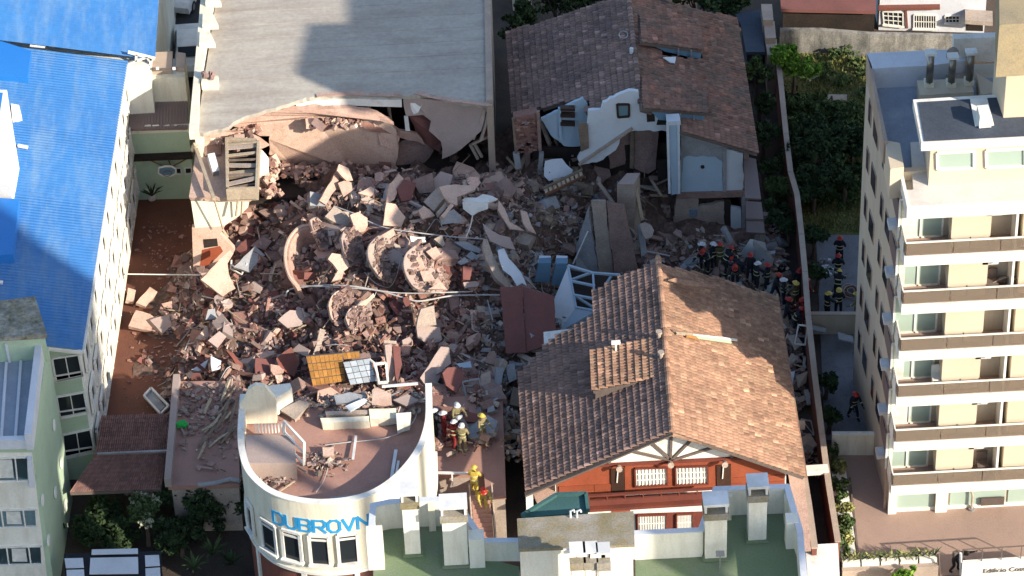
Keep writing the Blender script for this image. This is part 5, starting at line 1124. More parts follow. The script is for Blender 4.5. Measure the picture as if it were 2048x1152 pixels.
tree(1512, 140, 2.2, .9, M['leafm'], 1400, .13, 'leafy bush beside the mossy roof, left of the fence top', 3, 'bush', 'bush')
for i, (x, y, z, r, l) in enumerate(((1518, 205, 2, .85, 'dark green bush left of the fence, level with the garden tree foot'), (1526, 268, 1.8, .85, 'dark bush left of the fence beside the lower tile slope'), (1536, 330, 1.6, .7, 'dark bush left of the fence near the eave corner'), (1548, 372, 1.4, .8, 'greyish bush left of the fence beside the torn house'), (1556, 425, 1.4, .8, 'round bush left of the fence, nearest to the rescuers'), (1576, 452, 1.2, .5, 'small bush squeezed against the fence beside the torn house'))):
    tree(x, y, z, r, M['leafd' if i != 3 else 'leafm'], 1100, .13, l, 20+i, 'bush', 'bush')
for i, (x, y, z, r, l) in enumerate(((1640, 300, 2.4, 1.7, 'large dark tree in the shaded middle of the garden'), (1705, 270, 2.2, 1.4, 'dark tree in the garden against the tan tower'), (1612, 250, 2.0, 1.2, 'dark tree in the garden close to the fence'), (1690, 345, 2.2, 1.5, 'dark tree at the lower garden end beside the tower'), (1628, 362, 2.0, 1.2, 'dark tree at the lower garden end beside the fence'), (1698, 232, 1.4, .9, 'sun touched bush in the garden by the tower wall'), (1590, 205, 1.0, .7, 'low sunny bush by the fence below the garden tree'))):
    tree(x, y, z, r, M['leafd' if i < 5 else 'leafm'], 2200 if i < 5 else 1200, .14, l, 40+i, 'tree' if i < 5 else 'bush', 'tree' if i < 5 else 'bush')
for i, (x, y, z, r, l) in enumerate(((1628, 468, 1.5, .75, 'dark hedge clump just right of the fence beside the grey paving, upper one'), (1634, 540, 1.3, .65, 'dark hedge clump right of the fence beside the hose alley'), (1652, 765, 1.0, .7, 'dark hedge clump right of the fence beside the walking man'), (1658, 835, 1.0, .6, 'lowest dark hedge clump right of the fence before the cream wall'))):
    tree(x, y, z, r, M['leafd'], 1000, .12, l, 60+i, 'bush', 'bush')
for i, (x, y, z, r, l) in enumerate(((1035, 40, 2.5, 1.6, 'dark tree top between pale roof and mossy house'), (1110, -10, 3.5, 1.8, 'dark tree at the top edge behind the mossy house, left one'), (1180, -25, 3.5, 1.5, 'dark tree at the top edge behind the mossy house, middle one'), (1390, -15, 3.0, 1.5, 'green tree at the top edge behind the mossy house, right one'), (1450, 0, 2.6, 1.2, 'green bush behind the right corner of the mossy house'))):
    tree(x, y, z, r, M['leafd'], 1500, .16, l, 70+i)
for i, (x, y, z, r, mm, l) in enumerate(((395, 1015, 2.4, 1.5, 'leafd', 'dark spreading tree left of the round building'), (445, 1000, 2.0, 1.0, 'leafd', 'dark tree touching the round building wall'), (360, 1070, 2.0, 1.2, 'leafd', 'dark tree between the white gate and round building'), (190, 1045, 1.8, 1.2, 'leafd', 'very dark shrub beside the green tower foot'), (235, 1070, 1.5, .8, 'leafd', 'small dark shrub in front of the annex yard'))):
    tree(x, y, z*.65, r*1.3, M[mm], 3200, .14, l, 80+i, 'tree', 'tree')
bs = tree(288, 1020, 2.2, .8, M['leafm'], 900, .13, 'shrub with pale flower clusters at the foot of the annex roof', 91, 'shrub', 'flowering_shrub')
for i, (x, y) in enumerate(((268, 996), (276, 990), (290, 995), (308, 998), (312, 1004), (270, 1012), (293, 1030), (300, 1045), (286, 1050))):
    c = U(x, y, 2.3); leaves('blossom', [(c.x, c.y, c.z, .22, .22, .2)], M['leafp'], 70, .07, bs, 100+i)
def spiky(name, x, y, z, L, n, m, label, cat='plant', seed=1, parent=None):
    rnd = random.Random(seed); c = U(x, y, z); t = thing(name, label, cat, tuple(c)) if parent is None else parent
    for i in range(n):
        a = i*2.4+rnd.uniform(-.3, .3); l = L*rnd.uniform(.7, 1.1); e = rnd.uniform(.4, 1.25); d = Vector((math.cos(a)*math.cos(e), math.sin(a)*math.cos(e), math.sin(e))); s_ = Vector((-math.sin(a), math.cos(a), 0))*L*.06
        m1 = c+d*l*.55; m2 = c+Vector((d.x, d.y, 0))*l*1.05+Vector((0, 0, d.z*l*.75))
        b = MB(); b.add([c-s_*.6, c+s_*.6, m1+s_, m1-s_, m2], [[0, 1, 2, 3], [3, 2, 4]], rnd.uniform(-.3, .4)); b.build('leaf', m, t)
    return t
for i, (x, y, L, m0, l) in enumerate(((425, 1110, 1.1, 'leafm', 'spiky long leaved plant near the round building foot'), (462, 1128, 1.0, 'leafd', 'dark spiky plant at the bottom edge beside the round building'), (388, 1135, .9, 'leafm', 'spiky plant at the bottom edge below the dark trees'), (304, 392, .9, 'leafd', 'dark potted palm standing by the courtyard wall'), (1622, 160, .9, 'leafp', 'pale agave like plant beside the bright garden tree'), (1480, 120, .1, 'leafm', 'tiny sprig behind mossy roof'))[:5]):
    spiky('spiky_plant', x, y, .5 if i != 3 else .8, L, 16, M[m0], l, seed=i)
pt = MB(); c = U(304, 398, 0); pt.tube([c, c+Vector((0, 0, .7))], [.2, .28], 10); tag(pt.build('plant_pot', M['white'], None), 'white tall pot holding the dark palm by the courtyard wall', 'pot')
gb = MB(); rnd = random.Random(9)
for i in range(9000):
    x, y = rnd.uniform(1570, 1735), rnd.uniform(105, 465); c = U(x, y, .005); h = rnd.uniform(.05, .22)*(1.6 if noise.noise(c*.7) > .1 else .7); a = rnd.uniform(0, 3.14); s_ = Vector((math.cos(a), math.sin(a), 0))*.035
    k = len(gb.v); gb.v += [c-s_, c+s_, c+Vector((rnd.uniform(-.1, .1), rnd.uniform(-.1, .1), h))]; gb.f.append([k, k+1, k+2]); gb.t.append(rnd.uniform(-.3, .3))
o = gb.build('grass', M['leafy'], None); o['kind'] = 'stuff'; tag(o, 'dry and green grass tufts covering the garden ground', 'grass')
lvb = []
for i in range(46):
    x, y = random.uniform(1572, 1728), random.uniform(195, 395); p = U(x, y, .3); lvb.append((p.x, p.y, random.uniform(.2, .6), random.uniform(.5, .9), random.uniform(.5, .9), random.uniform(.3, .6)))
for x, y in ((1660, 118), (1700, 112), (1720, 140), (1640, 150), (1690, 165), (1715, 185), (1650, 225), (1575, 190)): p = U(x, y, .3); lvb.append((p.x, p.y, .4, .6, .6, .4))
o = leaves('undergrowth', lvb, M['leafm'], 14000, .12, None, 500); o['kind'] = 'stuff'; tag(o, 'dense dark undergrowth filling the overgrown garden', 'undergrowth')
b = MB(); b.bar(U(1655, 196, .1), U(1694, 197, .1), .5, .15); tag(b.build('stone_slab', M['concl'], None), 'pale stone slab lying in the sunny garden grass', 'stone')

# ================================================================= WALLS, FENCES, BACKGROUND
fw1 = [(1555, 108), (1562, 170), (1572, 270), (1581, 345), (1594, 390), (1603, 470), (1610, 545), (1616, 630), (1628, 740), (1644, 870), (1658, 975), (1676, 1085)]
fl_ = thing('boundary_wall', 'long thin red brown boundary wall running down beside the garden and alley', 'wall', tuple(U(1610, 600, 0)))
Pw = [U(x, y, 2.3) for x, y in fw1]
for i in range(len(Pw)-1):
    a, c = Pw[i], Pw[i+1]; d = (c-a).normalized(); nn = Vector((-d.y, d.x, 0))*.09; b = MB(); b.prism([a-nn, c-nn, c+nn, a+nn], 0, 2.3); b.build('wall_section', M['redwall'], fl_)
    nn *= 1.5; b = MB(); b.prism([a-nn+d*.01, c-nn-d*.01, c+nn-d*.01, a+nn+d*.01], 2.302, 2.37); b.build('coping', M['coping'], fl_)
w2_ = thing('house_side_wall', 'orange tan thin wall running along the right side of the tiled house', 'wall', tuple(U(1600, 960, 0)))
Pw = [U(x, y, 3.0) for x, y in ((1585, 842), (1598, 925), (1612, 1010), (1624, 1098))]
for i in range(3):
    a, c = Pw[i], Pw[i+1]; b = MB(); b.prism([a, c, c+Vector((.22, 0, 0)), a+Vector((.22, 0, 0))], 0, 3.0); b.build('wall_section', M['orangewood' if i < 0 else 'redwall'], w2_)
    b = MB(); b.prism([a-Vector((.03, 0, 0)), c-Vector((.03, 0, 0)), c+Vector((.26, 0, 0)), a+Vector((.26, 0, 0))], 3.002, 3.08); b.build('coping', M['coping'], w2_)
pslab('side_roof', [(1570, 905), (1606, 925), (1622, 1100), (1600, 1100)], 3.2, th=.1, m='pink', par=w2_, jag=0, sub=0)
b = MB(); b.ext([U(x, y, 2.5) for x, y in ((1604, 931), (1655, 928), (1658, 941), (1606, 944))], (0, 0, -.25)); tag(b.build('cross_beam', M['creamw'], None), 'cream cross beam bridging the narrow dark side passage', 'beam')
b = MB(); b.ext([U(x, y, 2.6) for x, y in ((1611, 1090), (1676, 1086), (1682, 1200), (1618, 1200))], (0, 0, -2.6)); o = b.build('entrance_block', M['white'], None); tag(o, 'small white entrance block at the lower end of the side passage', 'building')
b = MB(); b.bar(U(1596, 850, 2.2), U(1610, 850, 2.2), .3, .3); tag(b.build('ledge', M['coping'], None), 'small tan ledge joining the side wall and tiled house', 'ledge')
def lowwall(px, z, m, t, label, cat='wall', cap=None, name='garden_wall'):
    Q = [U(x, y, z) for x, y in px]; th = thing(name, label, cat, tuple(Q[0]-Vector((0, 0, z))))
    for i in range(len(Q)-1):
        a, c = Q[i], Q[i+1]; d = (c-a).normalized(); nn = Vector((-d.y, d.x, 0))*t/2; b = MB(); b.prism([a-nn, c-nn, c+nn, a+nn], 0, z); b.build('wall_section', M[m], th)
        if cap: nn *= 1.3; b = MB(); b.prism([a-nn, c-nn, c+nn, a+nn], z+.002, z+.06+.002*i); b.build('coping', M[cap], th)
    return th
lowwall([(1560, 58), (1640, 58), (1740, 66), (1990, 72)], 1.5, 'oldwall', .25, 'stained grey boundary wall at the far side of the garden')
lowwall([(1620, 628), (1726, 628)], 1.2, 'tan', .18, 'low tan wall closing the grey alley below the firefighters', cap='coping')
lowwall([(1664, 868), (1755, 868)], 1.25, 'cream', .18, 'low cream wall above the sunny front yard', cap='creamw')
for i, (x0, y0, x1, y1) in enumerate(((1522, 8, 1544, 40), (1527, 42, 1549, 76), (1531, 78, 1553, 110))):
    b = MB(); z = 3.2-i*.35; b.ext([U(x0, y0, z), U(x1, y0, z), U(x1+3, y1, z), U(x0+4, y1, z)], (0, 0, -z)); tag(b.build('brick_pier', M['coping'], None), ('topmost stepped brown masonry pier at the fence top', 'middle stepped brown masonry pier at the fence top', 'lowest stepped brown masonry pier at the fence top')[i], 'pier')
b = MB(); b.ext([U(x, y, 2.4) for x, y in ((1470, 28), (1522, 18), (1530, 104), (1492, 104), (1482, 50))], (0, 0, -.2)); b.prism([U(1484, 60, 2.2), U(1524, 50, 2.2), U(1526, 96, 2.2), U(1494, 98, 2.2)], 0, 2.2); tag(b.build('shed', M['darkroof'], None), 'small dark flat roofed shed right of the mossy house', 'shed')
# back houses
rb_ = thing('terrace_house', 'low house with dark red roof beyond the garden wall', 'house', tuple(U(1650, 40, 0)))
b = MB(); b.ext([U(x, y, 2.6) for x, y in ((1560, -10), (1752, -6), (1752, 22), (1562, 18))], (0, 0, -.2)); b.build('roof', M['redconc'], rb_)
b = MB(); b.prism([U(1566, -30, 2.4), U(1750, -30, 2.4), U(1750, 18, 2.4), U(1566, 15, 2.4)], 0, 2.4); b.build('wall', M['dark'], rb_)
whs = thing('white_house', 'white house with barred windows beyond the garden wall', 'house', tuple(U(1860, 62, 0)))
p0, p1 = U(1757, 60, 0), U(1968, 66, 0)
wpl = wall(p0, p1)
b = MB(); b.prism([p0, p1, p1+Vector((0, 8, 0)), p0+Vector((0, 8, 0))], 0, 5.2); b.build('wall', M['bluewhite'], whs)
b = MB(); b.ext([wpl.at(1757, 10, .0), wpl.at(1880, 8, .0), wpl.at(1880, 13, .0), wpl.at(1757, 15, .0)], wpl.N*.3); b.build('ledge', M['redwall'], whs)
b = MB(); b.bar(wpl.at(1811, 12, .05), wpl.at(1814, 56, .05), .12); b.build('pipe', M['redwall'], whs)
b = MB(); b.prism([p0+Vector((1.4, -1.0, 0)), p0+Vector((3.0, -1.0, 0)), p0+Vector((3.0, -.01, 0)), p0+Vector((1.4, -.01, 0))], 0, .01)
for c, nv, nh in (([(1766, 22), (1806, 24), (1806, 52), (1768, 48)], 3, 2), ([(1828, 29), (1872, 30), (1872, 57), (1828, 56)], 8, 1), ([(1890, 31), (1919, 31), (1919, 45), (1891, 45)], 3, 1)): window(whs, wpl, c, nv=nv, nh=nh, fw_=.07, sill=True)
b = MB(); b.ext([wpl.at(1932, 26, .0), wpl.at(1966, 27, .0), wpl.at(1966, 62, .0), wpl.at(1932, 61, .0)], wpl.N*.02); b.build('garage_opening', M['dark'], whs)
b = MB(); b.ext([wpl.at(1930, 18, .0), wpl.at(1985, 22, .0), wpl.at(1985, 30, .0), wpl.at(1930, 26, .0)], wpl.N*1.0); b.build('canopy', M['concl'], whs)
b = MB(); p2 = U(1026, 22, 0); p3 = U(1064, 20, 0); b.prism([p2, p3, p3+Vector((0, 4, 0)), p2+Vector((0, 4, 0))], 0, 2.2); tag(b.build('garden_house', M['creamw'], None), 'scrap of cream wall among trees behind the gap at the top', 'house')

# ================================================================= PODIUM DECKS AND STAIR
pz_ = 3.0
pk = thing('deck', 'reddish raised deck right of the round building where rescuers stand', 'deck', tuple(U(940, 900, 0)))
b = MB(); b.ext([U(x, y, pz_) for x, y in ((866, 770), (1004, 770), (1012, 992), (972, 994), (968, 948), (864, 950))], (0, 0, -.2)); b.build('floor', M['redroof'], pk)
b = MB(); q = [U(x, y, pz_) for x, y in ((866, 780), (1002, 780), (1010, 990), (974, 990), (968, 946), (866, 946))]; b.prism([Vector((p.x, p.y, 0)) for p in q], 0, 2.79); b.build('base_wall', M['concl'], pk)
b = MB(); z = pz_+.75; b.bar(U(864, 945, z), U(944, 947, z), .09); 
b.build('top_rail', M['whitemetal'], pk)
for x in (866, 904, 942):
    b = MB(); c = U(x, 946, z); b.bar(c, c-Vector((0, 0, .75)), .07); b.build('post', M['whitemetal'], pk)
so_ = thing('outside_stair', 'narrow outside stair leading down in front of the deck', 'stair', tuple(U(970, 1060, 0)))
s0_, s1_ = U(962, 990, 3.0), U(970, 1100, .3)
for i in range(12):
    p = s0_.lerp(s1_, (i+.5)/12); b = MB(); b.box(p-Vector((0, 0, .15)), .42, .17, .14); b.build('step', M['redroof'], so_)
for dx in (-.5, .5):
    b = MB(); b.bar(s0_+Vector((dx, 0, .7)), s1_+Vector((dx, 0, .7)), .06); b.bar(s0_+Vector((dx, 0, -.1)), s1_+Vector((dx, 0, -.1)), .1, .3); b.build('side_rail', M['concl'], so_)
ld_ = thing('side_deck', 'debris strewn reddish flat roof left of the round building', 'roof', tuple(U(410, 880, 0)))
b = MB(); b.ext([U(x, y, pz_) for x, y in ((354, 762), (478, 762), (478, 968), (336, 972))], (0, 0, -.25)); b.build('floor', M['redroof'], ld_)
b = MB(); q = [U(x, y, pz_) for x, y in ((356, 768), (476, 768), (476, 964), (342, 966))]; b.prism([Vector((p.x, p.y, 0)) for p in q], 0, 2.74); b.build('base_wall', M['concl'], ld_)
b = MB(); b.bar(U(354, 756, 3.25), U(336, 966, 3.25), .3, .5); b.build('kerb', M['greypink'], ld_)
b = MB(); b.tube([U(396, 970, 3.1), U(430, 966, 3.15), U(462, 958, 3.1), U(480, 962, 3.1)], .1, 8); tag(b.build('drain_pipe', M['concb'], None), 'pale pipe lying along the front edge of the left flat roof', 'pipe')

# ================================================================= GATE, CARS, FRONT YARD
gt = thing('entrance_canopy', 'dark framed entrance canopy with pale panels at the bottom edge', 'canopy', tuple(U(225, 1125, 0)))
cz_ = 2.6
for q, m0, nm in (([(128, 1108), (322, 1102), (326, 1200), (132, 1200)], 'navy', 'frame'),):
    b = MB(); b.ext([U(x, y, cz_) for x, y in q], (0, 0, -.15)); b.build(nm, M[m0], gt)
for k, q in enumerate(([(181, 1117), (276, 1115), (277, 1148), (179, 1149)], [(129, 1118), (166, 1117), (168, 1136), (132, 1137)], [(290, 1112), (318, 1111), (320, 1132), (291, 1134)], [(133, 1141), (168, 1140), (170, 1170), (135, 1170)], [(291, 1138), (320, 1136), (322, 1170), (292, 1170)], [(184, 1100), (276, 1098), (276, 1108), (183, 1110)])):
    b = MB(); b.ext([U(x, y, cz_+.06) for x, y in q], (0, 0, .04)); b.build('panel', M['bluewhite'], gt)
for x, y in ((134, 1112), (316, 1108), (180, 1112), (280, 1110)):
    b = MB(); c = U(x, y, cz_-.16); b.bar(c, (c.x, c.y, 0), .14); b.build('post', M['navy'], gt)
def car(x, y, rz, m, label):
    c = U(x, y, 0); t = thing('parked_car', label, 'car', tuple(c)); Rz = Matrix.Rotation(rz, 3, 'Z')
    T = lambda p: c+Rz@Vector(p)
    b = MB(); prof = [(-2.1, .35), (-2.15, .75), (-1.9, .95), (-1.3, 1.02), (-.8, 1.45), (.7, 1.48), (1.3, 1.02), (2.0, .9), (2.15, .6), (2.1, .35)]
    n = len(prof); vs = [T((p[0], -.82*(1 if p[1] < 1.1 else .82), p[1])) for p in prof]+[T((p[0], .82*(1 if p[1] < 1.1 else .82), p[1])) for p in prof]
    b.add(vs, [list(range(n)), list(range(2*n-1, n-1, -1))]+[[i+1, i, i+n, i+1+n] for i in range(n-1)]+[[0, n-1, 2*n-1, n]]); b.build('body', m, t)
    for a_, c_ in (((-1.27, 1.06), (-.83, 1.42)), ((.74, 1.45), (1.26, 1.06))):
        q = MB(); o_ = -.02 if a_[0] < 0 else .02; q.poly([T((a_[0]+o_, -.62, a_[1]+.03)), T((a_[0]+o_, .62, a_[1]+.03)), T((c_[0]+o_, .62, c_[1]+.03)), T((c_[0]+o_, -.62, c_[1]+.03))]); q.build('windscreen', M['glass'], t)
    for sx in (-1, 1):
        q = MB(); q.poly([T((-1.0, sx*.80, 1.08)), T((1.05, sx*.80, 1.08)), T((.65, sx*.71, 1.4)), T((-.72, sx*.71, 1.4))]); q.build('side_window', M['glass'], t)
        for wx in (-1.35, 1.35):
            q = MB(); q.tube([T((wx, sx*.68, .33)), T((wx, sx*.84, .33))], .33, 14); wh = q.build('wheel', M['black'], t); q = MB(); q.tube([T((wx, sx*.845, .33)), T((wx, sx*.86, .33))], .19, 10); q.build('rim', M['metal'], wh)
car(374, -8, 1.3, M['whitemetal'], 'white parked car mostly cut off at the top edge of the dark yard')
car(384, 118, 1.6, M['whitemetal'], 'white parked car in the dark yard beside the pale roofed building')
# front yard planters
fwl = thing('front_wall', 'low white wall with building name facing the street at the lower right', 'wall', tuple(U(1990, 1150, 0)))
q0, q1 = U(1925, 1127, 1.3), U(2120, 1115, 1.3); wn = wall(q0, q1)
b = MB(); b.prism([q0, q1, q1+Vector((0, .2, 0)), q0+Vector((0, .2, 0))], 0, 1.3); b.build('wall_section', M['white'], fwl)
r0_, r1_ = U(1925, 1105, 2.0), U(2120, 1095, 2.0)
b = MB(); b.bar(q0+Vector((0, .1, .75)), q1+Vector((0, .1, .75)), .05); b.build('top_rail', M['timber'], fwl)
for i in range(6):
    b = MB(); p = q0.lerp(q1, i/5)+Vector((0, .1, 0)); b.bar(p, p+Vector((0, 0, .75)), .04); b.build('post', M['timber'], fwl)
cu = bpy.data.curves.new('t', 'FONT'); cu.body = 'Edificio Costa'; cu.size = .36; cu.extrude = .012
to = bpy.data.objects.new('t', cu); C.objects.link(to); bpy.context.view_layer.update(); me = bpy.data.meshes.new_from_object(to.evaluated_get(bpy.context.evaluated_depsgraph_get())); bpy.data.objects.remove(to)
dd = (q1-q0).normalized(); st0 = wn.at(1966, 1146, .02)
for v in me.vertices: v.co = st0+dd*v.co.x+Vector((0, 0, v.co.y))+wn.N*(v.co.z+.012)-ORG[fwl.name]
me.materials.clear(); me.materials.append(M['timber']); me.name = 'lettering'; link('lettering', me, (0, 0, 0), fwl)
a0_, a1_ = U(1684, 1128, 1.0), U(1876, 1118, 1.0)
lw = thing('planter_wall', 'white planter boxes in a row along the front yard edge', 'planter', tuple(a0_-Vector((0, 0, 1))))
for i in range(5):
    a_ = a0_.lerp(a1_, i/5+.01); c_ = a0_.lerp(a1_, (i+1)/5-.01); b = MB(); b.prism([a_, c_, c_+Vector((0, .45, 0)), a_+Vector((0, .45, 0))], 0, 1.0); b.build('planter_box', M['white'], lw)
b = MB(); b.prism([a0_+Vector((0, -.25, 0)), a1_+Vector((0, -.25, 0)), a1_+Vector((0, -.01, 0)), a0_+Vector((0, -.01, 0))], 0, .8); b.build('base_wall', M['coping'], lw)
for i in range(16):
    p = a0_.lerp(a1_, (i+.5)/16)+Vector((0, .22, 0)); x, y = PJ(p); spiky('grass_plant', x, y, 1.0, .55, 9, M['leafy' if i % 3 else 'leafm'], 'spiky yellowish grass plant growing in the white planter row', seed=i)['group'] = 'grass plants in the planter row'
for i, (x, y) in enumerate(((1678, 962), (1682, 1002), (1690, 1045), (1692, 1075), (1694, 1105))):
    b = MB(); c = U(x, y+8, 0); b.prism([c+Vector(v) for v in ((-.33, -.3, 0), (.33, -.3, 0), (.33, .3, 0), (-.33, .3, 0))], 0, .6)
    tag(b.build('plant_box', M['white'], None), ('topmost', 'second', 'third', 'fourth', 'lowest')[i]+' white square plant box of the column beside the boundary wall', 'plant box', 'plant boxes beside the boundary wall')
    c2 = c+Vector((0, .1, .7)); o = leaves('plant', [(c2.x, c2.y+.2, .8, .42, .5, .35)], M['leafm' if i % 2 else 'leafy'], 420, .1, None, 200+i)
    tag(o, ('topmost', 'second', 'third', 'fourth', 'lowest')[i]+' leafy plant of the column beside the boundary wall', 'plant', 'plants beside the boundary wall')
b = MB(); b.bar(U(1700, 958, .1), U(1717, 1120, .1), .08, .2); tag(b.build('edging', M['timber'], None), 'thin dark edging strip right of the plant boxes', 'edging')
o = leaves('hedge', [(p.x, p.y, .7, .25, .5, .5) for p in [U(x, y, .7) for x, y in ((1664, 905), (1668, 935), (1672, 970), (1678, 1010), (1682, 1050), (1688, 1090))]], M['leafm'], 2600, .1, None, 300); tag(o, 'thin climbing hedge following the right side of the red brown wall', 'hedge')
tree(1812, 1150, 1.2, .8, M['leafg'], 1500, .12, 'bright green bush cut by the bottom edge in front of the planters', 310, 'bush', 'bush')
b = MB(); b.bar(U(1879, 1150, 0), U(1877, 1108, 1.6), .07); tag(b.build('gate_post', M['timber'], None), 'thin dark gate post left of the man in black', 'post')
b = MB(); b.bar(U(1922, 1150, .4), U(1921, 1106, 1.9), .09); tag(b.build('gate_post', M['whitemetal'], None), 'pale gate post right of the man in black', 'post')
lpn = thing('lamp_post', 'short pale curved lamp post in front of the shop windows', 'lamp post', tuple(U(1943, 1020, 0)))
b = MB(); c = U(1943, 1020, 0); b.tube([c, c+Vector((0, 0, .9)), c+Vector((-.08, .05, 1.2)), c+Vector((.05, 0, 1.45))], [.06, .05, .06, .08], 8); b.build('pole', M['coping'], lpn)
b = MB(); b.tube([c+Vector((0, 0, 0)), c+Vector((0, 0, .12))], .14, 10); b.build('foot', M['metal'], lpn)
# alley contents
hz_ = thing('hose_coil', 'loose coil of pale fire hose lying on the grey alley paving', 'hose', tuple(U(1702, 582, 0)))
rnd = random.Random(4)
for k in range(7):
    c = U(1702+rnd.uniform(-3, 3), 582+rnd.uniform(-4, 4), .06+k*.03); r_ = rnd.uniform(.18, .42); b = MB(); b.tube([c+Vector((math.cos(a)*r_*rnd.uniform(.9, 1.1), math.sin(a)*r_*1.2*rnd.uniform(.9, 1.1), rnd.uniform(0, .04))) for a in [i*math.pi/7 for i in range(15)]], .03, 5); b.build('loop', M['rust' if k % 2 else 'greypink'], hz_)
for i in range(16):
    x, y = rnd.uniform(1640, 1664), rnd.uniform(515, 550); b = MB(); b.box(U(x, y, .12), rnd.uniform(.05, .16), rnd.uniform(.05, .1), .06, rz=rnd.uniform(0, 3)); tag(b.build('debris_piece', M['plaster' if i % 2 else 'concb'], None), 'small pale debris piece in the scatter beside the firefighters', 'debris', 'pale debris pieces on the alley paving')
def frame_px(px, z, w_, m, label, name='window_frame', cat='window frame', dz=None, bars=()):
    P = [U(p[0], p[1], p[2] if len(p) > 2 else z) for p in px]; t = thing(name, label, cat, tuple(P[0]))
    for i in range(len(P)):
        b = MB(); b.bar(P[i], P[(i+1) % len(P)], w_); b.build('bar', M[m], t)
    for i, j in bars:
        b = MB(); b.bar(i if isinstance(i, Vector) else P[i], P[j], w_*.7); b.build('bar', M[m], t)
    return t
frame_px([(1590, 688, 1.2), (1610, 690, 1.2), (1616, 652, 2.2), (1597, 650, 2.2)], 1, .06, 'whitemetal', 'pale metal frame leaning against the boundary wall below the rescuers', 'scrap_frame', 'frame')
frame_px([(1602, 838, 1), (1622, 842, 1), (1628, 870, .6), (1604, 868, .6)], 1, .05, 'concb', 'bent grey frame lying in the narrow dark passage', 'scrap_frame', 'frame', bars=((0, 2),))
for a_, c_, l_, w_ in (((1622, 655, .8), (1652, 662, .6), 'pale plank lying below the low tan wall', .35), ((1676, 672, .7), (1706, 680, .4), 'dark bench like board below the low tan wall', .5), ((1612, 780, .8), (1618, 810, .6), 'pale plank standing in the narrow passage', .2)):
    b = MB(); b.bar(U(*a_), U(*c_), w_, .08); tag(b.build('plank', M['concb'], None), l_, 'plank')
pslab('fallen_slab', [(1575, 672, 1.2), (1592, 668, 1.2), (1606, 688, 1.0), (1590, 700, 1.0)], th=.1, m='concl', jag=.03, label='pale slab in the passage right of the tile roof, by the metal frame', cat='slab')
pslab('fallen_slab', [(1574, 745, .8), (1590, 742, .8), (1586, 765, .6), (1576, 770, .6)], th=.1, m='plaster', jag=.03, label='left white slab piece in the narrow passage', cat='slab')
pslab('fallen_slab', [(1592, 752, .8), (1616, 742, 1.0), (1612, 765, .6), (1596, 776, .5)], th=.1, m='concl', jag=.03, label='right white slab piece in the narrow passage', cat='slab')
# ================================================================= RUBBLE HEAP
CT = [(1160, 575, .2), (1180, 600, -.1), (1140, 600, .3), (1150, 545, .6), (320, 720, -.1), (340, 690, 0), (300, 560, -.05), (330, 640, .1), (1230, 325, 3.0), (1180, 318, 3.0), (1300, 325, 2.9), (1100, 285, 3.1), (600, 354, 3.0), (700, 356, 3.6), (800, 358, 3.7), (900, 350, 3.5), (545, 376, 3.0), (500, 410, 2.2), (1060, 318, 3.3), (1120, 300, 3.3), (1150, 330, 2.9), (1300, 350, 2.6), (1322, 388, 2.2), (1240, 350, 2.6), (262, 600, -.15), (275, 700, -.1), (300, 600, .05), (255, 560, 0), (300, 720, .15), (345, 640, .4), (370, 760, .5), (390, 700, .9), (400, 560, 1.2), (430, 450, 1.2), (450, 480, 1.4), (520, 440, 1.6), (560, 400, 2.0), (600, 360, 2.6), (600, 480, 2.2),
 (680, 380, 3.9), (640, 430, 3.3), (740, 400, 3.8), (800, 390, 4.1), (860, 400, 4.0), (920, 390, 4.1), (980, 410, 3.9), (1020, 440, 3.5), (1060, 380, 3.3), (1100, 400, 2.9), (1150, 360, 2.5), (1130, 440, 2.4), (1180, 480, 1.2), (1240, 500, .8),
 (650, 520, 3.1), (720, 500, 3.5), (760, 520, 3.6), (850, 530, 3.6), (920, 520, 3.0), (980, 530, 3.0), (1060, 520, 2.3), (1110, 560, 1.2), (530, 560, 1.8), (470, 600, 1.7), (600, 600, 2.0), (690, 620, 2.9), (760, 620, 2.4), (850, 640, 2.2), (930, 620, 2.0), (990, 620, 1.8),
 (450, 680, 1.6), (530, 700, 1.7), (600, 700, 1.8), (680, 690, 2.5), (760, 700, 2.2), (860, 700, 2.0), (940, 700, 1.9), (430, 750, 1.6), (500, 750, 1.7), (580, 750, 1.8), (700, 750, 2.2), (820, 750, 2.2), (900, 760, 2.4), (980, 740, 2.0), (1020, 760, 1.2), (1035, 820, .9), (900, 800, 2.9), (960, 820, 2.9), (880, 840, 3.0), (400, 800, 2.6),
 (1300, 500, .7), (1350, 510, .7), (1420, 520, .8), (1470, 520, .8), (1530, 540, .7), (1560, 600, .6), (1585, 660, .5), (1590, 720, .4), (1600, 780, .3), (1330, 440, .6), (1220, 420, 1.6), (1230, 370, 1.9), (1200, 340, 2.2), (1100, 320, 2.6), (1050, 330, 2.6), (1010, 340, 2.6), (960, 350, 3.2), (880, 340, 2.8), (780, 350, 2.6), (1300, 380, 1.8), (1320, 400, 1.5),
 (255, 700, -.15), (240, 620, -.15), (330, 500, -.2), (350, 430, -.25), (300, 780, -.1), (330, 850, -.2), (1630, 600, -.3), (1640, 800, -.3), (1560, 480, .2), (1490, 480, .4), (1520, 400, .1), (1500, 300, -.1)]
CW = [(U(a, b_, c).x, U(a, b_, c).y, c) for a, b_, c in CT]
def H(x, y, nz=True):
    sw = s = 0.
    for a, b_, c in CW:
        d2 = (x-a)**2+(y-b_)**2+.05; w_ = 1/(d2*d2); sw += w_; s += w_*c
    h = s/sw
    if nz:
        k = min(1, max(0, h)/.8); h += k*(noise.noise(Vector((x*.8, y*.8, 1)))*.75+noise.noise(Vector((x*2.1, y*2.1, 5)))*.38+noise.noise(Vector((x*5.5, y*5.5, 9)))*.12)
    return h
b = MB(); st_ = .22; nx, ny = 142, 96; X0, Y0_ = -18.3, -12.6
inx = lambda x, y: True
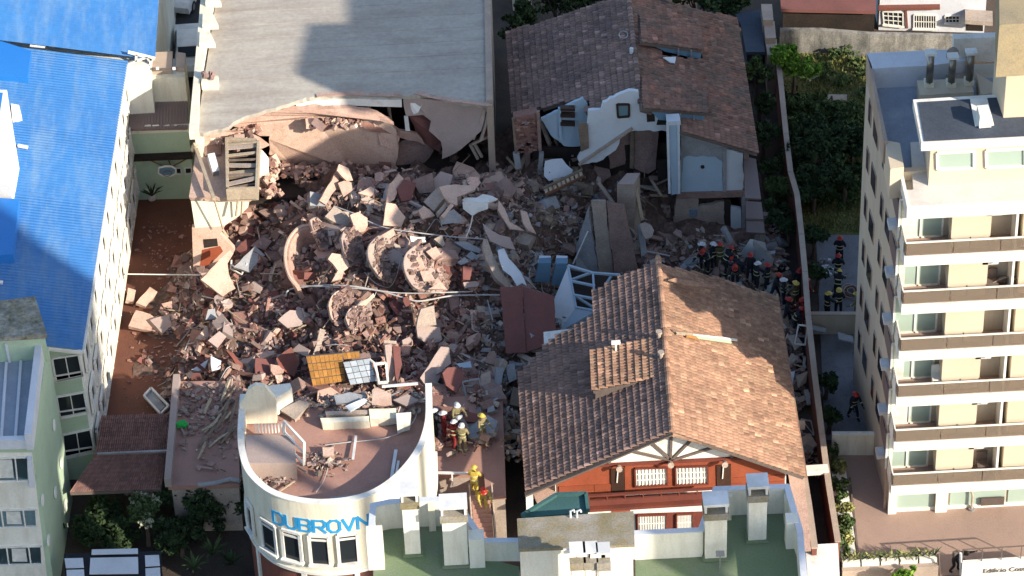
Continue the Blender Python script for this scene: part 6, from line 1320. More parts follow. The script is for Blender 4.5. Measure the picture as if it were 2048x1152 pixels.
for j in range(ny+1):
    for i in range(nx+1):
        x, y = X0+i*st_, Y0_+j*st_; b.v.append(Vector((x, y, H(x, y)-.03)))
b.f = []; b.t = []
for j in range(ny):
    for i in range(nx):
        x, y = X0+(i+.5)*st_, Y0_+(j+.5)*st_
        if (1.2 < x < 11.4 and y < -8.9) or (x > 14.2) or (x < -4.2 and x > -12.3 and y < -15) or (x < -14.2 and y > 3.2): continue
        a = j*(nx+1)+i; b.f.append([a, a+1, a+nx+2, a+nx+1]); b.t.append(random.uniform(-.12, .12))
hp_ = b.build('rubble_heap', M['dustshade'], None); hp_['kind'] = 'structure'; 
def heapz(px, py):
    z = 2.
    for _ in range(12): p = U(px, py, z); z += (H(p.x, p.y, False)-z)*.6
    return z
def topz(px, py):
    z = heapz(px, py); p = U(px, py, z); return max(z, H(p.x, p.y), H(p.x+.3, p.y), H(p.x, p.y-.3), H(p.x-.3, p.y))
# rubble pieces
rnd = random.Random(77)
LM = (('the upright brick remnant', 1050, 270), ('the pale blue room', 1130, 250), ('the grey square column', 1255, 400), ('the patterned wall piece', 1315, 435), ('the blue white wall chunk', 1115, 340), ('the narrow blue shaft', 1345, 320), ('the white bathtub', 952, 415), ('the yellow stub wall', 440, 440), ('the curved barrel wall', 590, 515), ('the mustard tiled wall', 650, 740), ('the dark red folded panel', 1055, 640), ('the blue cabinets', 1100, 540), ('the leaning slab pair', 1215, 470), ('the largest round disc', 855, 535), ('the sunlit half disc', 680, 610), ('the big pinkish slab', 430, 550), ('the tapering grey slab', 855, 640), ('the rescuer crowd', 1480, 560), ('the long boundary wall', 1600, 700), ('the torn house opening', 1110, 340), ('the courtyard edge', 385, 660), ('the huge peach slab', 680, 345), ('the round disc with pale rim', 765, 520), ('the pale blue tiled wall', 720, 745), ('the leaning grey ramp slab', 870, 740), ('the broken pale pillar', 975, 770), ('the crumpled blue white sheet', 1025, 535), ('the red brown low slabs', 550, 725), ('the draped grey slab', 595, 635), ('the smooth pink triangle', 790, 430), ('the fallen stair', 1130, 375))
def near(v):
    x, y = PJ(v); n_, lx_, ly_ = min(LM, key=lambda l: (l[1]-x)**2+(l[2]-y)**2); dx, dy = x-lx_, y-ly_; d = math.hypot(dx, dy)
    a = ('right of', 'below and right of', 'below', 'below and left of', 'left of', 'above and left of', 'above', 'above and right of')[int(round(math.atan2(dy, dx)/(math.pi/4))) % 8]
    return ('touching ' if d < 14 else ('just ' if d < 34 else ('' if d < 60 else 'far ')))+('' if d < 14 else a+' ')+n_
def chunkmesh(kind, rnd):
    if kind == 'slab':
        n = rnd.randint(4, 7); P = []; a0 = rnd.uniform(0, 6)
        for i in range(n):
            a = a0+2*math.pi*(i+rnd.uniform(-.25, .25))/n; r = rnd.uniform(.65, 1.1); P.append((math.cos(a)*r, math.sin(a)*r*rnd.uniform(.55, 1)))
        th = rnd.uniform(.1, .2)
        v = [Vector((x, y, th+rnd.uniform(-.04, .04))) for x, y in P]+[Vector((x*rnd.uniform(.9, 1.05), y*rnd.uniform(.9, 1.05), -th)) for x, y in P]
        f = [list(range(n)), list(range(2*n-1, n-1, -1))]+[[(i+1) % n, i, i+n, (i+1) % n+n] for i in range(n)]
    elif kind == 'beam':
        v = []; f = [[3, 2, 1, 0], [4, 5, 6, 7], [0, 1, 5, 4], [1, 2, 6, 5], [2, 3, 7, 6], [3, 0, 4, 7]]
        for z in (-1, 1):
            for x, y in ((-1, -1), (1, -1), (1, 1), (-1, 1)): v.append(Vector((x*1.3+z*rnd.uniform(-.2, .2), y*.2*rnd.uniform(.7, 1.2), z*.16*rnd.uniform(.7, 1.2))))
    else:
        v = []; f = [[3, 2, 1, 0], [4, 5, 6, 7], [0, 1, 5, 4], [1, 2, 6, 5], [2, 3, 7, 6], [3, 0, 4, 7]]
        for z in (-1, 1):
            for x, y in ((-1, -1), (1, -1), (1, 1), (-1, 1)): v.append(Vector((x*.7*rnd.uniform(.5, 1.1), y*.55*rnd.uniform(.5, 1.1), z*.4*rnd.uniform(.5, 1.1))))
    return v, f
LIB = [(k, chunkmesh(k, rnd)) for k in ['slab']*14+['block']*12+['beam']*5]
def zone(x, y):
    px, py = PJ((x, y, 2))
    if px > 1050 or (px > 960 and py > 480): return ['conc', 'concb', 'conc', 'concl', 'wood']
    if px < 560 or py > 560: return ['brick', 'conc', 'redconc', 'conc', 'brick', 'pink', 'greypink']
    return ['conc', 'pink', 'concl', 'greypink', 'peach', 'conc', 'brick']
def ok(x, y):
    if 0.9 < x < 12.2 and y < -7.0: return False
    if x < -4.0 and y < -16.2 or x > 13.6: return False
    if x < -14.4 and y > 3.3 or (y > 4.6 and x > -14 and x < -.7) or (x > 6.8 and x < 12.3 and y > 2.2) or (x > .8 and y > 4.7): return False
    return H(x, y, False) > .12
GL = {'conc': 'angular brown grey concrete chunk lying in the collapsed building rubble heap', 'concl': 'pale grey concrete chunk lying in the collapsed building rubble heap', 'concb': 'blue grey concrete chunk in the shaded right part of the rubble heap', 'brick': 'reddish brown brickwork chunk lying in the collapsed building rubble heap', 'redconc': 'dark red painted chunk lying in the collapsed building rubble heap', 'pink': 'pinkish rendered chunk lying in the collapsed building rubble heap', 'greypink': 'grey pink slab chunk lying in the collapsed building rubble heap', 'peach': 'peach coloured chunk lying in the collapsed building rubble heap', 'wood': 'weathered timber chunk lying in the rubble heap'}
GN = dict(conc='brown grey', concl='pale grey', concb='blue grey', brick='reddish', redconc='dark red', pink='pink', greypink='grey pink', peach='peach', wood='timber')
MESHC = {}
cnt = 0
while cnt < 265:
    x, y = rnd.uniform(-17, 13), rnd.uniform(-14, 6)
    if not ok(x, y): continue
    m0 = rnd.choice(zone(x, y)); i = rnd.randrange(len(LIB)); k, (v, f) = LIB[i]
    s_ = rnd.uniform(.34, 1.0)*(1.15 if k == 'slab' else .9)
    if (i, m0) not in MESHC:
        me = bpy.data.meshes.new('rubble_chunk'); me.from_pydata(v, [], f); me.update(); me.materials.append(M[m0]); MESHC[(i, m0)] = me
    o = link('rubble_chunk', MESHC[(i, m0)], (x, y, H(x, y)+s_*.15), None, (rnd.uniform(-.7, .7)+.2, rnd.uniform(-.3, .7), rnd.uniform(0, 6.28)), (s_, s_, s_))
    tag(o, ('small ' if s_ < .5 else 'large ' if s_ > .75 else 'mid-sized ')+GN[m0]+' '+{'slab': 'flat slab', 'block': 'block', 'beam': 'beam piece'}[k]+' '+near(o.location), 'rubble', 'broken '+GN[m0]+' pieces in the rubble heap'); cnt += 1
small = {}
for i in range(26000):
    x, y = rnd.uniform(-18, 13.5), rnd.uniform(-15, 6)
    if not ok(x, y): continue
    m0 = rnd.choice(zone(x, y)); k, (v, f) = LIB[rnd.randrange(len(LIB))]; s_ = min(.5, .06+rnd.expovariate(1/.09))
    R3 = Matrix.Rotation(rnd.uniform(0, 6.28), 3, 'Z')@Matrix.Rotation(rnd.gauss(.15, .55), 3, 'X')@Matrix.Rotation(rnd.gauss(.2, .5), 3, 'Y')
    c = Vector((x, y, H(x, y)+s_*rnd.uniform(.0, .5))); small.setdefault(m0, MB()).add([c+R3@(p*s_) for p in v], f, rnd.uniform(-.35, .4))
for m0, bb in small.items():
    o = bb.build('rubble', M[m0], None); o['kind'] = 'stuff'; tag(o, 'countless small '+{'conc': 'brown grey', 'concl': 'pale', 'concb': 'blue grey', 'brick': 'red brick', 'redconc': 'dark red', 'pink': 'pink', 'greypink': 'grey pink', 'peach': 'peach', 'wood': 'timber'}[m0]+' fragments covering the rubble heap', 'rubble')
sb, sc_ = MB(), MB()
for i in range(900):
    x, y = rnd.uniform(-18, 13.5), rnd.uniform(-15, 6)
    if not ok(x, y): continue
    a = rnd.uniform(0, 6.28); e = rnd.gauss(0, .35); L = rnd.uniform(.25, 1.1); d = Vector((math.cos(a)*math.cos(e), math.sin(a)*math.cos(e), math.sin(e))); c = Vector((x, y, H(x, y)+.12))
    if i % 3: sb.bar(c-d*L/2, c+d*L/2, rnd.uniform(.03, .08), .03, t=rnd.uniform(-.4, .5))
    else: sc_.tube([c-d*L/2, c+Vector((rnd.uniform(-.1, .1), rnd.uniform(-.1, .1), rnd.uniform(0, .15))), c+d*L/2], .012, 4, t=rnd.uniform(-.5, .2))
o = sb.build('splinters', M['plank'], None); o['kind'] = 'stuff'; tag(o, 'scattered pale timber splinters and laths on the rubble heap', 'debris')
o = sc_.build('reinforcing_wire', M['cable'], None); o['kind'] = 'stuff'; tag(o, 'thin bent wires and reinforcing bars sticking out of the rubble', 'wire')
# scatter in the courtyard
bb = MB()
for i in range(520):
    px, py = rnd.gauss(335, 42), rnd.uniform(440, 830)
    if px < 240+.1*(830-py) or px > 400: continue
    k, (v, f) = LIB[rnd.randrange(len(LIB))]; s_ = min(.2, .03+rnd.expovariate(1/.045)); R3 = Matrix.Rotation(rnd.uniform(0, 6.28), 3, 'Z'); c = U(px, py, s_*.3); bb.add([c+R3@(p*s_) for p in v], f, rnd.uniform(-.3, .6))
o = bb.build('courtyard_scatter', M['brick'], None); o['kind'] = 'stuff'; tag(o, 'small rubble crumbs scattered over the red courtyard paving', 'rubble')

def T(px, m, label, ax=-.006, ay=-.012, th=.2, dz=.35, jag=.04, name='broken_slab', z=None, cat='slab'):
    cx = sum(p[0] for p in px)/len(px); cy = sum(p[1] for p in px)/len(px)
    z0 = (topz(cx, cy)+dz) if z is None else z
    return pslab(name, px, z0, ax, ay, th, m, None, jag, 3, label, cat)
T([(402, 559), (460, 500), (467, 507), (455, 527), (458, 549), (471, 577), (446, 593)], 'peach', 'big sunlit pinkish slab with a straight left edge, leaning near the yellow stub', dz=.8, ay=-.012)
T([(467, 534), (510, 492), (530, 510), (499, 545)], 'concb', 'dark grey ribbed slab just right of the big pinkish slab', ay=-.01)
T([(463, 498), (477, 479), (496, 493), (480, 512)], 'greypink', 'small grey pink slab above the white metal frame')
T([(500, 492), (525, 473), (544, 482), (530, 501)], 'conc', 'brown slab above the ribbed dark grey slab')
T([(678, 328), (697, 336), (706, 361), (694, 362), (674, 341)], 'peach', 'pointed sunlit slab peak at the top of the heap', dz=.9, ay=-.014)
T([(639, 401), (675, 341), (680, 350), (673, 377), (662, 391), (652, 410)], 'pink', 'long ragged pink slab edge below the pointed peak', dz=.6, ax=-.012, ay=-.012)
T([(620, 383), (653, 389), (651, 413), (620, 411)], 'concb', 'squarish grey block left of the long ragged pink slab', ay=-.012, th=.5)
T([(676, 366), (694, 359), (706, 380), (687, 394)], 'pink', 'short pink wedge right of the long ragged pink slab', dz=.5, ay=-.012)
T([(716, 386), (741, 373), (758, 383), (741, 393)], 'peach', 'flat pink brown plate right of the pink wedge')
T([(759, 417), (773, 367), (781, 370), (772, 412)], 'concb', 'narrow grey slab face left of the bright twin slab', dz=.5, ax=.012, ay=-.01)
T([(780, 368), (797, 347), (807, 357), (788, 400), (772, 408)], 'peach', 'bright upright slab beside the dark red lumps', dz=.9, ax=-.01, ay=-.014)
T([(794, 377), (808, 358), (832, 367), (822, 400), (803, 402)], 'redconc', 'dark red lump right of the bright upright slab', dz=.5, th=.35)
T([(773, 405), (791, 408), (811, 434), (803, 453), (766, 451)], 'peach', 'smooth pink triangular slab in the middle of the heap top', dz=.6, ax=-.006, ay=-.014)
T([(650, 433), (668, 412), (682, 420), (692, 428), (706, 440), (700, 454), (682, 450)], 'concl', 'cream crumpled lump above the first rounded slab', dz=.5)
T([(700, 430), (716, 424), (735, 436), (730, 462), (712, 468)], 'peach', 'tangled sunlit lump right of the cream lump', dz=.4, jag=.1)
def rounded(px, m, label, dz=.7, ax=-.02, ay=-.010, z=None, rim='greypink', th=.16, crumb=.2):
    P = [Vector((*p, 0)) for p in px]; Q = smooth_pts(P+[P[0]], 3)[:-1]; cx = sum(p.x for p in P)/len(P); cy = sum(p.y for p in P)/len(P)
    z0 = topz(cx, cy)+dz*.75 if z is None else z; m = {'peach': 'pink', 'pink': 'greypink', 'greypink': 'concl'}[m]
    t = thing('rounded_slab', label, 'slab', tuple(U(cx, cy, z0)))
    pslab('plate', [(p.x, p.y) for p in Q], z0, ax, ay, th, m, t, .05, 2)
    Q3 = [U(p.x, p.y, z0+ax*(p.x-cx)+ay*(p.y-cy)) for p in Q]; n = len(Q3)
    lf = sorted(range(n), key=lambda i: Q[i].x)[:max(4, int(n*.55))]; b = MB()
    run = [i for i in range(n) if i in lf]
    # follow the rim around the left side
    k0 = next((i for i in range(n) if i in lf and (i-1) % n not in lf), 0); seq = []
    i = k0
    while i in lf and len(seq) < n: seq.append(Q3[i]+Vector((0, 0, .04))); i = (i+1) % n
    if len(seq) > 2: b.tube(seq, .035, 6); b.build('rim', M[rim], t)
    bb = MB(); rr = random.Random(int(cx)); xs_ = [p.x for p in Q]; ys_ = [p.y for p in Q]; poly = [(p.x, p.y) for p in Q]
    for _ in range(1500):
        x, y = rr.uniform(min(xs_), max(xs_)), rr.uniform(min(ys_), max(ys_))
        if not inpoly(x, y, poly) or (x-min(xs_))/(max(xs_)-min(xs_)) < crumb+rr.uniform(-.1, .1) or len(bb.f) > 1500: continue
        k, (v, f) = LIB[rr.randrange(len(LIB))]; s_ = min(.26, .05+rr.expovariate(1/.06)); R3 = Matrix.Rotation(rr.uniform(0, 6.28), 3, 'Z')@Matrix.Rotation(rr.gauss(.2, .6), 3, 'X')
        bb.add([U(x, y, z0+ax*(x-cx)+ay*(y-cy)+s_*.4)+R3@(p*s_) for p in v], f, rr.uniform(-.4, .3))
    if bb.v: q_ = bb.build('crumbs', M['conc'], t); q_['kind'] = 'stuff'
    return t
rounded([(620, 442), (631, 437), (642, 444), (654, 460), (664, 474), (662, 499), (648, 501), (631, 473)], 'peach', 'first rounded balcony slab, long and pale pink, leftmost at the heap crest', dz=.8)
rounded([(683, 478), (690, 462), (706, 458), (722, 470), (726, 500), (734, 520), (730, 540), (706, 524), (690, 508)], 'pink', 'second rounded slab covered with crumbs, between the pale pink one and the round disc', dz=.6)
rounded([(756, 474), (740, 490), (736, 506), (739, 522), (747, 538), (762, 556), (780, 564), (797, 548), (801, 520), (788, 490), (774, 476)], 'greypink', 'third rounded slab, tilted disc with broad pale rim', dz=.9)
rounded([(831, 493), (814, 507), (808, 524), (810, 543), (819, 563), (832, 577), (850, 583), (885, 583), (900, 560), (898, 520), (876, 498)], 'pink', 'fourth rounded slab, largest disc paved with broken pink plates', dz=.8)
rounded([(658, 612), (665, 593), (684, 580), (703, 577), (708, 599), (702, 614), (683, 624), (680, 648), (664, 638)], 'peach', 'fifth rounded slab, smooth sunlit half disc below the fallen cables', dz=.9, rim='peach')
rounded([(692, 636), (699, 621), (713, 614), (730, 612), (741, 632), (736, 650), (716, 660), (700, 656)], 'pink', 'sixth rounded slab right below the smooth half disc', dz=.7, rim='peach')
T([(712, 615), (747, 586), (750, 592), (720, 620)], 'peach', 'narrow sunlit plank like slab pointing up right of the sixth rounded slab', dz=.9, cat='slab')
T([(656, 518), (664, 506), (688, 510), (701, 532), (688, 542), (684, 558), (664, 562), (676, 541), (667, 529)], 'peach', 'hooked cream slab between the rounded slabs and the cables', dz=.7)
for q, l in (([(823, 513), (843, 515), (851, 537), (832, 543)], 'upper pink plate resting on the largest disc'), ([(840, 543), (859, 541), (871, 561), (848, 563)], 'middle pink plate resting on the largest disc'), ([(857, 578), (880, 562), (896, 580)], 'lower pink plate resting on the largest disc'), ([(852, 503), (872, 493), (882, 508), (868, 520)], 'round edged pink plate at the top of the largest disc')):
    T(q, 'pink', l, dz=1.0, th=.1, ay=-.012)
# bowl shaped wall
bw = thing('curved_wall', 'curved brown balcony wall shell like half a barrel, sunlit on its inner face', 'wall', tuple(U(590, 520, 1.8)))
arcp = smooth_pts([U(x, y, z) for x, y, z in ((618, 452, 3.6), (598, 456, 3.6), (580, 474, 3.6), (570, 500, 3.55), (570, 530, 3.45), (578, 556, 3.3), (592, 574, 3.1))], 4)
b = MB(); k = len(arcp); vs = []
for i, p in enumerate(arcp):
    d = (arcp[min(i+1, k-1)]-arcp[max(i-1, 0)]).normalized(); nn = Vector((-d.y, d.x, 0)).normalized()
    dn_ = Vector((.38, .1, -1.5))
    vs += [p, p+nn*.2, p+nn*.2+dn_, p+dn_]
f = []
for i in range(k-1):
    a = 4*i; f += [[a, a+4, a+5, a+1], [a+1, a+5, a+6, a+2], [a+3, a+2, a+6, a+7], [a+3, a+7, a+4, a]]
f += [[0, 1, 2, 3], [4*k-1, 4*k-2, 4*k-3, 4*k-4]]
b.add(vs, f); b.build('shell', M['pink'], bw); b = MB(); b.tube([p+Vector((.03, 0, .05)) for p in arcp], .08, 6); b.build('rim', M['peach'], bw)
# beige box, white tub and neighbours on the crest
T([(878, 374), (911, 369), (945, 370), (951, 379), (930, 388), (914, 394), (915, 410), (898, 404), (887, 392)], 'peach', 'large flat beige slab at the heap crest left of the white tub', dz=.8, ay=-.006)
T([(878, 373), (847, 404), (867, 422), (888, 397)], 'concl', 'tilted beige side slab joined to the large flat beige slab', dz=.8, ax=.01, ay=-.008)
T([(837, 421), (847, 411), (870, 431), (845, 438)], 'peach', 'small cream kite shaped slab left of the striped block', dz=.6)
T([(873, 424), (893, 401), (900, 405), (878, 432)], 'concl', 'striped beige block, first strip beside the kite slab', dz=.9, th=.2)
T([(881, 432), (902, 406), (908, 411), (888, 436)], 'peach', 'striped beige block, second strip nearest to the tub', dz=.9, th=.2)
T([(882, 436), (907, 418), (922, 431), (922, 447), (884, 449)], 'concb', 'shaded grey block face under the striped beige block', dz=.5, th=.4, ay=-.02)
tb = thing('bathtub', 'white bathtub like vessel glowing in the sun on the heap crest', 'bathtub', tuple(U(952, 420, heapz(952, 415))))
zt_ = heapz(952, 410)+.9
for nm, q, m0, dz_ in (('side', [(925, 403), (977, 405), (976, 418), (957, 424), (945, 432), (926, 418)], 'white', -.25), ('rim', [(924, 400), (930, 395), (976, 396), (980, 404), (930, 405)], 'white', .0)):
    pslab(nm, q, zt_+dz_, 0, -.02 if nm == 'side' else -.004, .12, m0, tb, .01, 0)
pslab('end', [(952, 396), (966, 388), (984, 392), (996, 398), (978, 405)], zt_-.05, 0, -.01, .1, 'white', tb, .01, 0)
T([(966, 366), (988, 366), (996, 384), (980, 392), (968, 384)], 'brick', 'orange brick lump behind the white tub', dz=.5, jag=.1)
T([(997, 400), (1010, 418), (1020, 445), (1036, 452), (1050, 462), (1020, 458), (1008, 440), (996, 420)], 'peach', 'ragged sunlit ridge of rubble running down right of the tub', dz=.5, jag=.08)
T([(1041, 420), (1054, 424), (1062, 448), (1073, 468), (1058, 462), (1046, 446)], 'peach', 'pointed sunlit slab tip at the right end of the bright crest', dz=.6)
T([(820, 472), (850, 474), (852, 484), (822, 483)], 'white', 'small white block on the heap above the largest disc', dz=.5, th=.2)
T([(868, 478), (884, 470), (890, 488), (886, 494)], 'concl', 'small cream cone like scrap above the largest disc', dz=.5)
T([(908, 484), (930, 482), (966, 500), (964, 508), (930, 498)], 'concb', 'fallen grey round column lying right of the largest disc', dz=.3, th=.3, jag=0)
T([(926, 532), (945, 534), (940, 560), (926, 559)], 'redconc', 'upright dark red brick block right of the largest disc', dz=.4, th=.3)
T([(926, 565), (950, 562), (958, 566), (956, 573), (930, 576)], 'greypink', 'flat grey pink block lying just below the dark red block', dz=.3)
T([(915, 524), (930, 514), (938, 524), (922, 530)], 'concb', 'small grey block left one above the dark red block', dz=.3)
T([(932, 512), (942, 502), (958, 514), (950, 524)], 'concb', 'small grey block right one above the dark red block', dz=.3)
T([(967, 477), (975, 478), (982, 500), (1000, 540), (1020, 566), (1030, 575), (1012, 574), (992, 557), (973, 521), (965, 492)], 'concl', 'long curved grey slab edge bending down to the dark red panel', dz=.8, th=.25, jag=.02)
T([(995, 500), (1008, 497), (1030, 530), (1042, 545), (1054, 572), (1044, 566), (1034, 572), (1022, 552), (1006, 540)], 'plaster', 'crumpled blue white sheet beside the long curved slab edge', dz=.8, th=.06, jag=.1)
T([(965, 446), (985, 462), (1000, 470), (1019, 474), (1031, 500), (1006, 494), (980, 482)], 'greypink', 'pointed grey sheet above the crumpled blue white sheet', dz=.7, th=.06)
T([(953, 612), (970, 612), (968, 638), (958, 638)], 'concl', 'short upright pale block left of the dark red panel', dz=.4, th=.3)
T([(842, 618), (868, 611), (873, 650), (858, 652), (833, 655)], 'concl', 'grey green tapering slab standing below the cables', dz=.8, ay=-.02)
T([(833, 655), (858, 652), (880, 655), (884, 680), (860, 690), (836, 676)], 'greypink', 'ribbed grey slab lying at the foot of the tapering slab', dz=.4, jag=.08)
# dark red folded panel
T([(1000, 574), (1044, 573), (1052, 705), (1012, 707)], 'redconc', 'left half of the tall dark red folded panel beside the tiled house', z=2.9, ax=0, ay=-.013, th=.1, jag=.02)
T([(1045, 573), (1108, 592), (1112, 668), (1100, 690), (1053, 704)], 'redconc', 'right half of the tall dark red folded panel beside the tiled house', z=2.85, ax=.002, ay=-.013, th=.1, jag=.02)
b = MB(); b.bar(U(1022, 572, 3.3), U(1046, 616, 2.9), .07); tag(b.build('rod', M['whitemetal'], None), 'white rod lying on the dark red folded panel', 'rod')
b = MB(); b.bar(U(1030, 535, 3.3), U(1072, 578, 2.6), .05); tag(b.build('rod', M['concl'], None), 'thin grey rod left of the blue cabinets', 'rod')
# blue cabinets
for i, (x0, x1, xt0, xt1, y0, yb_) in enumerate(((1070, 1100, 1078, 1102, 526, 564), (1104, 1134, 1112, 1135, 527, 570))):
    t = thing('cabinet', ('left', 'right')[i]+' blue grey cabinet with pale top standing in the rubble', 'cabinet', tuple(U(x0+14, 560, 1.4)))
    pslab('body', [(xt0, y0), (xt1, y0), (x1, yb_), (x0-2, yb_)], 2.6, 0, -.028, .5, 'bluetile', t, .01, 0)
    pslab('top', [(xt0+1, 511), (xt1, 512), (xt1, y0), (xt0-2, y0)], 3.0, 0, -.002, .12, 'plaster', t, .01, 0)
# white metal frame box
wf = thing('metal_shed', 'tipped over white metal shed frame behind the tiled house roof', 'shed', tuple(U(1150, 600, 1)))
sh = [(1136, 531, 3.5), (1152, 615, 2.2), (1116, 665, 1.3), (1105, 607, 2.3)]
pslab('side_panel', sh, th=.06, m='plaster', par=wf, jag=.0, sub=0)
pslab('bottom_panel', [(1152, 615, 2.2), (1192, 622, 2.2), (1192, 640, 1.6), (1116, 665, 1.3)], th=.06, m='bluewall', par=wf, jag=.0, sub=0)
F = lambda x, y, z: U(x, y, z)
for a_, c_ in (((1136, 531, 3.5), (1186, 546, 3.3)), ((1186, 546, 3.3), (1240, 550, 3.0)), ((1152, 615, 2.2), (1192, 622, 2.2)), ((1136, 531, 3.5), (1152, 615, 2.2)), ((1186, 546, 3.3), (1190, 622, 2.2)), ((1143, 562, 3.0), (1190, 572, 2.9)), ((1148, 590, 2.6), (1190, 598, 2.6)), ((1142, 560, 2.6), (1184, 545, 2.6)), ((1150, 592, 2.3), (1188, 616, 2.0)), ((1210, 572, 2.6), (1225, 548, 3.0)), ((1190, 580, 2.5), (1212, 598, 2.4))):
    b = MB(); b.bar(F(*a_), F(*c_), .1); b.build('frame_bar', M['bluewall'], wf)
pslab('back_panel', [(1140, 540), (1236, 556), (1230, 590), (1192, 618), (1152, 612)], 1.7, th=.05, m='dark', par=wf, jag=0, sub=0)
# lower part
for q, m0, l, dz_ in (([(391, 677), (410, 653), (425, 659), (413, 682)], 'peach', 'sunlit rectangular plate at the left foot of the heap', .6), ([(416, 681), (439, 662), (453, 673), (435, 696)], 'greypink', 'shaded pink rectangular plate right of the sunlit plate', .6),
 ([(511, 716), (550, 717), (550, 747), (525, 762), (511, 747)], 'redconc', 'large flat brown red slab low in the heap, left of the other', .5), ([(552, 717), (583, 694), (598, 725), (588, 754), (560, 738)], 'redwall', 'large red slab low in the heap beside the mustard tiles', .5),
 ([(383, 739), (417, 718), (408, 745)], 'plaster', 'white triangular scrap at the lower left foot of the heap', .5), ([(422, 712), (442, 722), (441, 738), (424, 742)], 'plaster', 'white square scrap right of the triangular one', .5),
 ([(452, 700), (467, 706), (500, 747), (484, 746)], 'redwall', 'long red brown log shaped piece low in the heap', .5), ([(411, 639), (416, 619), (430, 617), (433, 637)], 'concb', 'smooth grey stone at the left side of the heap', .5),
 ([(556, 640), (580, 620), (605, 622), (627, 632), (600, 652), (575, 656)], 'greypink', 'draped grey cloth like slab left of the half disc', .4), ([(626, 709), (640, 657), (651, 660), (637, 709)], 'concl', 'narrow pale slab leaning above the mustard tiles', .6),
 ([(770, 690), (783, 688), (788, 740), (790, 767), (775, 767)], 'greypink', 'tall twisted brown slab standing right of the white window', .9), ([(786, 690), (801, 694), (804, 728), (795, 766), (790, 740)], 'redconc', 'tall dark red slab right of the twisted brown slab', .8),
 ([(768, 680), (793, 682), (793, 688), (768, 686)], 'concl', 'short pale bar on top of the tall twisted slab', 1.1), ([(840, 756), (882, 693), (898, 695), (902, 727), (887, 738), (866, 788), (852, 772)], 'greypink', 'long grey slab ramp leaning behind the round building corner', .9),
 ([(885, 746), (895, 735), (918, 734), (928, 750), (924, 766), (912, 786), (892, 771)], 'redconc', 'rounded dark red slab above the rescuers on the deck', .6), ([(912, 727), (940, 722), (944, 735), (921, 736)], 'bluewall', 'light blue scrap above the dark red rounded slab', .6),
 ([(968, 724), (979, 702), (993, 706), (990, 731)], 'conc', 'upper piece of the tall broken pillar right of the deck', .9), ([(962, 749), (981, 741), (981, 773), (988, 818), (976, 822), (968, 802), (962, 777)], 'concl', 'tall broken pale pillar standing right of the rescuers', .9),
 ([(992, 735), (1009, 737), (998, 781), (1004, 822), (994, 818), (986, 780)], 'concb', 'curved blue grey strip right of the broken pillar', .8), ([(1012, 730), (1028, 726), (1034, 758), (1018, 765)], 'concb', 'dark grey block between the curved strip and the tile roof', .5)):
    T(q, m0, l, dz=dz_, ay=-.012 if m0 != 'redconc' else -.006)
# mustard and pale glazed walls with their tile courses as parts
def tiled(px, z, ay, m, label, rows, cols, joint='timber'):
    t = thing('tiled_wall', label, 'wall', tuple(U(*px[3], z))); cx = sum(p[0] for p in px)/4; cy = sum(p[1] for p in px)/4
    Q = [U(x, y, z+ay*(y-cy)) for x, y in px]; n = (Q[1]-Q[0]).cross(Q[3]-Q[0]).normalized(); n = n if n.dot(CAM) > 0 else -n
    b = MB(); b.ext(Q, -n*.14); b.build('backing', M[joint], t)
    for j in range(rows):
        for i in range(cols):
            g_ = lambda u, v: Q[0].lerp(Q[1], u).lerp(Q[3].lerp(Q[2], u), v)+n*.005
            b = MB(); b.ext([g_((i+.04)/cols, (j+.06)/rows), g_((i+.96)/cols, (j+.06)/rows), g_((i+.96)/cols, (j+.94)/rows), g_((i+.04)/cols, (j+.94)/rows)], n*.04, random.uniform(-.2, .25)); b.build('tile', M[m], t)
tiled([(612, 712), (684, 706), (692, 762), (626, 772)], heapz(650, 750)+.9, -.022, 'yellowtile', 'mustard yellow tiled wall piece lying behind the round building', 4, 8)
tiled([(684, 705), (718, 702), (720, 716), (688, 719)], heapz(700, 715)+1.1, -.02, 'yellowtile', 'small mustard tiled strip joined to the larger piece', 1, 4)
tiled([(686, 724), (739, 716), (754, 762), (701, 770)], heapz(715, 750)+.95, -.02, 'paletile', 'pale blue tiled wall piece right of the mustard one', 4, 4)
frame_px([(751, 728, 3.4), (772, 726, 3.4), (776, 764, 2.9), (757, 766, 2.9)], 3, .1, 'white', 'white window frame standing right of the pale blue tiles')
b = MB(); b.tube([U(738, 718, 3.6), U(748, 726, 3.6), U(754, 745, 3.3), U(758, 768, 2.9)], .06, 6); tag(b.build('pipe', M['white'], None), 'bent white pipe between the pale tiles and the window frame', 'pipe')
frame_px([(461, 537, 2.1), (483, 549, 2.0), (494, 526, 2.5), (485, 541, 2.15), (463, 530, 2.3), (463, 520, 2.5)], 2, .06, 'white', 'small white metal frame lying beside the ribbed grey slab', 'scrap_frame', 'frame')
frame_px([(917, 770, 3.3), (917, 794, 2.9), (925, 796, 2.9), (927, 770, 3.3)], 3, .07, 'concb', 'left pale window frame standing above the rescuers')
frame_px([(925, 764, 3.4), (958, 758, 3.4), (962, 774, 3.1), (929, 772, 3.2), (935, 806, 2.8)], 3, .06, 'concb', 'right pale window frame standing above the rescuers')
frame_px([(288, 792, .3), (302, 776, .3), (337, 812, .3), (321, 828, .3)], .3, .1, 'white', 'white door frame lying on the courtyard by the annex roof', 'door_frame', 'door')
pslab('door_panel', [(292, 792), (303, 780), (330, 812), (319, 823)], .22, th=.05, m='concb', jag=0, label='grey door leaf lying inside the white frame in the courtyard', cat='door')
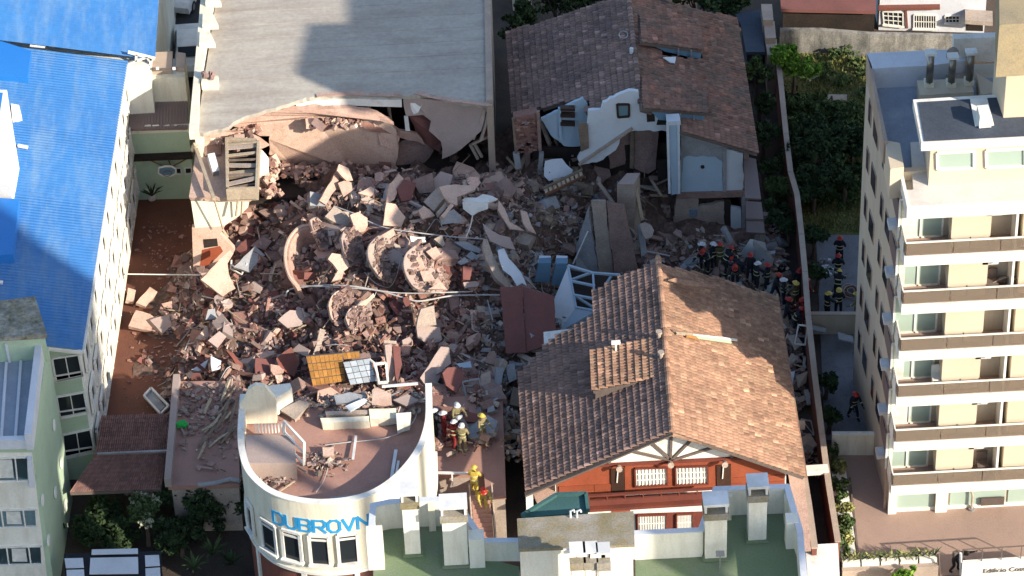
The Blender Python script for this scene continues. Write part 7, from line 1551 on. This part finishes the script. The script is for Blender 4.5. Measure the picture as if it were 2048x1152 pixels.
for q, m0, l in (([(272, 606), (300, 573), (315, 584), (291, 613)], 'peach', 'cream slab block lying in the courtyard rubble'), ([(257, 652), (272, 620), (300, 628), (332, 648), (318, 662), (280, 658)], 'pink', 'flat brown slab lying in the courtyard rubble'), ([(252, 600), (256, 575), (272, 580), (268, 604)], 'peach', 'pale slab leaning against the blue roofed building'), ([(300, 640), (338, 628), (345, 650), (325, 668)], 'greypink', 'thin flat plate at the edge of the courtyard rubble')):
    T(q, m0, l, z=.45, ay=-.004)
# cables
def cable(pts, r, label, m='cable'):
    P = smooth_pts([U(x, y, (z if z else heapz(x, y)+.55)) for x, y, z in pts], 5); b = MB(); b.tube(P, r, 6); tag(b.build('cable', M[m], None), label, 'cable')
cable([(572, 592, 0), (582, 578, 0), (640, 571, 0), (700, 572, 0), (760, 582, 0), (812, 597, 0), (842, 602, 0), (900, 592, 0), (960, 590, 0), (1000, 590, 0)], .04, 'thick pale cable sagging across the middle of the heap, lower one')
cable([(590, 570, 0), (660, 574, 0), (730, 578, 0), (800, 586, 0), (880, 585, 0), (945, 583, 0)], .03, 'thinner pale cable just above the thick sagging one')
cable([(668, 412, 0), (710, 428, 0), (740, 444, 0), (775, 456, 0), (840, 466, 0), (910, 474, 0), (968, 478, 0)], .03, 'pale cable crossing the heap crest below the white tub')
cable([(250, 548, 1.6), (320, 549, 1.5), (400, 550, 1.8)], .03, 'straight white cable stretched across the courtyard', 'white')
cable([(945, 432, 0), (940, 455, 0), (932, 475, 0)], .03, 'short white strip hanging from the bathtub', 'white')
for i, (a_, c_) in enumerate((((514, 454), (522, 490)), ((530, 505), (541, 520)), ((520, 547), (574, 548)), ((404, 592), (448, 602)), ((455, 620), (494, 648)), ((386, 600), (394, 612)), ((440, 640), (470, 662)), ((632, 576), (664, 530)), ((664, 632), (646, 656)), ((975, 600), (985, 640)), ((588, 660), (612, 650)), ((472, 560), (480, 592)), ((866, 372), (900, 345)), ((906, 345), (940, 310)), ((730, 574), (738, 545)), ((388, 660), (370, 700)), ((430, 860), (462, 800)), ((352, 694), (380, 660)))):
    z1, z2 = heapz(*a_)+.5, heapz(*c_)+.5; b = MB(); b.tube([U(*a_, z1), U(*c_, z2)], .03, 5); tag(b.build('stick', M[('cable', 'plank', 'concl')[i % 3]], None), 'thin straight '+('grey wire', 'wooden stick', 'pale bar')[i % 3]+' '+near(U(*a_, z1)), 'stick', 'thin sticks on the rubble heap')
# debris on the left flat roof
rnd = random.Random(31); bb = MB(); b2 = MB()
for i in range(420):
    px, py = rnd.uniform(358, 474), 766+abs(rnd.gauss(0, 75))
    if py > 955: continue
    k, (v, f) = LIB[rnd.randrange(len(LIB))]; s_ = min(.25, .04+rnd.expovariate(1/.06)); R3 = Matrix.Rotation(rnd.uniform(0, 6.28), 3, 'Z')@Matrix.Rotation(rnd.gauss(0, .4), 3, 'X'); (bb if i % 3 else b2).add([U(px, py, 3.05+s_*.3)+R3@(p*s_) for p in v], f, rnd.uniform(-.4, .5))
for n_, q in (('conc', bb), ('concl', b2)):
    o = q.build('roof_rubble', M[n_], None); o['kind'] = 'stuff'; tag(o, ('brown' if n_ == 'conc' else 'pale')+' rubble crumbs scattered on the left flat roof', 'rubble')
for i in range(16):
    x, y = rnd.uniform(395, 465), rnd.uniform(800, 930); a = rnd.uniform(.6, 1.3); L = rnd.uniform(25, 60); b = MB(); p = [U(x, y, 3.1), U(x+L*.5*math.cos(a), y-L*.5*math.sin(a)+rnd.uniform(-4, 4), 3.35), U(x+L*math.cos(a), y-L*math.sin(a), 3.3)]
    b.tube(p, rnd.uniform(.03, .08), 5); tag(b.build('branch', M['plank' if i % 2 else 'wood'], None), 'bleached branch like splinter on the flat roof left of the round building', 'branch', 'splinters on the left flat roof')
b = MB(); b.box(U(362, 848, 3.2), .22, .12, .1, rz=.4); b.box(U(368, 850, 3.2), .12, .14, .06, rz=1.1); tag(b.build('cloth', M['greencloth'], None), 'bright green cloth scrap by the kerb of the left flat roof', 'cloth')
# ================================================================= DEBRIS ON THE ROUND BUILDING
wv = wall(U(478, 850, 7.6), U(556, 850, 7.6))
b = MB(); b.ext([wv.at(x, y) for x, y in ((480, 848), (480, 808), (490, 795), (496, 780), (510, 771), (530, 774), (543, 790), (552, 800), (554, 846))], -wv.N*.22); tag(b.build('broken_wall', M['cream'], None), 'wavy topped cream wall piece at the back left of the round terrace', 'wall')
b = MB(); Q = [U(x, y, 8.75) for x, y in ((530, 772), (580, 766), (584, 776), (552, 796))]; b.ext(Q, (0, 0, -1.0)); tag(b.build('broken_wall', M['creamw'], None), 'cream wall return behind the wavy wall piece', 'wall')
b = MB(); b.ext([U(x, y, 8.55) for x, y in ((491, 870), (588, 870), (592, 926), (493, 926))], (0, 0, -.95)); tag(b.build('roof_box', M['greypink'], None), 'large grey pink box shaped plinth on the left of the round terrace', 'plinth')
frame_px([(568, 842, 9.2), (609, 886, 8.9), (608, 930, 8.0), (569, 884, 8.2)], 8, .09, 'white', 'white window frame propped on the grey pink plinth', bars=())
b = MB(); b.bar(U(568, 862, 8.7), U(609, 908, 8.45), .06); tag(b.build('bar', M['white'], None), 'white middle bar inside the propped window frame', 'bar')
for q, m0, l, z, th in (([(640, 836), (738, 832), (738, 842), (644, 846)], 'cream', 'long low cream wall stub across the round terrace, left part', 8.1, .5), ([(650, 822), (740, 820), (742, 828), (652, 830)], 'concl', 'pale wall stub right behind the long low cream stub', 8.1, .4), ([(738, 818), (792, 816), (794, 836), (740, 838)], 'cream', 'cream block at the right end of the low wall stubs', 8.15, .5), ([(792, 826), (822, 824), (820, 848), (794, 850)], 'creamw', 'cream square block beside the right parapet', 8.3, .5),
  ([(690, 812), (728, 796), (736, 800), (700, 822)], 'plaster', 'white crumpled panel lying on the terrace debris', 8.4, .12), ([(744, 780), (752, 773), (782, 788), (784, 810), (744, 806)], 'peach', 'cream tilted plate with a diagonal crack on the terrace debris', 8.6, .1), ([(668, 790), (700, 784), (735, 792), (700, 806), (672, 806)], 'concb', 'grey draped sheet on the terrace debris', 8.3, .1), ([(560, 820), (600, 800), (620, 806), (590, 840)], 'concl', 'cream scrap in front of the wavy wall piece', 8.0, .15), ([(786, 800), (815, 788), (838, 800), (812, 812)], 'greypink', 'grey pink plate near the right parapet', 8.1, .12), ([(645, 895), (668, 894), (668, 911), (646, 912)], 'peach', 'small orange box on the terrace beside the crumbs', 7.95, .3), ([(660, 994), (726, 988), (728, 1000), (662, 1006)], 'concb', 'grey flat panel against the front parapet of the terrace', 7.75, .1)):
    pslab('debris_plate', q, z, 0, -.004, th, m0, None, .02, 2, l, 'debris')
for a_, c_, w__, l in (((712, 872), (706, 918), .1, 'white bar lying in the middle of the round terrace'), ((792, 900), (780, 976), .14, 'long pale plank against the right parapet, left one'), ((797, 922), (788, 974), .1, 'shorter pale plank against the right parapet, right one'), ((764, 773), (836, 767), .12, 'white rail along the back edge of the round terrace'), ((548, 990), (590, 962), .05, 'thin stick near the front left parapet')):
    b = MB(); z = 7.75 if a_[1] > 800 else 8.9; b.bar(U(*a_, z), U(*c_, z+.05), w__, .06); tag(b.build('bar', M['whitemetal' if w__ > .06 else 'plank'], None), l, 'bar')
rnd = random.Random(8); D1, D2, D3 = MB(), MB(), MB()
for i in range(1000):
    if i < 700: px, py = rnd.uniform(500, 845), rnd.gauss(800, 18)
    elif i < 900: px, py = rnd.gauss(648, 22), rnd.gauss(922, 12)
    else: px, py = rnd.gauss(540, 25), rnd.gauss(965, 8)
    if py < 775 or not inpoly(px, py-8, outl): continue
    k, (v, f) = LIB[rnd.randrange(len(LIB))]; s_ = min(.22, .04+rnd.expovariate(1/.05)); R3 = Matrix.Rotation(rnd.uniform(0, 6.28), 3, 'Z')@Matrix.Rotation(rnd.gauss(0, .5), 3, 'X'); (D1, D2, D3)[i % 3].add([U(px, py, 7.62+s_*rnd.uniform(.3, 1.2))+R3@(p*s_) for p in v], f, rnd.uniform(-.4, .4))
for n_, q, c_ in (('conc', D1, 'brown'), ('concl', D2, 'pale'), ('greypink', D3, 'grey pink')):
    o = q.build('terrace_rubble', M[n_], None); o['kind'] = 'stuff'; tag(o, c_+' rubble crumbs heaped on the round roof terrace', 'rubble')
P = smooth_pts([U(x, y, 7.7) for x, y in ((650, 890), (700, 884), (760, 878), (800, 866), (825, 846), (838, 815))], 5); b = MB(); b.tube(P, .025, 5); tag(b.build('cable', M['cable'], None), 'pale cable curling across the round terrace to the right parapet', 'cable')
P = smooth_pts([U(x, y, 7.7) for x, y in ((640, 905), (655, 930), (648, 960), (632, 985))], 5); b = MB(); b.tube(P, .02, 5); tag(b.build('cable', M['cable'], None), 'thin cable running to the front parapet of the round terrace', 'cable')
for i in range(9):
    c = U(565-i*6.5, 866-abs(4-i)*.3, 8.6); b = MB(); b.bar(c, c+Vector((0, 0, .5)), .06); tag(b.build('baluster', M['white'], None), 'short white baluster behind the grey pink plinth', 'baluster', 'balusters behind the plinth')

rnd = random.Random(91)
for i in range(46):
    if i < 30: px, py, z = rnd.uniform(1040, 1180), rnd.uniform(300, 375), rnd.uniform(2.9, 3.6)
    else: px, py, z = rnd.uniform(1270, 1345), rnd.uniform(340, 405), rnd.uniform(2.2, 3.2)
    a = rnd.uniform(0, 3.14); e = rnd.gauss(0, .5); L = rnd.uniform(.5, 1.7); d = Vector((math.cos(a)*math.cos(e), math.sin(a)*math.cos(e), math.sin(e))); c = U(px, py, z)
    b = MB(); w__ = rnd.choice((.06, .1, .12, .3)); b.bar(c-d*L/2, c+d*L/2, w__, .06, t=rnd.uniform(-.4, .4)); tag(b.build('broken_timber', M[rnd.choice(('wood', 'concb', 'plank', 'wood', 'conc'))], None), ('short ' if L < .9 else 'long ')+'broken timber lath '+near(c), 'timber', 'broken timbers in the torn house')
for i in range(26):
    px, py = rnd.uniform(400, 1240), rnd.uniform(360, 760); z = heapz(px, py)+.45; p = U(px, py, z)
    if not ok(p.x, p.y): continue
    a = rnd.uniform(0, 6.28); Q = [p]
    for k in range(5): a += rnd.uniform(-.7, .7); q = Q[-1]+Vector((math.cos(a)*.4, math.sin(a)*.4, 0)); q.z = H(q.x, q.y)+rnd.uniform(.15, .5); Q.append(q)
    b = MB(); b.tube(smooth_pts(Q, 3), .02, 5); tag(b.build('bent_bar', M['rust' if i % 2 else 'cable'], None), ('rusty ' if i % 2 else 'pale ')+'bent bar curling over rubble '+near(p), 'bar', 'bent bars on the rubble heap')
# ================================================================= PEOPLE
def body_mesh(J, nm):
    """J: joints; returns one continuous skinned body"""
    V_ = []; E_ = []; R_ = []
    def chain(pts, start=None):
        p = start
        for co, r in pts:
            V_.append(Vector(co)); R_.append(r); i = len(V_)-1
            if p is not None: E_.append((p, i))
            p = i
        return p
    V_.append(Vector(J['pel'])); R_.append(.15); root = 0
    ch = chain([(Vector(J['pel']).lerp(Vector(J['chest']), .5), .145), (J['chest'], .17), (J['neckb'], .1)], root); chest = 2
    chain([(Vector(J['neckb']).lerp(Vector(J['head']), .4), .06), (J['head'], .095), (J['crown'], .085)], ch)
    for s in ('l', 'r'):
        chain([(J['sh'+s], .085), (J['el'+s], .062), (J['wr'+s], .042), (J['hd'+s], .045)], chest)
        chain([(J['hip'+s], .105), (J['kn'+s], .075), (J['an'+s], .055), (J['to'+s], .05)], root)
    me = bpy.data.meshes.new(nm); me.from_pydata(V_, E_, []); o = bpy.data.objects.new('tmp', me); C.objects.link(o)
    md = o.modifiers.new('s', 'SKIN'); md.use_smooth_shade = True; o.modifiers.new('u', 'SUBSURF').levels = 1
    for i, sv in enumerate(me.skin_vertices[0].data): sv.radius = (R_[i], R_[i]*(.75 if i in (0, 1, 2) else 1)); sv.use_root = (i == 0)
    bpy.context.view_layer.update(); r = bpy.data.meshes.new_from_object(o.evaluated_get(bpy.context.evaluated_depsgraph_get())); bpy.data.objects.remove(o)
    # nose, ears and fingers joined to the body mesh
    bm = bmesh.new(); bm.from_mesh(r)
    def blob(c, s_):
        q = bmesh.ops.create_icosphere(bm, subdivisions=1, radius=1.0)['verts']
        for v in q: v.co = Vector((v.co.x*s_[0], v.co.y*s_[1], v.co.z*s_[2]))+Vector(c)
    hd = Vector(J['head']); f = Vector(J.get('face', (0, -1, 0))); sd = Vector((1, 0, 0))
    blob(hd+f*.1+Vector((0, 0, .01)), (.016, .022, .025)); blob(hd+sd*.095, (.014, .02, .03)); blob(hd-sd*.095, (.014, .02, .03))
    for s in ('l', 'r'):
        h0 = Vector(J['hd'+s]); d = (h0-Vector(J['wr'+s])).normalized(); pr = d.cross(Vector((0, 1, .2))).normalized()
        for k in range(5):
            off = pr*((k-1.5)*.02) if k < 4 else pr*-.045; L = (.07, .08, .075, .06, .045)[k]
            a = h0+off+(d*.02 if k < 4 else -d*.01); e = a+d*L+Vector((0, -.015, 0))
            u = d.orthogonal().normalized(); w_ = d.cross(u); ring_ = []
            for pnt, rr in ((a, .011), (a.lerp(e, .6), .01), (e, .007)): ring_.append([bm.verts.new(pnt+(u*math.cos(t)+w_*math.sin(t))*rr) for t in (0, 1.57, 3.14, 4.71)])
            for q in range(2):
                for j in range(4): bm.faces.new((ring_[q][j], ring_[q][(j+1) % 4], ring_[q+1][(j+1) % 4], ring_[q+1][j]))
            bm.faces.new(ring_[2])
    bm.normal_update(); bm.to_mesh(r); bm.free()
    # material regions : 0 jacket 1 trousers 2 skin 3 boots
    hipz = J['pel'][2]; neck = Vector(J['neckb'])
    for p in r.polygons:
        c = p.center; dh = min((c-Vector(J['hdl'])).length, (c-Vector(J['hdr'])).length)
        dk = min((c-Vector(J['knl'])).length, (c-Vector(J['knr'])).length)
        if (c-hd).length < .19 or dh < .11: k = 2
        elif min((c-Vector(J['anl'])).length, (c-Vector(J['anr'])).length) < .13 or min((c-Vector(J['tol'])).length, (c-Vector(J['tor'])).length) < .1: k = 3
        elif c.z < hipz-.04 and min((c-Vector(J['elr'])).length, (c-Vector(J['ell'])).length) > .17 and dh > .2: k = 1
        else: k = 0
        p.material_index = k; p.use_smooth = True
    return r
def pose(bend=0., step=0., armf=.3, crouch=0., twist=0.):
    pz = .93-crouch; a = bend; up_ = Vector((0, -math.sin(a), math.cos(a))); P = Vector((0, crouch*.4, pz))
    ch = P+up_*.36; nb = P+up_*.52; hd = nb+Vector((0, -math.sin(a*1.1)*.17, math.cos(a*1.1)*.17)); J = dict(pel=P, chest=ch, neckb=nb, head=hd, crown=hd+(hd-nb).normalized()*.08, face=(0, -math.cos(a*.6), -math.sin(a*.6)))
    for s, sg in (('l', 1), ('r', -1)):
        sh = ch+up_*.1+Vector((sg*.2, 0, 0)); J['sh'+s] = sh; f = armf*(1 if sg > 0 else .6)+a*.6
        el = sh+Vector((sg*.07, -math.sin(f)*.27, -math.cos(f)*.27)); f2 = f+.7; wr = el+Vector((-sg*.02, -math.sin(f2)*.24, -math.cos(f2)*.24)); J['el'+s] = el; J['wr'+s] = wr; J['hd'+s] = wr+(wr-el).normalized()*.08
        J['hip'+s] = P+Vector((sg*.1, 0, -.06)); st = step*sg; J['kn'+s] = Vector((sg*.12, -st*.25-crouch*.5-.03, .48-crouch*.35)); J['an'+s] = Vector((sg*.13, -st*.42+(.05 if st < 0 else 0), .08+(.05 if st < -.3 else 0))); J['to'+s] = J['an'+s]+Vector((0, -.15, -.04))
    return J
PO = [pose(), pose(.15, .5, .2), pose(.5, .2, .7), pose(.1, .15, 1.1), pose(.9, .3, .9, .12), pose(.3, .6, .5)]
PM = [body_mesh(J, 'body') for J in PO]
def helm_mesh():
    vs = []; fs = []; n = 12
    for j in range(5):
        a = j*math.pi/2/4; r = .135*math.cos(a); z = .13*math.sin(a)
        for i in range(n): t = 2*math.pi*i/n; vs.append((r*math.cos(t), r*1.12*math.sin(t), z))
    for j in range(4):
        for i in range(n): fs.append([j*n+i, j*n+(i+1) % n, (j+1)*n+(i+1) % n, (j+1)*n+i])
    k = len(vs)
    for i in range(n): t = 2*math.pi*i/n; rr = .175+(.04 if math.sin(t) < -.3 or math.sin(t) > .6 else 0); vs.append((rr*math.cos(t)*.95, rr*1.1*math.sin(t), -.012))
    for i in range(n): fs.append([k+i, k+(i+1) % n, (i+1) % n, i])
    me = bpy.data.meshes.new('helmet'); me.from_pydata(vs, [], fs); me.update(); me.polygons.foreach_set('use_smooth', [True]*len(fs)); return me
HM = {}
for hn in ('hwhite', 'hred', 'hyellow'): me = helm_mesh(); me.materials.append(M[hn]); HM[hn] = me
def person(px, py, z, rz, po, jac, tro, hel, label, stripes=True, group=None, extra=None, s=1.0):
    p = U(px, py, z); t = thing('person', label, 'person', tuple(p), group); t.rotation_euler.z = rz; t.scale = (s, s, s)
    me = PM[po].copy(); me.materials.clear()
    for m0 in (jac, tro, 'skin', 'black'): me.materials.append(M[m0])
    link('body', me, (0, 0, 0), t); J = PO[po]; hd = Vector(J['head']); ax = (hd-Vector(J['neckb'])).normalized()
    q = ax.to_track_quat('Z', 'Y').to_euler()
    if hel in HM: link('helmet', HM[hel], hd+ax*.03, t, q, (.86, .86, .86))
    else:
        h2 = bpy.data.meshes.new('hair'); bm = bmesh.new(); bmesh.ops.create_icosphere(bm, subdivisions=2, radius=.118); bm.to_mesh(h2); bm.free(); h2.materials.append(M['hair']); link('hair', h2, hd+ax*.045+Vector((0, .025, 0)), t)
    if stripes:
        ch, P = Vector(J['chest']), Vector(J['pel'])
        for c, d, r in ((P.lerp(ch, .25), ch-P, .178), (P.lerp(ch, .85), ch-P, .19), (Vector(J['anl']).lerp(Vector(J['knl']), .35), Vector(J['knl'])-Vector(J['anl']), .085), (Vector(J['anr']).lerp(Vector(J['knr']), .35), Vector(J['knr'])-Vector(J['anr']), .085), (Vector(J['ell']).lerp(Vector(J['wrl']), .5), Vector(J['wrl'])-Vector(J['ell']), .07), (Vector(J['elr']).lerp(Vector(J['wrr']), .5), Vector(J['wrr'])-Vector(J['elr']), .07)):
            d = d.normalized(); u = d.cross(Vector((0, 1, 0))).normalized(); w_ = d.cross(u); b = MB()
            vs = []
            for k in (-.022, .022):
                for i in range(12): a = 2*math.pi*i/12; vs.append(c+d*k+(u*math.cos(a)+w_*math.sin(a)*.86)*r)
            b.add(vs, [[i, (i+1) % 12, 12+(i+1) % 12, 12+i] for i in range(12)]); m2 = bpy.data.meshes.new('stripe'); m2.from_pydata(b.v, [], b.f); m2.update(); m2.materials.append(M['reflective']); link('reflective_stripe', m2, (0, 0, 0), t)
    return t
pp_ = [
 (1678, 528, 0, 2.9, 0, 'navy', 'navy', 'hred', 'firefighter in dark turnout gear standing topmost in the grey alley line'),
 (1675, 566, 0, 3.0, 1, 'navy', 'navy', 'hred', 'firefighter in dark gear, second in the grey alley line'),
 (1674, 600, 0, 2.8, 2, 'navy', 'navy', 'hyellow', 'firefighter in dark gear bending, third in the grey alley line'),
 (1676, 632, 0, 3.1, 0, 'navy', 'navy', 'hyellow', 'firefighter in dark gear, lowest in the grey alley line'),
 (1653, 640, 0, 2.2, 3, 'navy', 'navy', 'hyellow', 'firefighter with yellow green helmet by the hedge at the alley end'),
 (1712, 640, 0, -2.0, 0, 'khaki', 'navy', 'hyellow', 'firefighter half hidden against the tan tower wall'),
 (1706, 838, 0, .5, 1, 'navy', 'navy', 'hred', 'man in black walking alone in the dark alley below'),
 (926, 905, 3, 3.0, 0, 'khaki', 'navy', 'hwhite', 'rescuer in tan jacket with white helmet seen from behind, front of the deck group'),
 (908, 900, 3, 2.6, 1, 'redcloth', 'navy', 'hwhite', 'rescuer in red jacket with white helmet, front left of the deck group'),
 (889, 880, 3, 1.8, 0, 'redcloth', 'navy', 'hwhite', 'rescuer in dark red jacket at the left edge of the deck group'),
 (916, 862, 3, .3, 3, 'khaki', 'navy', 'hwhite', 'rescuer in tan jacket at the back of the deck group'),
 (936, 885, 3, -1.5, 2, 'navy', 'navy', 'hwhite', 'rescuer in dark clothes with white helmet leaning in, right of the deck group'),
 (871, 875, 3, 2.0, 0, 'navy', 'navy', 'hwhite', 'rescuer in dark clothes beside the round building parapet'),
 (966, 885, 3, .8, 0, 'khaki', 'khaki', 'hyellow', 'firefighter with yellow helmet standing at the pillar right of the deck'),
 (950, 992, 2.9, 2.9, 1, 'yellowcloth', 'khaki', 'hyellow', 'firefighter in mustard turnout gear stepping onto the outside stair'),
 (966, 1022, 2.2, .2, 2, 'yellowcloth', 'yellowcloth', 'hred', 'firefighter in bright yellow gear bending on the stair below the other'),
 (1908, 1142, 0, 1.2, 4, 'black', 'navy', 'hair', 'dark haired person in black bending over at the gate')]
for i, a in enumerate(pp_): person(*a, stripes=i not in (16, 9, 12, 11), group='rescuers at the collapse' if i < 16 else None)
b = MB(); c = U(1911, 1112, .9); b.box(c+Vector((0, 0, .12)), .11, .09, .14, rz=.4); tag(b.build('backpack', M['timber'], None), 'grey backpack on the bending person at the gate', 'backpack')
gl = [(1403, 540, 'navy', 'hwhite', 0, 'leftmost in the crowd behind the house ridge, white helmet'), (1414, 545, 'navy', 'hred', 2, 'second from left in the crowd behind the ridge, red helmet'), (1427, 540, 'navy', 'hwhite', 0, 'third from left in the crowd behind the ridge, white helmet'), (1440, 542, 'olive', 'hred', 3, 'olive jacket and red helmet in the crowd behind the ridge'), (1450, 550, 'navy', 'hred', 2, 'dark clothes beside the olive jacketed rescuer'),
 (1484, 556, 'navy', 'hred', 4, 'bending low in the middle of the crowd behind the ridge'), (1500, 562, 'navy', 'hred', 0, 'red helmet right of the white tarpaulin'), (1470, 575, 'navy', 'hred', 2, 'closest to the sunlit tile roof edge'), (1534, 582, 'navy', 'hred', 0, 'red helmet below the blue tarpaulin, standing alone'), (1512, 580, 'navy', 'hwhite', 3, 'dark clothes between the two red helmets'),
 (1566, 612, 'navy', 'hwhite', 0, 'white helmet right above the shaded roof corner'), (1590, 618, 'olive', 'hyellow', 0, 'yellow helmet and olive gear near the boundary wall'), (1588, 668, 'navy', 'hred', 2, 'red helmet right of the shaded roof corner'), (1607, 650, 'redcloth', 'hred', 3, 'dark red jacket against the boundary wall'), (1612, 612, 'redcloth', 'hred', 0, 'red clothes leaning over the boundary wall'), (1572, 650, 'navy', 'hred', 1, 'dark clothes low beside the roof corner'), (1548, 600, 'navy', 'hred', 5, 'stepping over rubble beside the roof corner'), (1600, 590, 'navy', 'hred', 1, 'dark clothes by the wall next to the hedge')]
rnd = random.Random(3)
for x, y, j, h, po, l in gl:
    person(x, y, heapz(x, y)+.05, rnd.uniform(-3, 3), po, j, 'navy', h, 'rescuer, '+l, stripes=(j in ('olive',) or rnd.random() < .75), group='rescuers at the collapse')
pslab('tarpaulin', [(1478, 512, 1.2), (1500, 478, 2.6), (1506, 480, 2.6), (1510, 520, 1.1)], th=.04, m='plaster', jag=.03, label='pale tarpaulin peak right of the rescuer crowd', cat='tarpaulin')
pslab('tarpaulin', [(1506, 480, 2.55), (1530, 485, 2.3), (1542, 520, 1.5), (1538, 545, .9), (1512, 535, 1.0)], th=.04, m='concb', jag=.03, label='blue grey tarpaulin draped down beside the pale one', cat='tarpaulin')
